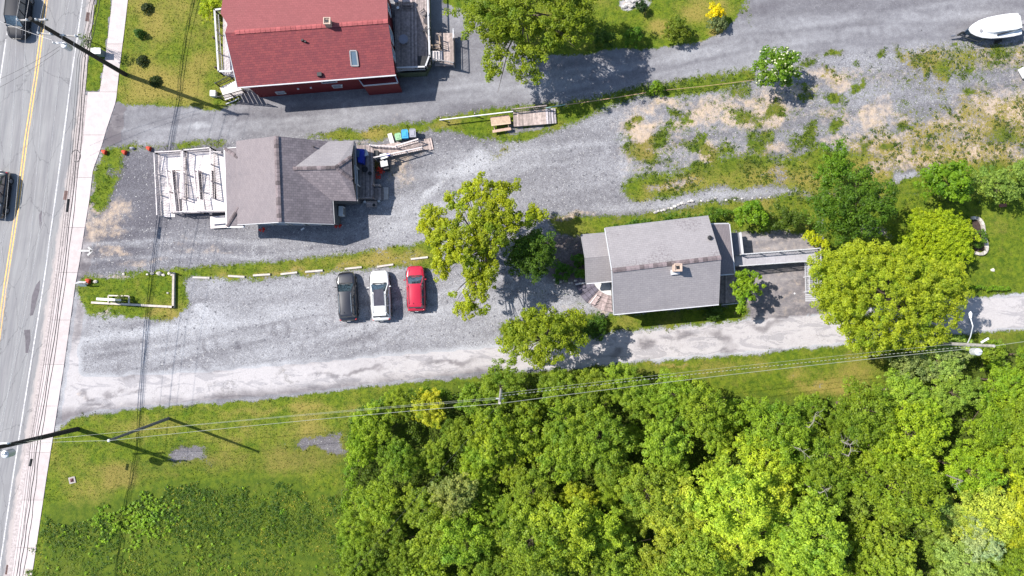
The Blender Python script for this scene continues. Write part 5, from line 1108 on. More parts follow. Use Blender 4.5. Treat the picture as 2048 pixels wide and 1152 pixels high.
def table(px, py, r, z0, lab, h=.72, mat=TBL):
    c = W(px, py, z0); t = thing('round_table', lab, 'table', c); mb = MB(); mb.lathe((c.x, c.y, c.z), [(r*.96, h-.04), (r, h-.02), (r, h), (r*.95, h+.01)], 20, .5); mb.build('tabletop', mat, t)
    for k in range(4): mb = MB(); a = k*math.pi/2+.7; mb.bar((c.x, c.y, c.z+h*.5), (c.x+r*.7*math.cos(a), c.y+r*.7*math.sin(a), c.z), .04, .04); mb.build('leg', IRONB, t)
    mb = MB(); mb.tube([(c.x, c.y, c.z+h*.45), (c.x, c.y, c.z+h-.03)], .04, 6); mb.build('pedestal', IRONB, t)
table(809, 84, .46, dz, 'big round grey table on the back deck of the red house'); table(794, 5, .24, dz, 'small round grey table near the wall at the top of the back deck', .5); table(797, 19, .14, dz, 'tiny round white stool below the small round table on the back deck', .4, WHITE)
DKF = M('dark_fabric', (.05, .045, .05), .8, .2, 4, attr=.1)
def patio_chair(px, py, z0, rz, lab, mat=DKF, frame=IRONB, s=1.0, cat='chair', nm='patio_chair'):
    c = W(px, py, z0); t = thing(nm, lab, cat, c); ca, sa = math.cos(rz), math.sin(rz)
    def L(x, y, z): return Vector((c.x+(ca*x-sa*y)*s, c.y+(sa*x+ca*y)*s, c.z+z*s))
    mb = MB(); mb.bar(L(0, -.24, .42), L(0, .24, .42), .5*s, .05*s); mb.build('seat', mat, t)
    mb = MB(); mb.bar(L(-.26, -.24, .68), L(-.26, .24, .68), .05*s, .5*s); mb.build('backrest', mat, t)
    for i, j in ((-1, -1), (1, -1), (1, 1), (-1, 1)): mb = MB(); mb.bar(L(.22*i, .23*j, 0), L(.22*i, .23*j, .42 if i > 0 else .9), .04, .04); mb.build('leg', frame, t)
    for j in (-1, 1): mb = MB(); mb.bar(L(-.24, .26*j, .62), L(.24, .26*j, .62), .05, .04); mb.build('armrest', frame, t)
patio_chair(848, 31, dz, 3.7, 'grey folding chair at the top of the sunny strip of the back deck', M('grey_fabric', (.16, .14, .14), .8, .2, 4, attr=.1)); patio_chair(854, 64, dz, 2.6, 'dark patio chair lowest along the back deck railing')
table(855, 46, .34, dz, 'dark round table between the two chairs along the back deck railing', .5, DKF)
mb = MB(); mb.prism(WP([(835, 112), (860, 112), (861, 130), (836, 131)], dz+.75), dz+.68, dz+.75); hz = mb.build('hot_tub_lid', BLK); 
mb = MB(); mb.prism(WP([(837, 114), (859, 114), (859, 129), (838, 130)], dz+.7), dz, dz+.68); b2_ = mb.build('cabinet', WOODB)
t = thing('storage_box', 'black-topped storage box in the lower right corner of the back deck', 'storage box', (0, 0, 0)); hz.parent = t; hz.name = 'lid'; b2_.parent = t
# lower landing right of the back deck
ll = thing('entrance_landing', 'boarded landing and steps with dark railings right of the back deck', 'landing', W(890, 95))
lz = .7
planks(ll, [W(870, 132, lz), W(870, 66, lz), W(909, 66, lz), W(910, 132, lz)], .15, WOODP, nm='landing_boards')
for i in range(4): mb = MB(); mb.bar(W(866+5.4*i, 102, dz-.1-.12*i), W(866.5+5.4*i, 122, dz-.1-.12*i), .26, .05); mb.build('step', WOODW, ll)
railing(ll, W(908, 66, lz), W(908, 84, lz), TRIM, .9, .14, rw=.12); railing(ll, W(909, 84, lz), W(910, 131, lz), IRONB, .9, .14); railing(ll, W(866, 124, lz), W(908, 132, lz), TRIMG, .9, .14); railing(ll, W(866, 98, lz), W(882, 97, lz), WOODT, .9, .2, rw=.05); railing(ll, W(882, 97, lz), W(880, 80, lz), WOODT, .9, .2, rw=.05)
# ================================================================== right-hand pale house
ph = thing('pale_roof_house', 'house with pale grey roof and brick chimney between dark evergreen and parking yard', 'house', W(1330, 530))
E, RZ = 4.0, 6.0
al, ar = W(1211, 457, E), W(1417, 433, E); bl, br2 = W(1225, 541, RZ), W(1442, 515, RZ); cl, cr = W(1229, 628, E), W(1438, 608, E)
SH_WORN = shingle('worn_grey_shingles', (.235, .22, .225), (.205, .192, .197), (.14, .13, .135), .4, .2, stain=(.15, .14, .145), light=(.32, .30, .305), worn=.85)
roof_mb([[ar, al, bl, br2]]).build('roof', SH_WORN, ph, label='north roof slope with worn shingles'); roof_mb([[cl, cr, br2, bl]]).build('roof', SH_LITE, ph, label='south roof slope with even shingle rows')
caps(ph, bl+zu, br2+zu, RIDGE_D, 24, .40)
gutter(ph, cl+Vector((0, -.05, -.08)), cr+Vector((0, -.05, -.08)), TRIM); gutter(ph, al+Vector((0, .05, -.08)), ar+Vector((0, .05, -.08)), TRIMG)
for s0, s1 in ((cl, bl), (bl, al)): mb = MB(); mb.bar(s0+Vector((-.06, 0, -.1)), s1+Vector((-.06, 0, -.1)), .07, .2, .5); mb.build('bargeboard', TRIM, ph)
B_ = inset([cl, cr, ar, al], .35); walls(ph, B_, 0, E-.12, WALLG)
mb = MB(); mb.add([cr+Vector((-.4, 0, -.1)), ar+Vector((-.4, 0, -.1)), br2+Vector((-.4, 0, -.14))], [[0, 1, 2]], .6); mb.add([cl+Vector((.3, 0, -.1)), al+Vector((.3, 0, -.1)), bl+Vector((.3, 0, -.14))], [[2, 1, 0]], .6); mb.build('gable_wall', TRIMG, ph)
chimney(ph, 1356, 535, 5.4, 6.7, .6, TRIM)
p, nn = onroof(1418, 476, al, ar, bl); mb = MB(); mb.lathe((p.x, p.y, p.z-.1), [(.14, 0), (.14, .3), (.2, .32), (.2, .42), (.05, .46)], 10); mb.build('roof_vent', BLK, ph)
E2, R2 = 2.9, 3.9
pa, pb = W(1163, 471, E2), W(1213, 466, E2); pc, pd = W(1171, 516, R2), W(1220, 511, R2); pe, pf = W(1173, 566, E2), W(1225, 561, E2)
pb, pd, pf = pb+Vector((.5, 0, 0)), pd+Vector((.5, 0, 0)), pf+Vector((.25, 0, 0))
roof_mb([[pb, pa, pc, pd], [pe, pf, pd, pc]]).build('porch_roof', SH_LITE, ph)
for a_, b_ in ((pa, pc), (pc, pe)): mb = MB(); mb.bar(a_+Vector((-.04, 0, -.08)), b_+Vector((-.04, 0, -.08)), .06, .16); mb.build('bargeboard', TRIMG, ph)
gutter(ph, pe+Vector((0, -.06, -.08)), pf+Vector((0, -.06, -.08)), TRIM); gutter(ph, pa+Vector((0, .06, -.08)), pb+Vector((0, .06, -.08)), TRIMG)
mb = MB()
walls(ph, [Vector((pe.x+.3, pe.y+.5, 0)), Vector((pf.x, pf.y+.5, 0)), Vector((pb.x, pb.y-.3, 0)), Vector((pa.x+.3, pa.y-.3, 0))], 0, E2-.1, WALLG, 'porch_wall')
# low rear roofs on the right
qa, qb, qc, qd = W(1424, 450, 3.4), W(1458, 448, 3.2), W(1469, 547, 3.2), W(1436, 551, 3.5)
qa = qa+Vector((-1.2, 0, .35)); qd = qd+Vector((-.8, 0, .3))
roof_mb([[qc, qb, qa, qd]]).build('rear_roof', SH_GREY, ph); gutter(ph, qb+Vector((.05, 0, -.06)), qc+Vector((.05, 0, -.06)), TRIM); gutter(ph, qa+Vector((0, .05, -.06)), qb+Vector((0, .05, -.06)), TRIM); gutter(ph, qd+Vector((0, -.05, -.06)), qc+Vector((0, -.05, -.06)), TRIM)
walls(ph, [Vector((qd.x, qd.y+.3, 0)), Vector((qc.x-.35, qc.y+.3, 0)), Vector((qb.x-.35, qb.y-.3, 0)), Vector((qa.x, qa.y-.3, 0))], 0, 3.1, WALLG, 'rear_wall')
sa_ = [W(1462, 466, 1.9), W(1480, 465, 1.9), W(1485, 509, 1.9), W(1467, 511, 1.9)]
mb = MB(); mb.prism(sa_, 1.8, 1.9); mb.build('lean_to_roof', M('grey_membrane', (.13, .13, .15), .85, .1, 2, attr=0), ph)
mb = MB(); mb.bar(sa_[1]+Vector((0, 0, .04)), sa_[2]+Vector((0, 0, .04)), .2, .12); mb.build('lean_to_trim', TRIM, ph)
mb = MB(); mb.prism([sa_[0]+Vector((0, -.1, 0)), sa_[1]+Vector((-.15, -.1, 0)), sa_[2]+Vector((-.15, .1, 0)), sa_[3]+Vector((0, .1, 0))], 0, 1.78); mb.build('lean_to_wall', WALLG, ph)
wd = thing('wooden_deck', 'weathered plank deck between the pale-roofed house and the small lime tree', 'deck', W(1455, 580))
planks(wd, [W(1440, 607, .6), W(1440, 552, .6), W(1478, 549, .6), W(1478, 604, .6)], .17, WOODG, nm='deck_boards'); mb = MB(); mb.bar(W(1442, 610, .45), W(1479, 606, .45), .08, .35); mb.build('edge_board', TRIM, wd)
# entrance ramp to the parking yard
er_ = thing('wheelchair_ramp', 'long grey wheelchair ramp with white railings crossing the parking yard and turning down', 'wheelchair ramp', W(1560, 515))
rz_ = 1.4
planks(er_, [W(1470, 533, 1.6), W(1470, 511, 1.6), W(1630, 499, 1.1), W(1632, 521, 1.1)], .9, M('grey_decking', (.31, .30, .32), .8, .08, 3, attr=.05), nm='ramp_boards')
planks(er_, [W(1611, 603, .05), W(1633, 603, .05), W(1631, 521, 1.1), W(1609, 522, 1.1)], .2, M('pale_decking', (.36, .35, .36), .8, .08, 3, attr=.12), gap=.03, nm='ramp_boards')
railing(er_, W(1478, 510, 1.6), W(1633, 498, 1.1), TRIM, .9, .25); railing(er_, W(1474, 533, 1.6), W(1603, 524, 1.15), TRIM, .9, .14); railing(er_, W(1633, 498, 1.1), W(1634, 600, .1), TRIM, .9, .16); railing(er_, W(1609, 524, 1.1), W(1611, 584, .3), TRIM, .9, .14)
mb = MB()
for i in range(8): q = W(1480+20*i, 511-1.5*i); mb.bar(q, Vector((q.x, q.y, 1.5-.06*i)), .12, .12); q = W(1480+18*i, 531-1.4*i); mb.bar(q, Vector((q.x, q.y, 1.5-.06*i)), .12, .12)
mb.build('ramp_posts', TRIMG, er_)
# curved entry steps
cs = thing('curved_steps', 'quarter-round stone entrance steps with white platform left of the pale-roofed house', 'steps', W(1200, 580))
C0 = W(1227, 548, .5); k = H/F*.99
SLATE = M('slate_slab', (.105, .095, .12), .8, .2, 3, attr=.25, bump=.2); PSTONE = M('pinkish_stone', (.27, .215, .21), .8, .3, 5, attr=.35)
def ring(r0, r1, a0, a1, z0, z1, mat, nm, n=10):
    mb = MB(); P = [(C0.x+r1*k*math.cos(math.radians(a0+(a1-a0)*i/n)), C0.y+r1*k*math.sin(math.radians(a0+(a1-a0)*i/n))) for i in range(n+1)]
    if r0 <= 0: P += [(C0.x, C0.y)]
    else: P += [(C0.x+r0*k*math.cos(math.radians(a0+(a1-a0)*i/n)), C0.y+r0*k*math.sin(math.radians(a0+(a1-a0)*i/n))) for i in range(n, -1, -1)]
    # concave ring: build as quads
    for i in range(n):
        aa, ab = math.radians(a0+(a1-a0)*i/n), math.radians(a0+(a1-a0)*(i+1)/n)
        q = [(C0.x+r_*k*math.cos(x_), C0.y+r_*k*math.sin(x_)) for r_, x_ in ((max(r0, .5), aa), (r1, aa), (r1, ab), (max(r0, .5), ab))]
        MB.prism(mb, q, z0, z1, .5+.4*math.sin(i*2.1))
    mb.build(nm, mat, cs)
ring(0, 44, 180, 272, 0, .92, M('white_concrete', (.50, .49, .47), .7, .12, 3, attr=.05), 'platform', 14)
for i, (r0, r1) in enumerate(((44, 52), (52, 60), (60, 68), (68, 76))): ring(r0, r1, 228, 272, 0, .74-.18*i, PSTONE, 'step', 8)
for i, (r0, r1) in enumerate(((44, 52), (52, 60), (60, 69), (69, 78))):
    for j in range(3): ring(r0+.4, r1, 186+14*j, 199.4+14*j, 0, .60-.16*i, SLATE, 'slab', 3)
for j in range(12):
    p = W(1185+R.uniform(0, 14), 588+R.uniform(0, 26)); a = math.atan2(p.y-C0.y, p.x-C0.x)
mb = MB(); mb.bar(W(1193, 590, 1.2), W(1180, 607, .9), .05, .05); mb.bar(W(1193, 590, .3), W(1193, 590, 1.2), .05, .05); mb.bar(W(1180, 607, 0), W(1180, 607, .9), .05, .05); mb.build('handrail', WHITE, cs)
mb = MB(); mb.bar(W(1151, 569, .2), W(1172, 565, .2), .14, .4); mb.build('wing_wall', TRIM, cs)
mb = MB(); mb.prism(WP([(1222, 560), (1225, 560), (1229, 630), (1226, 630)]), 0, .3); mb.build('side_wall', TRIM, cs)
# ------------------------------------------------------------------ vehicles
def paint_mat(name, col, metal=.0, rough=.35):
    m, nt, b = nmat(name); b.inputs['Base Color'].default_value = (*col, 1); b.inputs['Metallic'].default_value = metal
    b.inputs['Roughness'].default_value = rough; b.inputs['Coat Weight'].default_value = 1; b.inputs['Coat Roughness'].default_value = .06
    n_ = noise(nt, 3, 3, .6, geo(nt)); nt.links.new(mixc(nt, ss(nt, n_, .3, .8, 0, .25), col, [min(1, c*1.15+.006) for c in col]), b.inputs['Base Color'])
    return m
CGL = M('car_glass', (.025, .04, .05), .05, .7, 7, spec=1.0, attr=0, coat=1); TYRE = M('tyre_rubber', (.02, .02, .02), .85, .1, 5, attr=0); RIM = M('alloy_rim', (.35, .35, .36), .35, .05, 3, metal=.8, attr=0)
LAMP = M('headlight_glass', (.55, .58, .6), .1, .05, 3, spec=.9, attr=0, coat=1); TAIL = M('taillight_red', (.35, .01, .015), .15, .1, 3, spec=.8, attr=0, coat=1); TRIMB = M('black_car_trim', (.018, .018, .02), .45, .1, 3, attr=0); CHROME = M('chrome', (.5, .5, .52), .15, .05, 3, metal=1, attr=0); PLATE = M('number_plate', (.6, .6, .62), .5, .03, 3, attr=0); SEAT = M('cabin_interior', (.10, .11, .12), .8, .2, 8, attr=.1)
def patch(mb, c00, c10, c11, c01, nu=6, nv=5, bulge=.04, c=.5):
    """bilinear patch with outward bulge"""
    c00, c10, c11, c01 = map(Vector, (c00, c10, c11, c01)); n = (c10-c00).cross(c01-c00).normalized(); vs = []
    for j in range(nv+1):
        for i in range(nu+1):
            u, v = i/nu, j/nv; p = c00*(1-u)*(1-v)+c10*u*(1-v)+c11*u*v+c01*(1-u)*v
            vs.append(p+n*bulge*4*(u*(1-u))**.9*(.5+.5*4*v*(1-v)))
    mb.add(vs, [[j*(nu+1)+i, j*(nu+1)+i+1, (j+1)*(nu+1)+i+1, (j+1)*(nu+1)+i] for j in range(nv) for i in range(nu)], c)
def make_car(label, loc, heading, mat, L=4.7, Wd=1.84, Ht=1.6, hood=.27, roofr=None, roofmat=None, rails=True, rearz=.95, group=None, nm='parked_car', cat='car', spoiler=True, taper=.0):
    t = thing(nm, label, cat, loc, group); del ORG[t.name]; t.rotation_euler = (0, 0, heading)
    h, w = L/2, Wd/2; cow = h-L*hood; belt = .98 if Ht > 1.5 else .92
    rf, rr = cow-L*.17, -h+L*.145; back = -h+L*.065
    # body shell: stations from the nose to the tail (y, half width, top z, sill z)
    S = [(h, w*.60, .62, .34), (h-.05, w*.74, .74, .26), (h-.18, w*.86, .84, .22), (h-.45, w*.95, .91, .2), (h-.85, w*.985, .955, .2), (cow+.05, w, .985, .2), (cow-.5, w, belt, .2), (0, w, belt, .2), (-h+1.0, w, belt+.01, .2), (-h+.55, w*.985, belt, .2), (-h+.25, w*.95, .95, .22), (-h+.07, w*.88, .88, .26), (-h, w*.76, .72, .34)]
    mb = MB(); vs = []; m_ = 13
    for y, ww, zt, zs in S:
        pr = [(.90, zs), (.985, zs+.08), (1.0, .48), (.995, .62), (.975, zt-.14), (.93, zt-.035), (.80, zt)]
        rg_ = [(-a*ww, z) for a, z in pr]+[(a*ww, z) for a, z in pr[::-1]]
        rg_ = rg_[:7]+[(-.45*ww, zt+.018), (0, zt+.024), (.45*ww, zt+.018)]+rg_[7:]
        vs += [(x, y, max(z, zs)) for x, z in rg_]
    k = 17
    fs = [[i*k+j, i*k+j+1, (i+1)*k+j+1, (i+1)*k+j] for i in range(len(S)-1) for j in range(k-1)]
    fs += [[i*k+k-1, i*k, (i+1)*k, (i+1)*k+k-1] for i in range(len(S)-1)]+[list(range(k))[::-1], [(len(S)-1)*k+j for j in range(k)]]
    mb.add(vs, fs, .5); body = mb.build('body', mat, t, smooth=True)
    md = body.modifiers.new('sub', 'SUBSURF'); md.levels = 1; md.render_levels = 1
    # hood creases
    mb = MB()
    for s in (-1, 1): mb.bar((s*w*.60, h-.35, .925), (s*w*.70, cow+.03, 1.0), .03, .018)
    mb.build('hood_crease', mat, body)
    # greenhouse
    g = w*.90; gr = w*.66; gz_ = belt+.01
    A1, A2 = (-g*.95, cow, gz_+.02), (g*.95, cow, gz_+.02); B1, B2 = (-gr, rf, Ht-.05), (gr, rf, Ht-.05); C1, C2 = (-gr*.97, rr, Ht-.06), (gr*.97, rr, Ht-.06); D1, D2 = (-g*.9, back, rearz+.06), (g*.9, back, rearz+.06)
    mb = MB(); patch(mb, B1, B2, A2, A1, 8, 4, -.06); ws_ = mb.build('windshield', CGL, t, smooth=True)
    mb = MB(); patch(mb, D1, D2, C2, C1, 8, 3, -.05); mb.build('rear_window', CGL, t, smooth=True)
    rm = roofmat or mat; mb = MB()
    patch(mb, (C1[0]*1.02, C1[1]-.06, C1[2]+.01), (C2[0]*1.02, C2[1]-.06, C2[2]+.01), (B2[0]*1.02, B2[1]+.03, B2[2]+.01), (B1[0]*1.02, B1[1]+.03, B1[2]+.01), 8, 8, .055); mb.build('roof', mat, t, smooth=True)
    if roofr:
        mb = MB(); y0_, y1_ = roofr; patch(mb, (-gr*.80, y0_, Ht+.012), (gr*.80, y0_, Ht+.012), (gr*.80, y1_, Ht+.005), (-gr*.80, y1_, Ht+.005), 6, 6, .012); mb.build('panoramic_roof', roofmat, t, smooth=True)
    for s in (-1, 1):
        q = [(s*g*.98, cow, gz_), (s*gr*1.03, rf, Ht-.07), (s*gr, rr, Ht-.08), (s*g*.95, back+.08, rearz+.06)]; q = [Vector(p) for p in q]
        nS = 3; e0 = [q[0], q[3]]; mb = MB()
        for i in range(nS):
            u0, u1 = i/nS+.02, (i+1)/nS-.02
            lo0 = q[0].lerp(q[3], u0); lo1 = q[0].lerp(q[3], u1)
            hi0 = q[1].lerp(q[2], u0 if i else 0.0); hi1 = q[1].lerp(q[2], u1)
            mb = MB(); F_ = [lo0, lo1, hi1, hi0]
            mb.add(F_, [[0, 1, 2, 3]] if s > 0 else [[3, 2, 1, 0]], .5); mb.build('side_window', CGL, t)
        mb = MB(); mb.bar(q[0], q[1], .07, .06); mb.bar(q[2], q[3], .12, .07); mb.bar(q[1]+Vector((0, 0, .03)), q[2]+Vector((0, 0, .03)), .07, .06)
        for i in (1, 2): mb.bar(q[0].lerp(q[3], i/nS), q[1].lerp(q[2], i/nS), .08, .05)
        mb.build('pillars', mat, t)
        if rails: mb = MB(); mb.tube([(s*gr*.96, rf-.15, Ht+.0), (s*gr*.96, rf-.3, Ht+.07), (s*gr*.94, rr+.25, Ht+.07), (s*gr*.94, rr+.1, Ht)], .02, 5); mb.build('roof_rail', TRIMB if rails != 'c' else CHROME, t)
        mb = MB(); mb.blob((s*(w+.10), cow-.30, belt+.04), .12, (1.0, .6, .7), .03); mb.bar((s*w*.93, cow-.26, belt), (s*(w+.05), cow-.29, belt+.02), .05, .04); mb.build('mirror', mat, t)
        mb = MB(); patch(mb, (s*w*.58, h-.02, .60), (s*w*.93, h-.36, .64), (s*w*.90, h-.42, .84), (s*w*.60, h-.10, .78), 4, 2, .02*s); mb.build('headlight', LAMP, t)
        mb = MB(); mb.blob((s*w*.80, -h+.13, .80), .13, (1, .7, .8), .04); mb.build('taillight', TAIL, t)
        for yy, nn_ in ((h-.85, 'f'), (-h+.85, 'r')):
            mb = MB(); mb.tube([(s*(w-.20), yy, .34), (s*(w-.19), yy, .34), (s*(w-.0), yy, .34), (s*(w+.01), yy, .34)], [.28, .345, .345, .3], 18); wl_ = mb.build('wheel', TYRE, t, smooth=False)
            mb = MB(); mb.tube([(s*(w), yy, .34), (s*(w+.02), yy, .34)], [.22, .19], 12); mb.build('rim', RIM, wl_)
            mb = MB(); pts = [(s*(w+.004), yy+.42*math.cos(a_), .34+.42*math.sin(a_)) for a_ in [math.pi*i/8 for i in range(9)]]; mb.tube(pts, .03, 5); mb.build('wheel_arch', TRIMB, t)
        mb = MB(); mb.bar((s*w*1.0, h-1.3, .25), (s*w*1.0, -h+1.3, .25), .05, .12); mb.build('sill', TRIMB, t)
        mb = MB(); 
        for yy in (cow-1.05, cow-2.05): mb.bar((s*(w+.012), yy+.1, .80), (s*(w+.012), yy-.08, .80), .02, .03)
        mb.build('door_handles', mat, t)
    mb = MB(); mb.bar((-w*.72, cow+.05, gz_+.03), (w*.72, cow+.05, gz_+.03), .10, .02); mb.build('wiper_cowl', TRIMB, t)
    mb = MB(); mb.bar((-w*.62, cow+.02, gz_+.07), (-.05, cow-.12, gz_+.15), .02, .02); mb.bar((.0, cow+.02, gz_+.07), (w*.58, cow-.12, gz_+.15), .02, .02); mb.build('wipers', TRIMB, t)
    mb = MB(); mb.box((0, h-.01, .55), (w*.9, .06, .2)); mb.build('grille', TRIMB, t)
    mb = MB(); mb.bar((-w*.72, -h+.01, .42), (w*.72, -h+.01, .42), .10, .16); mb.build('rear_bumper', TRIMB, t)
    mb = MB(); mb.box((0, -h-.03, .62), (.32, .02, .16)); mb.build('number_plate', PLATE, t)
    if spoiler: mb = MB(); patch(mb, (-gr*.95, rr-.22, Ht-.07), (gr*.95, rr-.22, Ht-.07), (gr*.97, rr, Ht-.035), (-gr*.97, rr, Ht-.035), 6, 2, .02); mb.build('spoiler', mat, t, smooth=True)
    mb = MB(); mb.tube([(-.15, rr+.15, Ht), (-.15, rr+.05, Ht+.1)], [.03, .01], 5); mb.build('antenna', TRIMB, t)
    mb = MB()
    for s in (-1, 1):
        for yy in (cow-1.0, cow-1.95, cow-.15): mb.bar((s*(w+.004), yy, .35), (s*(w-.03), yy, belt-.03), .012, .02)
    mb.bar((-w*.72, cow+.11, .985), (w*.72, cow+.11, .985), .02, .012); mb.build('panel_gaps', TRIMB, t)
    return t
BLACKP = paint_mat('black_car_paint', (.008, .008, .012), 0, .35); WHITEP = paint_mat('white_car_paint', (.60, .60, .59), 0, .4); REDP = paint_mat('red_car_paint', (.40, .008, .03), .15, .3); DARKG = M('dark_roof_glass', (.05, .045, .055), .12, .2, 2, spec=.8, attr=0)
KG = 'cars parked nose to the verge in the lower gravel lot'
def c_at(px, py, z=.8): p = W(px, py, z); p.z = 0; return p
def hd(a, b_):  # heading from tail pixel a to nose pixel b
    p, q = W(*a), W(*b_); return math.atan2(-(q.x-p.x), (q.y-p.y))
make_car('black SUV with roof rails and red tail lights, leftmost of the parked cars', c_at(694, 593), hd((697, 642), (691, 548)), BLACKP, L=4.68, Wd=1.80, Ht=1.68, hood=.24, rails='c', group=KG)
make_car('white SUV with dark panoramic roof, between the black and the red car', c_at(760.5, 591), hd((763, 641), (758, 545)), WHITEP, L=4.82, Wd=1.86, Ht=1.62, hood=.27, roofr=(-1.0, .55), roofmat=DARKG, rails=True, group=KG)
make_car('bright red SUV nearest the sparse maple, rightmost of the parked cars', c_at(831.5, 577), hd((833, 622), (830, 533)), REDP, L=4.36, Wd=1.80, Ht=1.62, hood=.24, rails=True, group=KG)
VANP = paint_mat('dark_van_paint', (.02, .021, .026), 0, .5); vb_ = VANP.node_tree.nodes['Principled BSDF']; vb_.inputs['Coat Weight'].default_value = .12; vb_.inputs['Specular IOR Level'].default_value = .08
make_car('dark van driving down the street under the pole cross-arms at the top left corner', c_at(34, 27, .8)+Vector((0, 0, -.1)), hd((38, -20), (29, 74)), VANP, L=4.75, Wd=1.86, Ht=1.75, hood=.22, rails=False, nm='moving_car')
make_car('black car in the far lane cut off by the left edge of the photo', c_at(-9, 388, .8)+Vector((0, 0, -.1)), hd((-3, 340), (-16, 435)), paint_mat('black_sedan_paint', (.015, .015, .018), .2, .25), L=4.6, Wd=1.82, Ht=1.5, hood=.26, rails=False, nm='moving_car')
# ------------------------------------------------------------------ boat on a trailer
bt = thing('motor_boat', 'white motor boat with pointed bow parked in the top right corner', 'boat', c_at(1985, 50, 1.4)); del ORG[bt.name]
p, q = W(1936, 61, 1.5), W(2042, 46, 1.5); bl_ = (q-p).length; bt.rotation_euler = (0, 0, math.atan2(q.y-p.y, q.x-p.x)); bt.location = ((p.x+q.x)/2, (p.y+q.y)/2, .55)
GEL = M('white_gelcoat', (.62, .62, .62), .3, .05, 2, attr=0, coat=.5); HULLB = M('dark_hull', (.02, .04, .07), .4, .1, 2, attr=0)
st_b = [(-bl_/2, .03, 1.05), (-bl_*.46, .30, 1.0), (-bl_*.38, .56, .95), (-bl_*.25, .84, .9), (-bl_*.08, 1.02, .86), (bl_*.15, 1.10, .84), (bl_*.35, 1.10, .84), (bl_*.5, 1.02, .84)]
vs = []
for x_, w_, z_ in st_b: vs += [(x_, -w_, z_), (x_, -w_*.85, z_*.45), (x_, 0, z_*.05), (x_, w_*.85, z_*.45), (x_, w_, z_)]
mb = MB(); mb.add(vs, [[i*5+j, (i+1)*5+j, (i+1)*5+j+1, i*5+j+1] for i in range(7) for j in range(4)]+[[35, 36, 37, 38, 39]], .5); mb.build('hull', HULLB, bt, smooth=False)
mb = MB(); vs = []
for x_, w_, z_ in st_b: vs += [(x_, -w_*1.03, z_-.03), (x_, -w_*.8, z_+.05), (x_, 0, z_+.10), (x_, w_*.8, z_+.05), (x_, w_*1.03, z_-.03)]
mb.add(vs, [[i*5+j, (i+1)*5+j, (i+1)*5+j+1, i*5+j+1] for i in range(7) for j in range(4)], .5); mb.build('deck', GEL, bt, smooth=True)
cb = [(-bl_*.22, .35), (-bl_*.05, .72), (bl_*.32, .80), (bl_*.44, .70)]
mb = MB(); vs = []
for (x_, w_), z_ in zip(cb, (.98, 1.25, 1.45, 1.40)): vs += [(x_, -w_, .9), (x_, -w_*.85, z_), (x_, w_*.85, z_), (x_, w_, .9)]
mb.add(vs, [[i*4+j, (i+1)*4+j, (i+1)*4+j+1, i*4+j+1] for i in range(3) for j in range(3)]+[[12, 13, 14, 15], [3, 2, 1, 0]], .5); mb.build('shrink_wrap_cover', GEL, bt, smooth=False)
mb = MB(); mb.bar((bl_*.02, -.85, .98), (bl_*.44, -.62, 1.25), .10, .10); mb.build('grab_rail', TRIMB, bt)
mb = MB(); mb.lathe((-bl_*.27, -.22, 1.0), [(.16, 0), (.16, .05), (.1, .07)], 12); mb.build('deck_hatch', TRIMG, bt)
mb = MB(); mb.box((bl_*.53, 0, .75), (.4, .4, .7)); mb.build('outboard_motor', TRIMG, bt)
tr_ = thing('boat_trailer', 'galvanised trailer under the white motor boat', 'trailer', bt.location); del ORG[tr_.name]; tr_.location.z = 0; tr_.rotation_euler = bt.rotation_euler
mb = MB(); mb.bar((-bl_*.5-1.0, 0, .5), (bl_*.45, 0, .45), .12, .12); mb.bar((-bl_*.2, -.8, .45), (bl_*.45, -.8, .45), .1, .1); mb.bar((-bl_*.2, .8, .45), (bl_*.45, .8, .45), .1, .1); mb.bar((-bl_*.5-.2, 0, .5), (-bl_*.2, -.8, .45), .08, .08); mb.bar((-bl_*.5-.2, 0, .5), (-bl_*.2, .8, .45), .08, .08); mb.build('frame', RIM, tr_)
mb = MB(); mb.bar((-bl_*.5-.35, 0, .5), (-bl_*.5-.3, 0, 1.25), .12, .25); mb.build('winch_post', IRONB, tr_)
for s in (-1, 1): mb = MB(); mb.tube([(bl_*.2, s*1.0, .32), (bl_*.2, s*1.2, .32)], .32, 14); mb.build('wheel', TYRE, tr_)
mb = MB(); mb.tube([W(1975, 73, 1.4), W(1944, 94, .1)], .025, 5); tag(mb.build('pole', CHROME), 'thin metal pole leaning on the white boat', 'pole')
mb = MB(); mb.tube([W(1852, 93, .9), W(1829, 109, .05)], .02, 5); tag(mb.build('stick', BARKL), 'thin leaning stake in the grass left of the boat', 'stake')
mb = MB(); P_ = [W(2038, 138, .5), W(2060, 128, .5), W(2060, 160, .5), W(2048, 156, .5)]; mb.prism(P_, .3, .75); tag(mb.build('dinghy', GEL), 'corner of a white upturned dinghy at the right edge below the boat', 'dinghy')
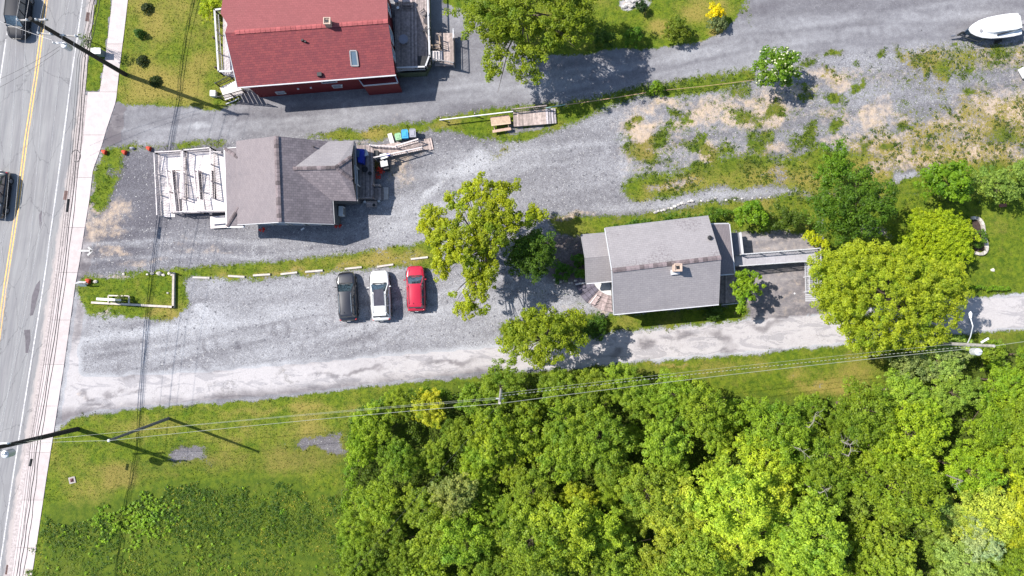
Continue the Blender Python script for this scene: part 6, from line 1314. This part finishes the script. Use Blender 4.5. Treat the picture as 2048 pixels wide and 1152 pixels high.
# ------------------------------------------------------------------ utility poles and wires
PDK = M('tarred_pole_wood', (.028, .024, .022), .85, .3, 5, attr=.1, bump=.3); PGR = M('grey_pole_wood', (.13, .125, .12), .85, .25, 5, attr=.1, bump=.3); PLT = M('pale_pole_wood', (.30, .28, .26), .85, .2, 5, attr=.1)
GALV = M('galvanised_steel', (.48, .49, .50), .4, .08, 3, metal=.3, attr=.05); PORC = M('porcelain', (.60, .60, .62), .25, .05, 3, attr=0, coat=.5); WIRE = M('black_cable', (.02, .02, .022), .6, .1, 3, attr=0); WIREL = M('bright_wire', (.30, .31, .25), .45, .1, 3, metal=.2, attr=0); WIREW = M('worn_white_wire', (.50, .48, .47), .5, .1, 3, attr=0)
def pole(label, base, top, h, mat, r=.16):
    b_, t_ = W(*base), W(*top, h); p = thing('utility_pole', label, 'utility pole', b_)
    mb = MB(); mb.tube([b_, b_.lerp(t_, .5), t_], [r*1.15, r, r*.8], 12, .5); mb.build('shaft', mat, p, smooth=False); return p, b_, t_
def at_h(b_, t_, h): return b_.lerp(t_, h/t_.z)
def crossarm(p, c, Lw, ang=0.0, mat=None, n=3, dx=0.0):
    d = Vector((math.cos(ang), math.sin(ang), 0)); c = Vector(c)+d*dx; mb = MB(); mb.bar(c-d*Lw/2, c+d*Lw/2, .12, .12, .5); a = mb.build('crossarm', mat or PLT, p); tips = []
    for i in range(n):
        q = c+d*Lw*(-.46+.92*i/(n-1)); mb = MB(); mb.lathe((q.x, q.y, q.z+.05), [(.04, 0), (.08, .06), (.05, .1), (.08, .14), (.03, .22)], 8); mb.build('insulator', PORC, a); tips.append(q+Vector((0, 0, .26)))
    return tips
def transformer(p, c, r=.27, h=.85):
    mb = MB(); mb.lathe((c[0], c[1], c[2]-h/2), [(r*.9, 0), (r, .05), (r, h-.06), (r*.85, h), (r*.3, h+.04)], 18, .5); t = mb.build('transformer', GALV, p, smooth=False)
    for k in range(2): mb = MB(); mb.lathe((c[0]-.08+.18*k, c[1]+.05, c[2]+h/2), [(.05, 0), (.07, .08), (.04, .14), (.03, .25)], 8); mb.build('bushing', PORC, t)
def cable(nm, label, a, b_, sag, r, mat, group=None, n=14, cat='wire', mid=None):
    a, b_ = Vector(a), Vector(b_); pts = []
    for i in range(n+1): t = i/n; p = a.lerp(b_, t); p.z -= sag*4*t*(1-t); pts.append(p)
    mb = MB(); mb.tube(pts, r, 5, .5); o = mb.build(nm, mat); tag(o, label, cat, group); return o
pC, bC, tC = pole('tall black tarred utility pole with two cross-arms at the top left', (251, 149), (60, 37), 13.2, PDK, .19)
T1 = crossarm(pC, at_h(bC, tC, 12.9), 2.4, .02, n=4); T2 = crossarm(pC, at_h(bC, tC, 9.9), 3.4, -.08, n=4)
cc = at_h(bC, tC, 8.6); transformer(pC, cc+Vector((-.1, -.5, 0)))
mb = MB(); q = at_h(bC, tC, 8.8)+Vector((-.7, -.3, 0)); mb.bar(q+Vector((-.3, 0, 0)), q+Vector((.4, .1, 0)), .1, .1); mb.lathe((q.x-.3, q.y, q.z), [(.05, 0), (.08, .1), (.04, .3)], 8); mb.build('fuse_cutout', PORC, pC)
pA, bA, tA = pole('black tarred utility pole reaching over the street at the lower left', (155, 858), (-34, 902), 11.5, PDK, .2)
cc = at_h(bA, tA, 9.0); transformer(pA, cc+Vector((.15, -.65, 0)), .33, .9)
U1 = crossarm(pA, at_h(bA, tA, 11.2), 2.4, .02, n=4); U2 = crossarm(pA, at_h(bA, tA, 9.4)+Vector((0, .25, 0)), 3.0, .03, n=4, dx=-.9, mat=GALV)
pB, bB, tB = pole('grey leaning stub pole on the lawn between the street pole and the wood', (337, 837), (218, 881), 10, PGR, .13)
mb = MB(); mb.lathe((tB.x, tB.y, tB.z), [(.11, 0), (.13, .06), (.05, .12)], 10); mb.build('cap', GALV, pB)
pE, bE, tE = pole('pale grey utility pole standing out of the trees beside the lane', (1004, 768), (999, 806), 12.5, PLT, .13)
mb = MB(); mb.bar(at_h(bE, tE, 10)+Vector((-.35, 0, 0)), at_h(bE, tE, 10)+Vector((.3, 0, 0)), .08, .08); mb.build('bracket', GALV, pE)
pD, bD, tD = pole('pale utility pole with street lamp and transformer at the right, rising out of the maple', (1832, 684), (1988, 692), 11.5, PLT, .15)
cc = at_h(bD, tD, 9.0); transformer(pD, cc+Vector((.1, -.55, 0)), .32, .8)
mb = MB(); q = at_h(bD, tD, 10.6)+Vector((-.2, .4, 0)); mb.bar(q+Vector((-.25, -.15, 0)), q+Vector((.35, .2, 0)), .14, .1); mb.build('fuse_cutout', PORC, pD)
s = at_h(bD, tD, 8.0); mb = MB(); e = W(1941, 636, 8.6); mb.tube([s, s.lerp(e, .3)+Vector((.1, 0, .15)), s.lerp(e, .7)+Vector((.12, 0, .25)), e], .045, 6); la = mb.build('lamp_arm', GALV, pD)
mb = MB(); mb.blob((e.x, e.y+.25, e.z), .30, (.55, 1.2, .35), .03); mb.build('lamp_head', WHITE, la)
# street cables
WG = 'black communication cables along the pavement'
hC, hA = 6.2, 6.2
def ext(a, b_, t): return a+(b_-a)*t
top_pts = [(199, 0), (193, 0), (188, 2), (196, 0)]; 
for i, (xt, xc, xa, xb, hh, r) in enumerate([(200, 176, 81, 42, 6.0, .028), (193, 170, 75, 33, 6.3, .034), (186, 165, 71, 27, 6.5, .02), (190, 160, 66, 29, 6.7, .018), (181, 155, 62, 22, 6.9, .014)]):
    a = W(xt+.14*120, -120, hh); c_ = W(xc, 112+i*1.5, hh); d_ = W(xa, 880, hh); f_ = W(xb-16, 1270, hh)
    lb_ = ('black street cable closest to the lawn side of the sidewalk', 'second black street cable counted from the lawn side', 'middle one of the five black street cables', 'fourth black street cable counted from the lawn side', 'thinnest black street cable, closest to the road')[i]
    mb = MB()
    for (p_, q_, sg_) in ((a, c_, .3), (c_, d_, .7), (d_, f_, .3)):
        pts = []
        for j in range(21): t = j/20; z_ = p_.lerp(q_, t); z_.z -= sg_*4*t*(1-t); z_.x += .04*math.sin(j*1.7+i*2)*(i < 3); pts.append(z_)
        mb.tube(pts, r, 5, .5)
    tag(mb.build('street_cable', WIRE), lb_, 'cable', WG)
for (a_, b_, lab) in (((137, 398), (134, 424), 'black cable splice box hanging over the kerb level with the zigzag ramp'), ((63, 918), (60, 932), 'black cable splice box hanging below the lower street pole')):
    mb = MB(); mb.tube([W(*a_, 6.0), W(*b_, 6.0)], .11, 8); tag(mb.build('splice_box', BLK), lab, 'cable box')
mb = MB(); pts = [W(152+9*math.cos(a_)*1.0, 312+12*math.sin(a_)-(6 if False else 0), 6.2) for a_ in np.linspace(-2.8, 2.0, 14)]; mb.tube(pts, .03, 5); tag(mb.build('cable_loop', WIRE), 'slack loop of black cable above the kerb near the grey house lot', 'cable')
UG = 'bright power conductors between the two street poles'
for T, U, g in ((T1, U1, 0), (T2, U2, 1)):
    for i in range(4):
        if (g, i) in ((0, 2), (1, 1)): continue
        d = (T[i]-U[i]).normalized(); mb = MB()
        for (p_, q_, sg_) in ((T[i]+d*18, T[i], .4), (T[i], U[i], 1.1)):
            pts = []
            for j in range(25): t = j/24; z_ = p_.lerp(q_, t); z_.z -= sg_*4*t*(1-t); pts.append(z_)
            mb.tube(pts, .011, 5, .5)
        tag(mb.build('power_line', WIREW), ('bright power conductor on the '+('upper' if g == 0 else 'lower')+' cross-arm, '+('leftmost', 'second from the left', 'third from the left', 'rightmost')[i]), 'wire', UG)
q = at_h(bC, tC, 9.0)
for i, (px_, py_, z_) in enumerate(((0, 38, 9.5), (0, 155, 8), (0, 178, 8))): cable('service_wire', ['thin wire leaving the top left pole across the van', 'dark service wire from the transformer across the street, upper one', 'dark service wire from the transformer across the street, lower one'][i], q+Vector((-.3, -.4-.3*i, .2)), W(px_-90, py_+(38 if i else -30), z_), .5, .012, WIREW if i == 0 else WIRE)
# lines towards the wood
LG = 'overhead lines from the street to the lane poles'
tA8 = at_h(bA, tA, 8.4)
cable('overhead_line', 'longest bright overhead line from the lower street pole across the wood', tA8, tB+Vector((0, 0, .1)), .3, .014, WIREL); cable('overhead_line', 'bright overhead line between the leaning stub pole and the pole in the trees', tB+Vector((0, 0, .1)), W(999, 807, 12.3), .9, .015, WIREL, n=22)
cable('overhead_line', 'bright overhead line from the pole in the trees to the street lamp pole, lower one', W(999, 807, 12.3), W(1940, 697, 9.6), 1.2, .018, WIREL, n=26)
cable('overhead_line', 'thin upper overhead line across the lawn from the street to the wood', at_h(bA, tA, 7.4), W(997, 795, 10.5), 1.0, .009, WIREL, n=24); cable('overhead_line', 'thin middle overhead line across the lawn from the street to the wood', at_h(bA, tA, 7.0), W(999, 798, 10.9), .8, .009, WIREL, n=24)
cable('overhead_line', 'faint uppermost overhead line over the mown lawn right of the wood', W(1001, 787, 9.5), W(1930, 686, 8.6), 1.0, .010, WIREL, n=26)
# banded line with alternating bright sleeves
a, b_ = W(1001, 792, 10), W(1960, 691, 9.4); mb = MB(); pts = []; n = 60
for i in range(n+1): t = i/n; p = a.lerp(b_, t); p.z -= 1.1*4*t*(1-t); pts.append(p)
mb.tube(pts, .010, 5, .5); dl = tag(mb.build('guarded_line', WIRE), 'overhead line with alternating pale sleeves over the mown lawn', 'wire')
mb = MB()
for i in range(n*2): t0, t1 = i/(n*2), (i+.55)/(n*2); p0 = a.lerp(b_, t0); p0.z -= 4.4*t0*(1-t0); p1 = a.lerp(b_, t1); p1.z -= 4.4*t1*(1-t1); mb.tube([p0, p1], .022, 5, .5)
mb.build('sleeves', WIREL, dl, kind='stuff')
cable('overhead_line', 'overhead line leaving the street lamp pole towards the right edge', tD, W(2130, 672, 11.5), .1, .018, WIREL)
cable('guy_wire', 'thin guy wire slanting down across the left part of the wood', W(999, 807, 12.0), W(690, 1160, 8), .6, .004, PGR, n=20)
for i, (p0_, p1_) in enumerate((((128, 0), (255, 64)), ((250, 128), (330, 95)))): pass
# ------------------------------------------------------------------ small things
# wheel stops
WS = M('wheel_stop_concrete', (.42, .38, .34), .85, .15, 5, attr=.1)
stops = [((386, 555), (420, 556)), ((457, 552), (490, 554)), ((507, 551), (541, 549)), ((562, 548.5), (595, 545)), ((611, 544), (646, 541)), ((690, 538), (724, 534.5)), ((754, 534), (787, 529)), ((822, 518.5), (856, 514.5)), ((0, 0), (0, 0))]
sl_ = ['leftmost concrete wheel stop, nearest the low wooden corner fence', 'second concrete wheel stop from the left in the row on the verge', 'third concrete wheel stop from the left in the row on the verge', 'fourth concrete wheel stop from the left in the row on the verge', 'concrete wheel stop just left of the black SUV', 'concrete wheel stop in front of the black SUV', 'weed-ringed concrete wheel stop in front of the white SUV', 'concrete wheel stop in front of the red SUV, partly by the maple']
for (a_, b_), lab in zip(stops, sl_):
    p, q = W(*a_), W(*b_); mb = MB(); d = (q-p).normalized(); n_ = Vector((-d.y, d.x, 0))
    vs = []
    for e in (p, q): vs += [e-n_*.12, e+n_*.12, e+n_*.08+Vector((0, 0, .15)), e-n_*.08+Vector((0, 0, .15))]
    mb.add(vs, [[3, 2, 1, 0], [4, 5, 6, 7], [0, 1, 5, 4], [1, 2, 6, 5], [2, 3, 7, 6], [3, 0, 4, 7]], .5); tag(mb.build('wheel_stop', WS), lab, 'wheel stop', 'concrete wheel stops along the verge')
# sign island
ti = thing('timber_border', 'low weathered timber border forming a corner round the grass island', 'timber edging', W(300, 612)); GT = M('grey_timber', (.42, .37, .32), .85, .15, 4, attr=.2)
for a_, b_ in (((184, 605), (260, 609)), ((260, 609), (349, 614)), ((347, 616), (348, 545))): mb = MB(); mb.bar(W(*a_, .15), W(*b_, .15), .2, .3); mb.build('timber', GT, ti)
sg = thing('street_sign', 'long white sign board seen from above inside a small timber frame on the grass island', 'sign', W(218, 600)); 
mb = MB(); mb.bar(W(199, 598, 1.6), W(236, 600, 1.6), .22, 1.0); mb.build('board', WHITE, sg)
for p_ in ((222, 600), (250, 601)):
    mb = MB(); q = W(*p_); mb.bar(q, q+Vector((0, 0, 2.0)), .12, .12); mb.build('post', GT, sg)
fb_ = thing('planter_frame', 'small rectangular timber planter frame round the base of the white sign', 'planter', W(240, 600))
for a_, b_ in (((217, 591), (258, 592)), ((258, 592), (258, 607)), ((217, 591), (217, 606))): mb = MB(); mb.bar(W(*a_, .35), W(*b_, .35), .12, .12); mb.build('rail', GT, fb_)
hero('bush', 'small bush growing at the foot of the white sign', 'bush', (243, 599), [(241, 597, 9, 7, .9, .5, .5)], (.08, .11, .02), leaf=.09, csize=.16, per=22, r0=.04, seed=90)
ab = thing('sandwich_board', 'folding black and white sandwich board beside the sidewalk with an orange pot behind', 'sandwich board', W(168, 568))
for (a_, b_, s) in (((158, 562.5), (175, 563.5), 1), ((162, 573), (175, 572), -1)):
    mb = MB(); p, q = W(*a_), W(*b_); u = Vector((0, -.28*s, .75)); mb.add([p, q, q+u, p+u], [[0, 1, 2, 3]], .5); mb.add([v+Vector((0, .03*s, .0)) for v in (p, q, q+u, p+u)], [[3, 2, 1, 0]], .5); mb.build('panel', WHITE, ab)
mb = MB(); mb.bar(W(158, 567.5, .76), W(176, 567.5, .76), .12, .05); mb.build('hinge_bar', BLK, ab)
ORA = M('orange_plastic', (.38, .045, .02), .5, .15, 4, attr=.1)
for i, (px_, py_, lab) in enumerate([(209, 304, 'orange-red pot on the grass corner nearest the sidewalk'), (249, 304.5, 'orange-red pot lying on the gravel edge'), (298, 297, 'orange-red pot furthest from the sidewalk at the verge of the north driveway'), (177, 561, 'orange-red pot beside the sandwich board')]):
    t = thing('orange_pot', lab, 'pot', W(px_, py_), 'orange pots by the street'); c = t.location; mb = MB(); rg_ = random.Random(i); mb.tube([(c.x-.18, c.y+.08, .14), (c.x+.02, c.y, .16), (c.x+.2, c.y-.1, .14)], [.1, .2, .22], 9); mb.build('body', ORA, t); mb = MB(); mb.tube([(c.x+.2, c.y-.1, .14), (c.x+.24, c.y-.11, .14)], [.26, .24], 9); mb.build('rim', ORA, t)
mb = MB(); q = W(266, 297); mb.blob((q.x, q.y, .14), .22, (1.2, .7, .7)); tag(mb.build('stone', M('grey_blue_stone', (.25, .25, .30), .8, .3, 5, attr=.2)), 'grey-blue stone between the orange pots', 'stone')
STN = M('pale_stone', (.42, .39, .34), .85, .2, 5, attr=.2)
for i, (px_, py_, r_) in enumerate([(305, 547, .2), (319, 547, .3), (327, 550, .18), (340, 547, .2), (344, 550, .15), (192, 563, .22), (248, 548, .14), (336, 586, .13), (295, 549, .12)]):
    q = W(px_, py_); mb = MB(); mb.blob((q.x, q.y, r_*.3), r_, (1.1, .8, .6)); tag(mb.build('stone', STN), ['pale stone, left end of the row by the timber border', 'largest pale stone of the row by the timber border', 'pale stone just right of the largest stone of the row', 'pale stone near the top of the timber border', 'small pale stone touching the top of the timber border', 'white stone right of the sandwich board', 'small stone at the gravel edge above the sign', 'lone small stone on the grass inside the timber corner', 'small stone just left of the row of pale stones'][i], 'stone', 'stones around the grass island')
mb = MB(); q = W(347, 546); mb.tube([(q.x, q.y, 0), (q.x, q.y, .9)], .07, 8); tag(mb.build('bollard', GT), 'short wooden post at the top end of the timber border', 'post')
# utility cabinet
cbn = thing('utility_cabinet', 'small white-topped utility cabinet beside the sidewalk under the top left pole', 'cabinet', W(200, 110)); c = W(203, 109); mb = MB(); mb.box((c.x, c.y, .45), (.85, .5, .9)); mb.build('cabinet_body', M('green_cabinet', (.10, .14, .14), .5, .1, 3, attr=.1), cbn); mb = MB(); mb.box((c.x, c.y, .93), (.95, .6, .06)); mb.build('lid', WHITE, cbn)
# inspection cover with little pyramid
ic = thing('inspection_cover', 'square inspection cover with a rusty pyramid cap on the lower left lawn', 'cover', W(145, 960)); c = W(145, 960); mb = MB(); mb.box((c.x, c.y, .03), (.62, .62, .1), .25); mb.build('frame', CONCR, ic)
mb = MB(); vs = [(c.x+.25*math.cos(a_), c.y+.25*math.sin(a_), .085) for a_ in [math.pi/4+.25+k*math.pi/2 for k in range(4)]]+[(c.x, c.y, .25)]; mb.add(vs, [[0, 1, 4], [1, 2, 4], [2, 3, 4], [3, 0, 4]], .5); mb.build('pyramid', M('rusty_iron', (.11, .045, .05), .7, .3, 8, attr=.1), ic)
# bins
def bin_(px, py, col, lab, rz, w_=.55, d_=.68, h=1.0):
    c = W(px, py, 1.0); c.z = 0; t = thing('wheelie_bin', lab, 'bin', c, 'wheelie bins behind the narrow ramp'); del ORG[t.name]; t.rotation_euler = (0, 0, rz); mt = M('bin_'+lab.split()[0], col, .5, .08, 3, attr=.05)
    mb = MB(); P = [(-w_/2, -d_/2), (w_/2, -d_/2), (w_/2, d_/2), (-w_/2, d_/2)]; mb.add([(x_*.8, y_*.8, .08) for x_, y_ in P]+[(x_, y_, h*.93) for x_, y_ in P], [[3, 2, 1, 0], [4, 5, 6, 7], [0, 1, 5, 4], [1, 2, 6, 5], [2, 3, 7, 6], [3, 0, 4, 7]], .5); mb.build('body', mt, t)
    mb = MB(); mb.prism([(x_*1.06, y_*1.06) for x_, y_ in P], h*.935, h*.97); ld_ = mb.build('lid', mt, t); mb = MB(); mb.prism([(x_*.62, y_*.62) for x_, y_ in P], h*.972, h*1.01); mb.build('lid_panel', mt, ld_); mb = MB(); mb.bar((-w_*.4, d_*.6, h*.95), (w_*.4, d_*.6, h*.95), .04, .04); mb.build('handle', mt, t)
    for s in (-1, 1): mb = MB(); mb.tube([(s*w_*.34, d_*.4, .1), (s*w_*.44, d_*.4, .1)], .1, 9); mb.build('wheel', TYRE, t)
bin_(796, 273, (.20, .36, .20), 'pale green wheelie bin, left of the blue one', .2, .55, .58); bin_(809.5, 268, (.03, .26, .52), 'blue wheelie bin between the green and the grey ones', .08, .6, .75); bin_(825, 266, (.24, .24, .28), 'grey wheelie bin right of the blue one', .06, .58, .72)
# deck clutter
dz = .75
bb = thing('blue_storage_bin', 'large blue storage chest with a dark hatch against the rear wall of the grey house', 'storage chest', W(722, 312)); BLU = M('blue_plastic', (.012, .03, .30), .5, .15, 3, attr=.05)
mb = MB(); mb.prism(WP([(713, 297), (728, 298), (726, 326), (716, 324)], 1.7), .75, 1.7); mb.build('chest', BLU, bb); mb = MB(); mb.prism(WP([(712, 300), (719, 300), (718, 314), (712, 313)], 1.8), 1.7, 1.78); mb.build('hatch', M('slate_blue', (.05, .09, .16), .6, .1, 3, attr=0), bb)
patio_chair(732, 309, dz, -1.2, 'white plastic chair beside the blue storage chest', WHITE, WHITE)
dt = thing('folding_table', 'white folding table leaning over the start of the narrow ramp', 'table', W(765, 313, dz)); mb = MB(); mb.prism(WP([(759, 309), (772, 306), (775, 315), (762, 319)], 1.4), 1.36, 1.4); mb.build('tabletop', WHITE, dt)
for p_ in ((760, 310), (771, 307), (774, 314), (763, 318)): mb = MB(); q = W(*p_, 1.36); mb.bar(q, Vector((q.x, q.y, dz-.1)), .04, .04); mb.build('leg', GALV, dt)
mb = MB(); q = W(778, 310, .7); mb.blob((q.x, q.y, .8), .22, (1.3, .7, .6)); tag(mb.build('bucket', BLU), 'small blue tub beside the white folding table', 'tub')
mb = MB(); q = W(754, 310, .8); mb.box((q.x, q.y, 1.0), (.42, .7, .5)); tag(mb.build('black_crate', BLK), 'black crate left of the white folding table', 'crate')
wc = thing('barbecue', 'covered grill with a pale stained top standing off the deck edge', 'grill', W(769, 327)); mb = MB(); mb.prism(WP([(760, 322), (774, 319), (776, 331), (762, 334)], 1.1), .85, 1.1); mb.build('lid', M('stained_white', (.48, .46, .44), .6, .25, 6, attr=0), wc); mb = MB(); mb.prism(WP([(764, 326), (776, 324), (778, 338), (766, 340)], .8), .05, .85); mb.build('cart', BLK, wc)
hero('red_leaved_shrub', 'shrub with scarlet leaves beside the rear deck rail', 'shrub', (759, 347), [(758, 340, 6, 6, .7, .3, .6), (764, 344, 5, 4, .6, .3, .6), (757, 352, 5, 7, .5, .3, .5)], (.45, .03, .02), leaf=.09, csize=.13, per=10, r0=.03, seed=91)
hero('shrub', 'mustard-coloured small shrub between rail and grill', 'shrub', (753, 333), [(752, 332, 6, 9, .7, .4, .4)], (.14, .10, .02), leaf=.1, csize=.15, per=14, r0=.03, seed=92)
hero('geranium', 'clump of scarlet flowers at the lower right corner of the grey house', 'flowers', (678, 453), [(676, 453, 8, 3.5, .5, .25, .6)], (.55, .03, .02), leaf=.09, csize=.12, per=12, r0=.02, seed=93)
hero('geranium', 'clump of scarlet flowers under the south wall of the grey house', 'flowers', (524, 459), [(524, 459, 7, 3, .4, .2, .6)], (.55, .03, .02), leaf=.09, csize=.12, per=12, r0=.02, seed=94)
for i, (px_, py_, z_, lab, mt) in enumerate([(741, 348, .75, 'round black pot on the rear deck', BLK), (731, 340, .75, 'larger black kettle grill on the rear deck', BLK), (749, 411, .25, 'black pot on the small wooden stoop', BLK), (731, 405, .0, 'white pot under the rear deck edge, left one', WHITE), (759, 403, .0, 'white pot under the rear deck edge, right one', WHITE)]):
    q = W(px_, py_, z_); mb = MB(); r_ = (.17, .28, .14, .12, .12)[i]; mb.lathe((q.x, q.y, q.z), [(r_*.7, 0), (r_, .3), (r_*1.1, .32), (r_*.9, .32), (r_*.85, .26)], 12); tag(mb.build('pot', mt), lab, 'pot')
mb = MB(); q = W(605, 458); mb.bar(W(602, 460, .05), W(608, 456, .05), .14, .06); tag(mb.build('plank_offcut', WHITE), 'small white offcut on the gravel below the grey house', 'offcut')
# north verge rail, stage, picnic table, rope
pr = thing('pipe_barrier', 'long white pipe barrier on low posts along the north driveway verge', 'barrier', W(950, 235)); mb = MB(); mb.tube([W(879, 240, .9), W(1026, 223, .9)], .06, 8); mb.build('rail', WHITE, pr)
for p_ in ((883, 240), (950, 232), (1024, 224)): mb = MB(); q = W(*p_); mb.tube([q, q+Vector((0, 0, .95))], .07, 8); mb.build('post', WOODG, pr)
sgx = thing('low_stage', 'low pinkish wooden platform with a railing and four steps beside the driveway', 'platform', W(1060, 236))
planks(sgx, [W(1028, 253, .45), W(1027, 224, .45), W(1091, 218, .45), W(1093, 248, .45)], .15, WOODP, nm='platform_boards')
mb = MB(); mb.bar(W(1028, 253, .3), W(1093, 248, .3), .05, .28); mb.bar(W(1027, 224, .3), W(1028, 253, .3), .05, .28); mb.build('platform_skirt', WOODP, sgx)
railing(sgx, W(1027, 223, .45), W(1092, 216, .45), WOODG, .8, .2, rw=.1)
for i in range(4): mb = MB(); x_ = 1093+5.2*i; mb.bar(W(x_, 217.5-.3*i, .4-.08*i), W(x_+2, 248-.4*i, .4-.08*i), .21, .06); mb.build('step', M('pale_grey_step', (.33, .30, .31), .85, .2, 5, attr=.3), sgx)
pt_ = thing('picnic_table', 'tan picnic table with two benches left of the low platform', 'picnic table', W(1002, 248))
for i in range(5): a_, b_ = Vector((0, 0, 0)), None; t = i/5; mb = MB(); mb.bar(W(981+.4*i, 239+2.9*i, .75), W(1020+.4*i, 234.5+2.9*i, .75), .135, .04); mb.build('table_board', WOODT, pt_)
for (a_, b_) in (((981, 237), (1018, 232)), ((985, 263), (1022, 257))): mb = MB(); mb.bar(W(*a_, .45), W(*b_, .45), .26, .04); mb.build('bench', M('pinkish_bench', (.38, .26, .20), .85, .15, 4, attr=.15), pt_)
for x_ in (987, 1016): mb = MB(); mb.bar(W(x_, 237, .36), W(x_+2, 262, .36), .05, .1); mb.bar(W(x_, 244, .7), W(x_, 238, .02), .05, .09); mb.bar(W(x_+1, 252, .7), W(x_+2, 258, .02), .05, .09); mb.build('trestle', WOODT, pt_)
cable('rope', 'tan rope strung low along the verge from the platform to the flowering tree', W(1113, 212, .7), W(1310, 182, .6), .2, .03, M('tan_rope', (.42, .27, .17), .85, .15, 5, attr=0), cat='rope'); cable('rope', 'thin far part of the tan rope ending at the flowering tree', W(1310, 182, .6), W(1506, 160, .3), .2, .02, MATS['tan_rope'], cat='rope')
mb = MB(); mb.tube([W(1092, 216, 1.2), W(1131, 209, .6)], .05, 6); tag(mb.build('handrail_pipe', M('mint_pipe', (.25, .38, .34), .5, .1, 4, attr=0)), 'pale green pipe end beside the platform steps', 'pipe')
# stones: south edge of the mixed lot, mulch bed edge, rock bed, flower-bed border
RS = M('light_rubble', (.38, .36, .34), .85, .25, 5, attr=.35); 
rs = random.Random(4)
rows = [((1110, 562), (1170, 565), 9, .16, 'border stone from the left between the mulch bed and the car park'), ((1245, 14), (1290, 10), 10, .26, 'pale rock from the left in the lower row of the rock bed'), ((1255, 3), (1285, 0), 6, .22, 'pale rock from the left in the upper row of the rock bed'), ((1310, 424), (1390, 402), 12, .2, 'loose rock from the left on the lower left gravel bank above the pale-roofed house'), ((1400, 400), (1560, 392), 9, .14, 'loose rock from the left on the right gravel bank above the bright green bush')]
ORDI = ['first', 'second', 'third', 'fourth', 'fifth', 'sixth', 'seventh', 'eighth', 'ninth', 'tenth', 'eleventh', 'twelfth']
for k_, (a_, b_, n_, r_, lab) in enumerate(rows):
    for i in range(n_):
        t = (i+rs.uniform(-.3, .3))/n_; q = W(a_[0]+(b_[0]-a_[0])*t, a_[1]+(b_[1]-a_[1])*t+rs.uniform(-3, 3)); s = r_*rs.uniform(.6, 1.2); mb = MB(); mb.blob((q.x, q.y, s*.3), s, (1.15, .8, .65), .2, None, rs); tag(mb.build('rock', RS), ORDI[i]+' '+lab, 'rock', 'rocks of the '+('mulch bed' if k_ == 0 else 'rock bed' if k_ < 3 else 'gravel bank'))
fbm_ = thing('flower_bed_border', 'curved border of pale stone blocks round the flower bed on the small right lawn', 'stone border', W(1960, 470))
arc = [(1943, 436), (1950, 436), (1957, 438), (1962, 443), (1965, 450), (1966, 457), (1967, 464), (1968, 472), (1970, 480), (1972, 488), (1973, 496), (1971, 503), (1965, 508), (1957, 508), (1950, 506)]
for a_, b_ in zip(arc[:-1], arc[1:]): mb = MB(); mb.bar(W(*a_, .15), W(*b_, .15), .28, .3); mb.build('stone_block', M('border_stone', (.36, .33, .29), .85, .15, 5, attr=.2), fbm_)
mb = MB(); mb.prism(WP([(1944, 438), (1960, 444), (1966, 480), (1968, 500), (1950, 504), (1946, 470)]), .0, .08); tag(mb.build('soil', M('dark_soil', (.045, .03, .025), .95, .3, 5, attr=0)), 'dark soil inside the curved flower bed', 'soil', kind='structure')
hero('bush', 'leafy plant inside the curved flower bed', 'bush', (1962, 480), [(1962, 474, 12, 16, .8, .4, .5), (1955, 488, 10, 10, .6, .3, .4)], (.09, .17, .02), leaf=.11, csize=.18, per=18, r0=.03, seed=95)
hz_ = hero('low_hedge', 'thin low hedge line across the small right lawn', 'hedge', (1975, 577), [(1945, 574, 22, 4, .5, .3, .6), (1985, 576, 24, 4, .5, .3, .6), (2010, 577, 12, 4, .5, .3, .6)], (.12, .22, .012), leaf=.1, csize=.14, per=16, r0=.03, seed=96)
mb = MB(); q = W(2005, 411); mb.box((q.x, q.y, .04), (.7, .32, .08), .1); tag(mb.build('access_lid', M('brick_red_lid', (.20, .08, .05), .8, .2, 5, attr=.1)), 'brick-coloured rectangular lid in the shaded lawn at the right', 'lid')
mb = MB(); q = W(1985, 540); mb.blob((q.x, q.y, .05), .22, (1.1, .8, .4)); tag(mb.build('flat_stone', STN), 'flat grey stone set in the middle of the right lawn', 'stone')
mb = MB(); q = W(1589, 587); mb.blob((q.x, q.y, .04), .09, (1, 1, .5)); tag(mb.build('small_white_stone', WHITE), 'small white stone on the parking yard asphalt', 'stone')
# labels that share a place: shared labels are only used inside one group
print('objects', len(bpy.data.objects))
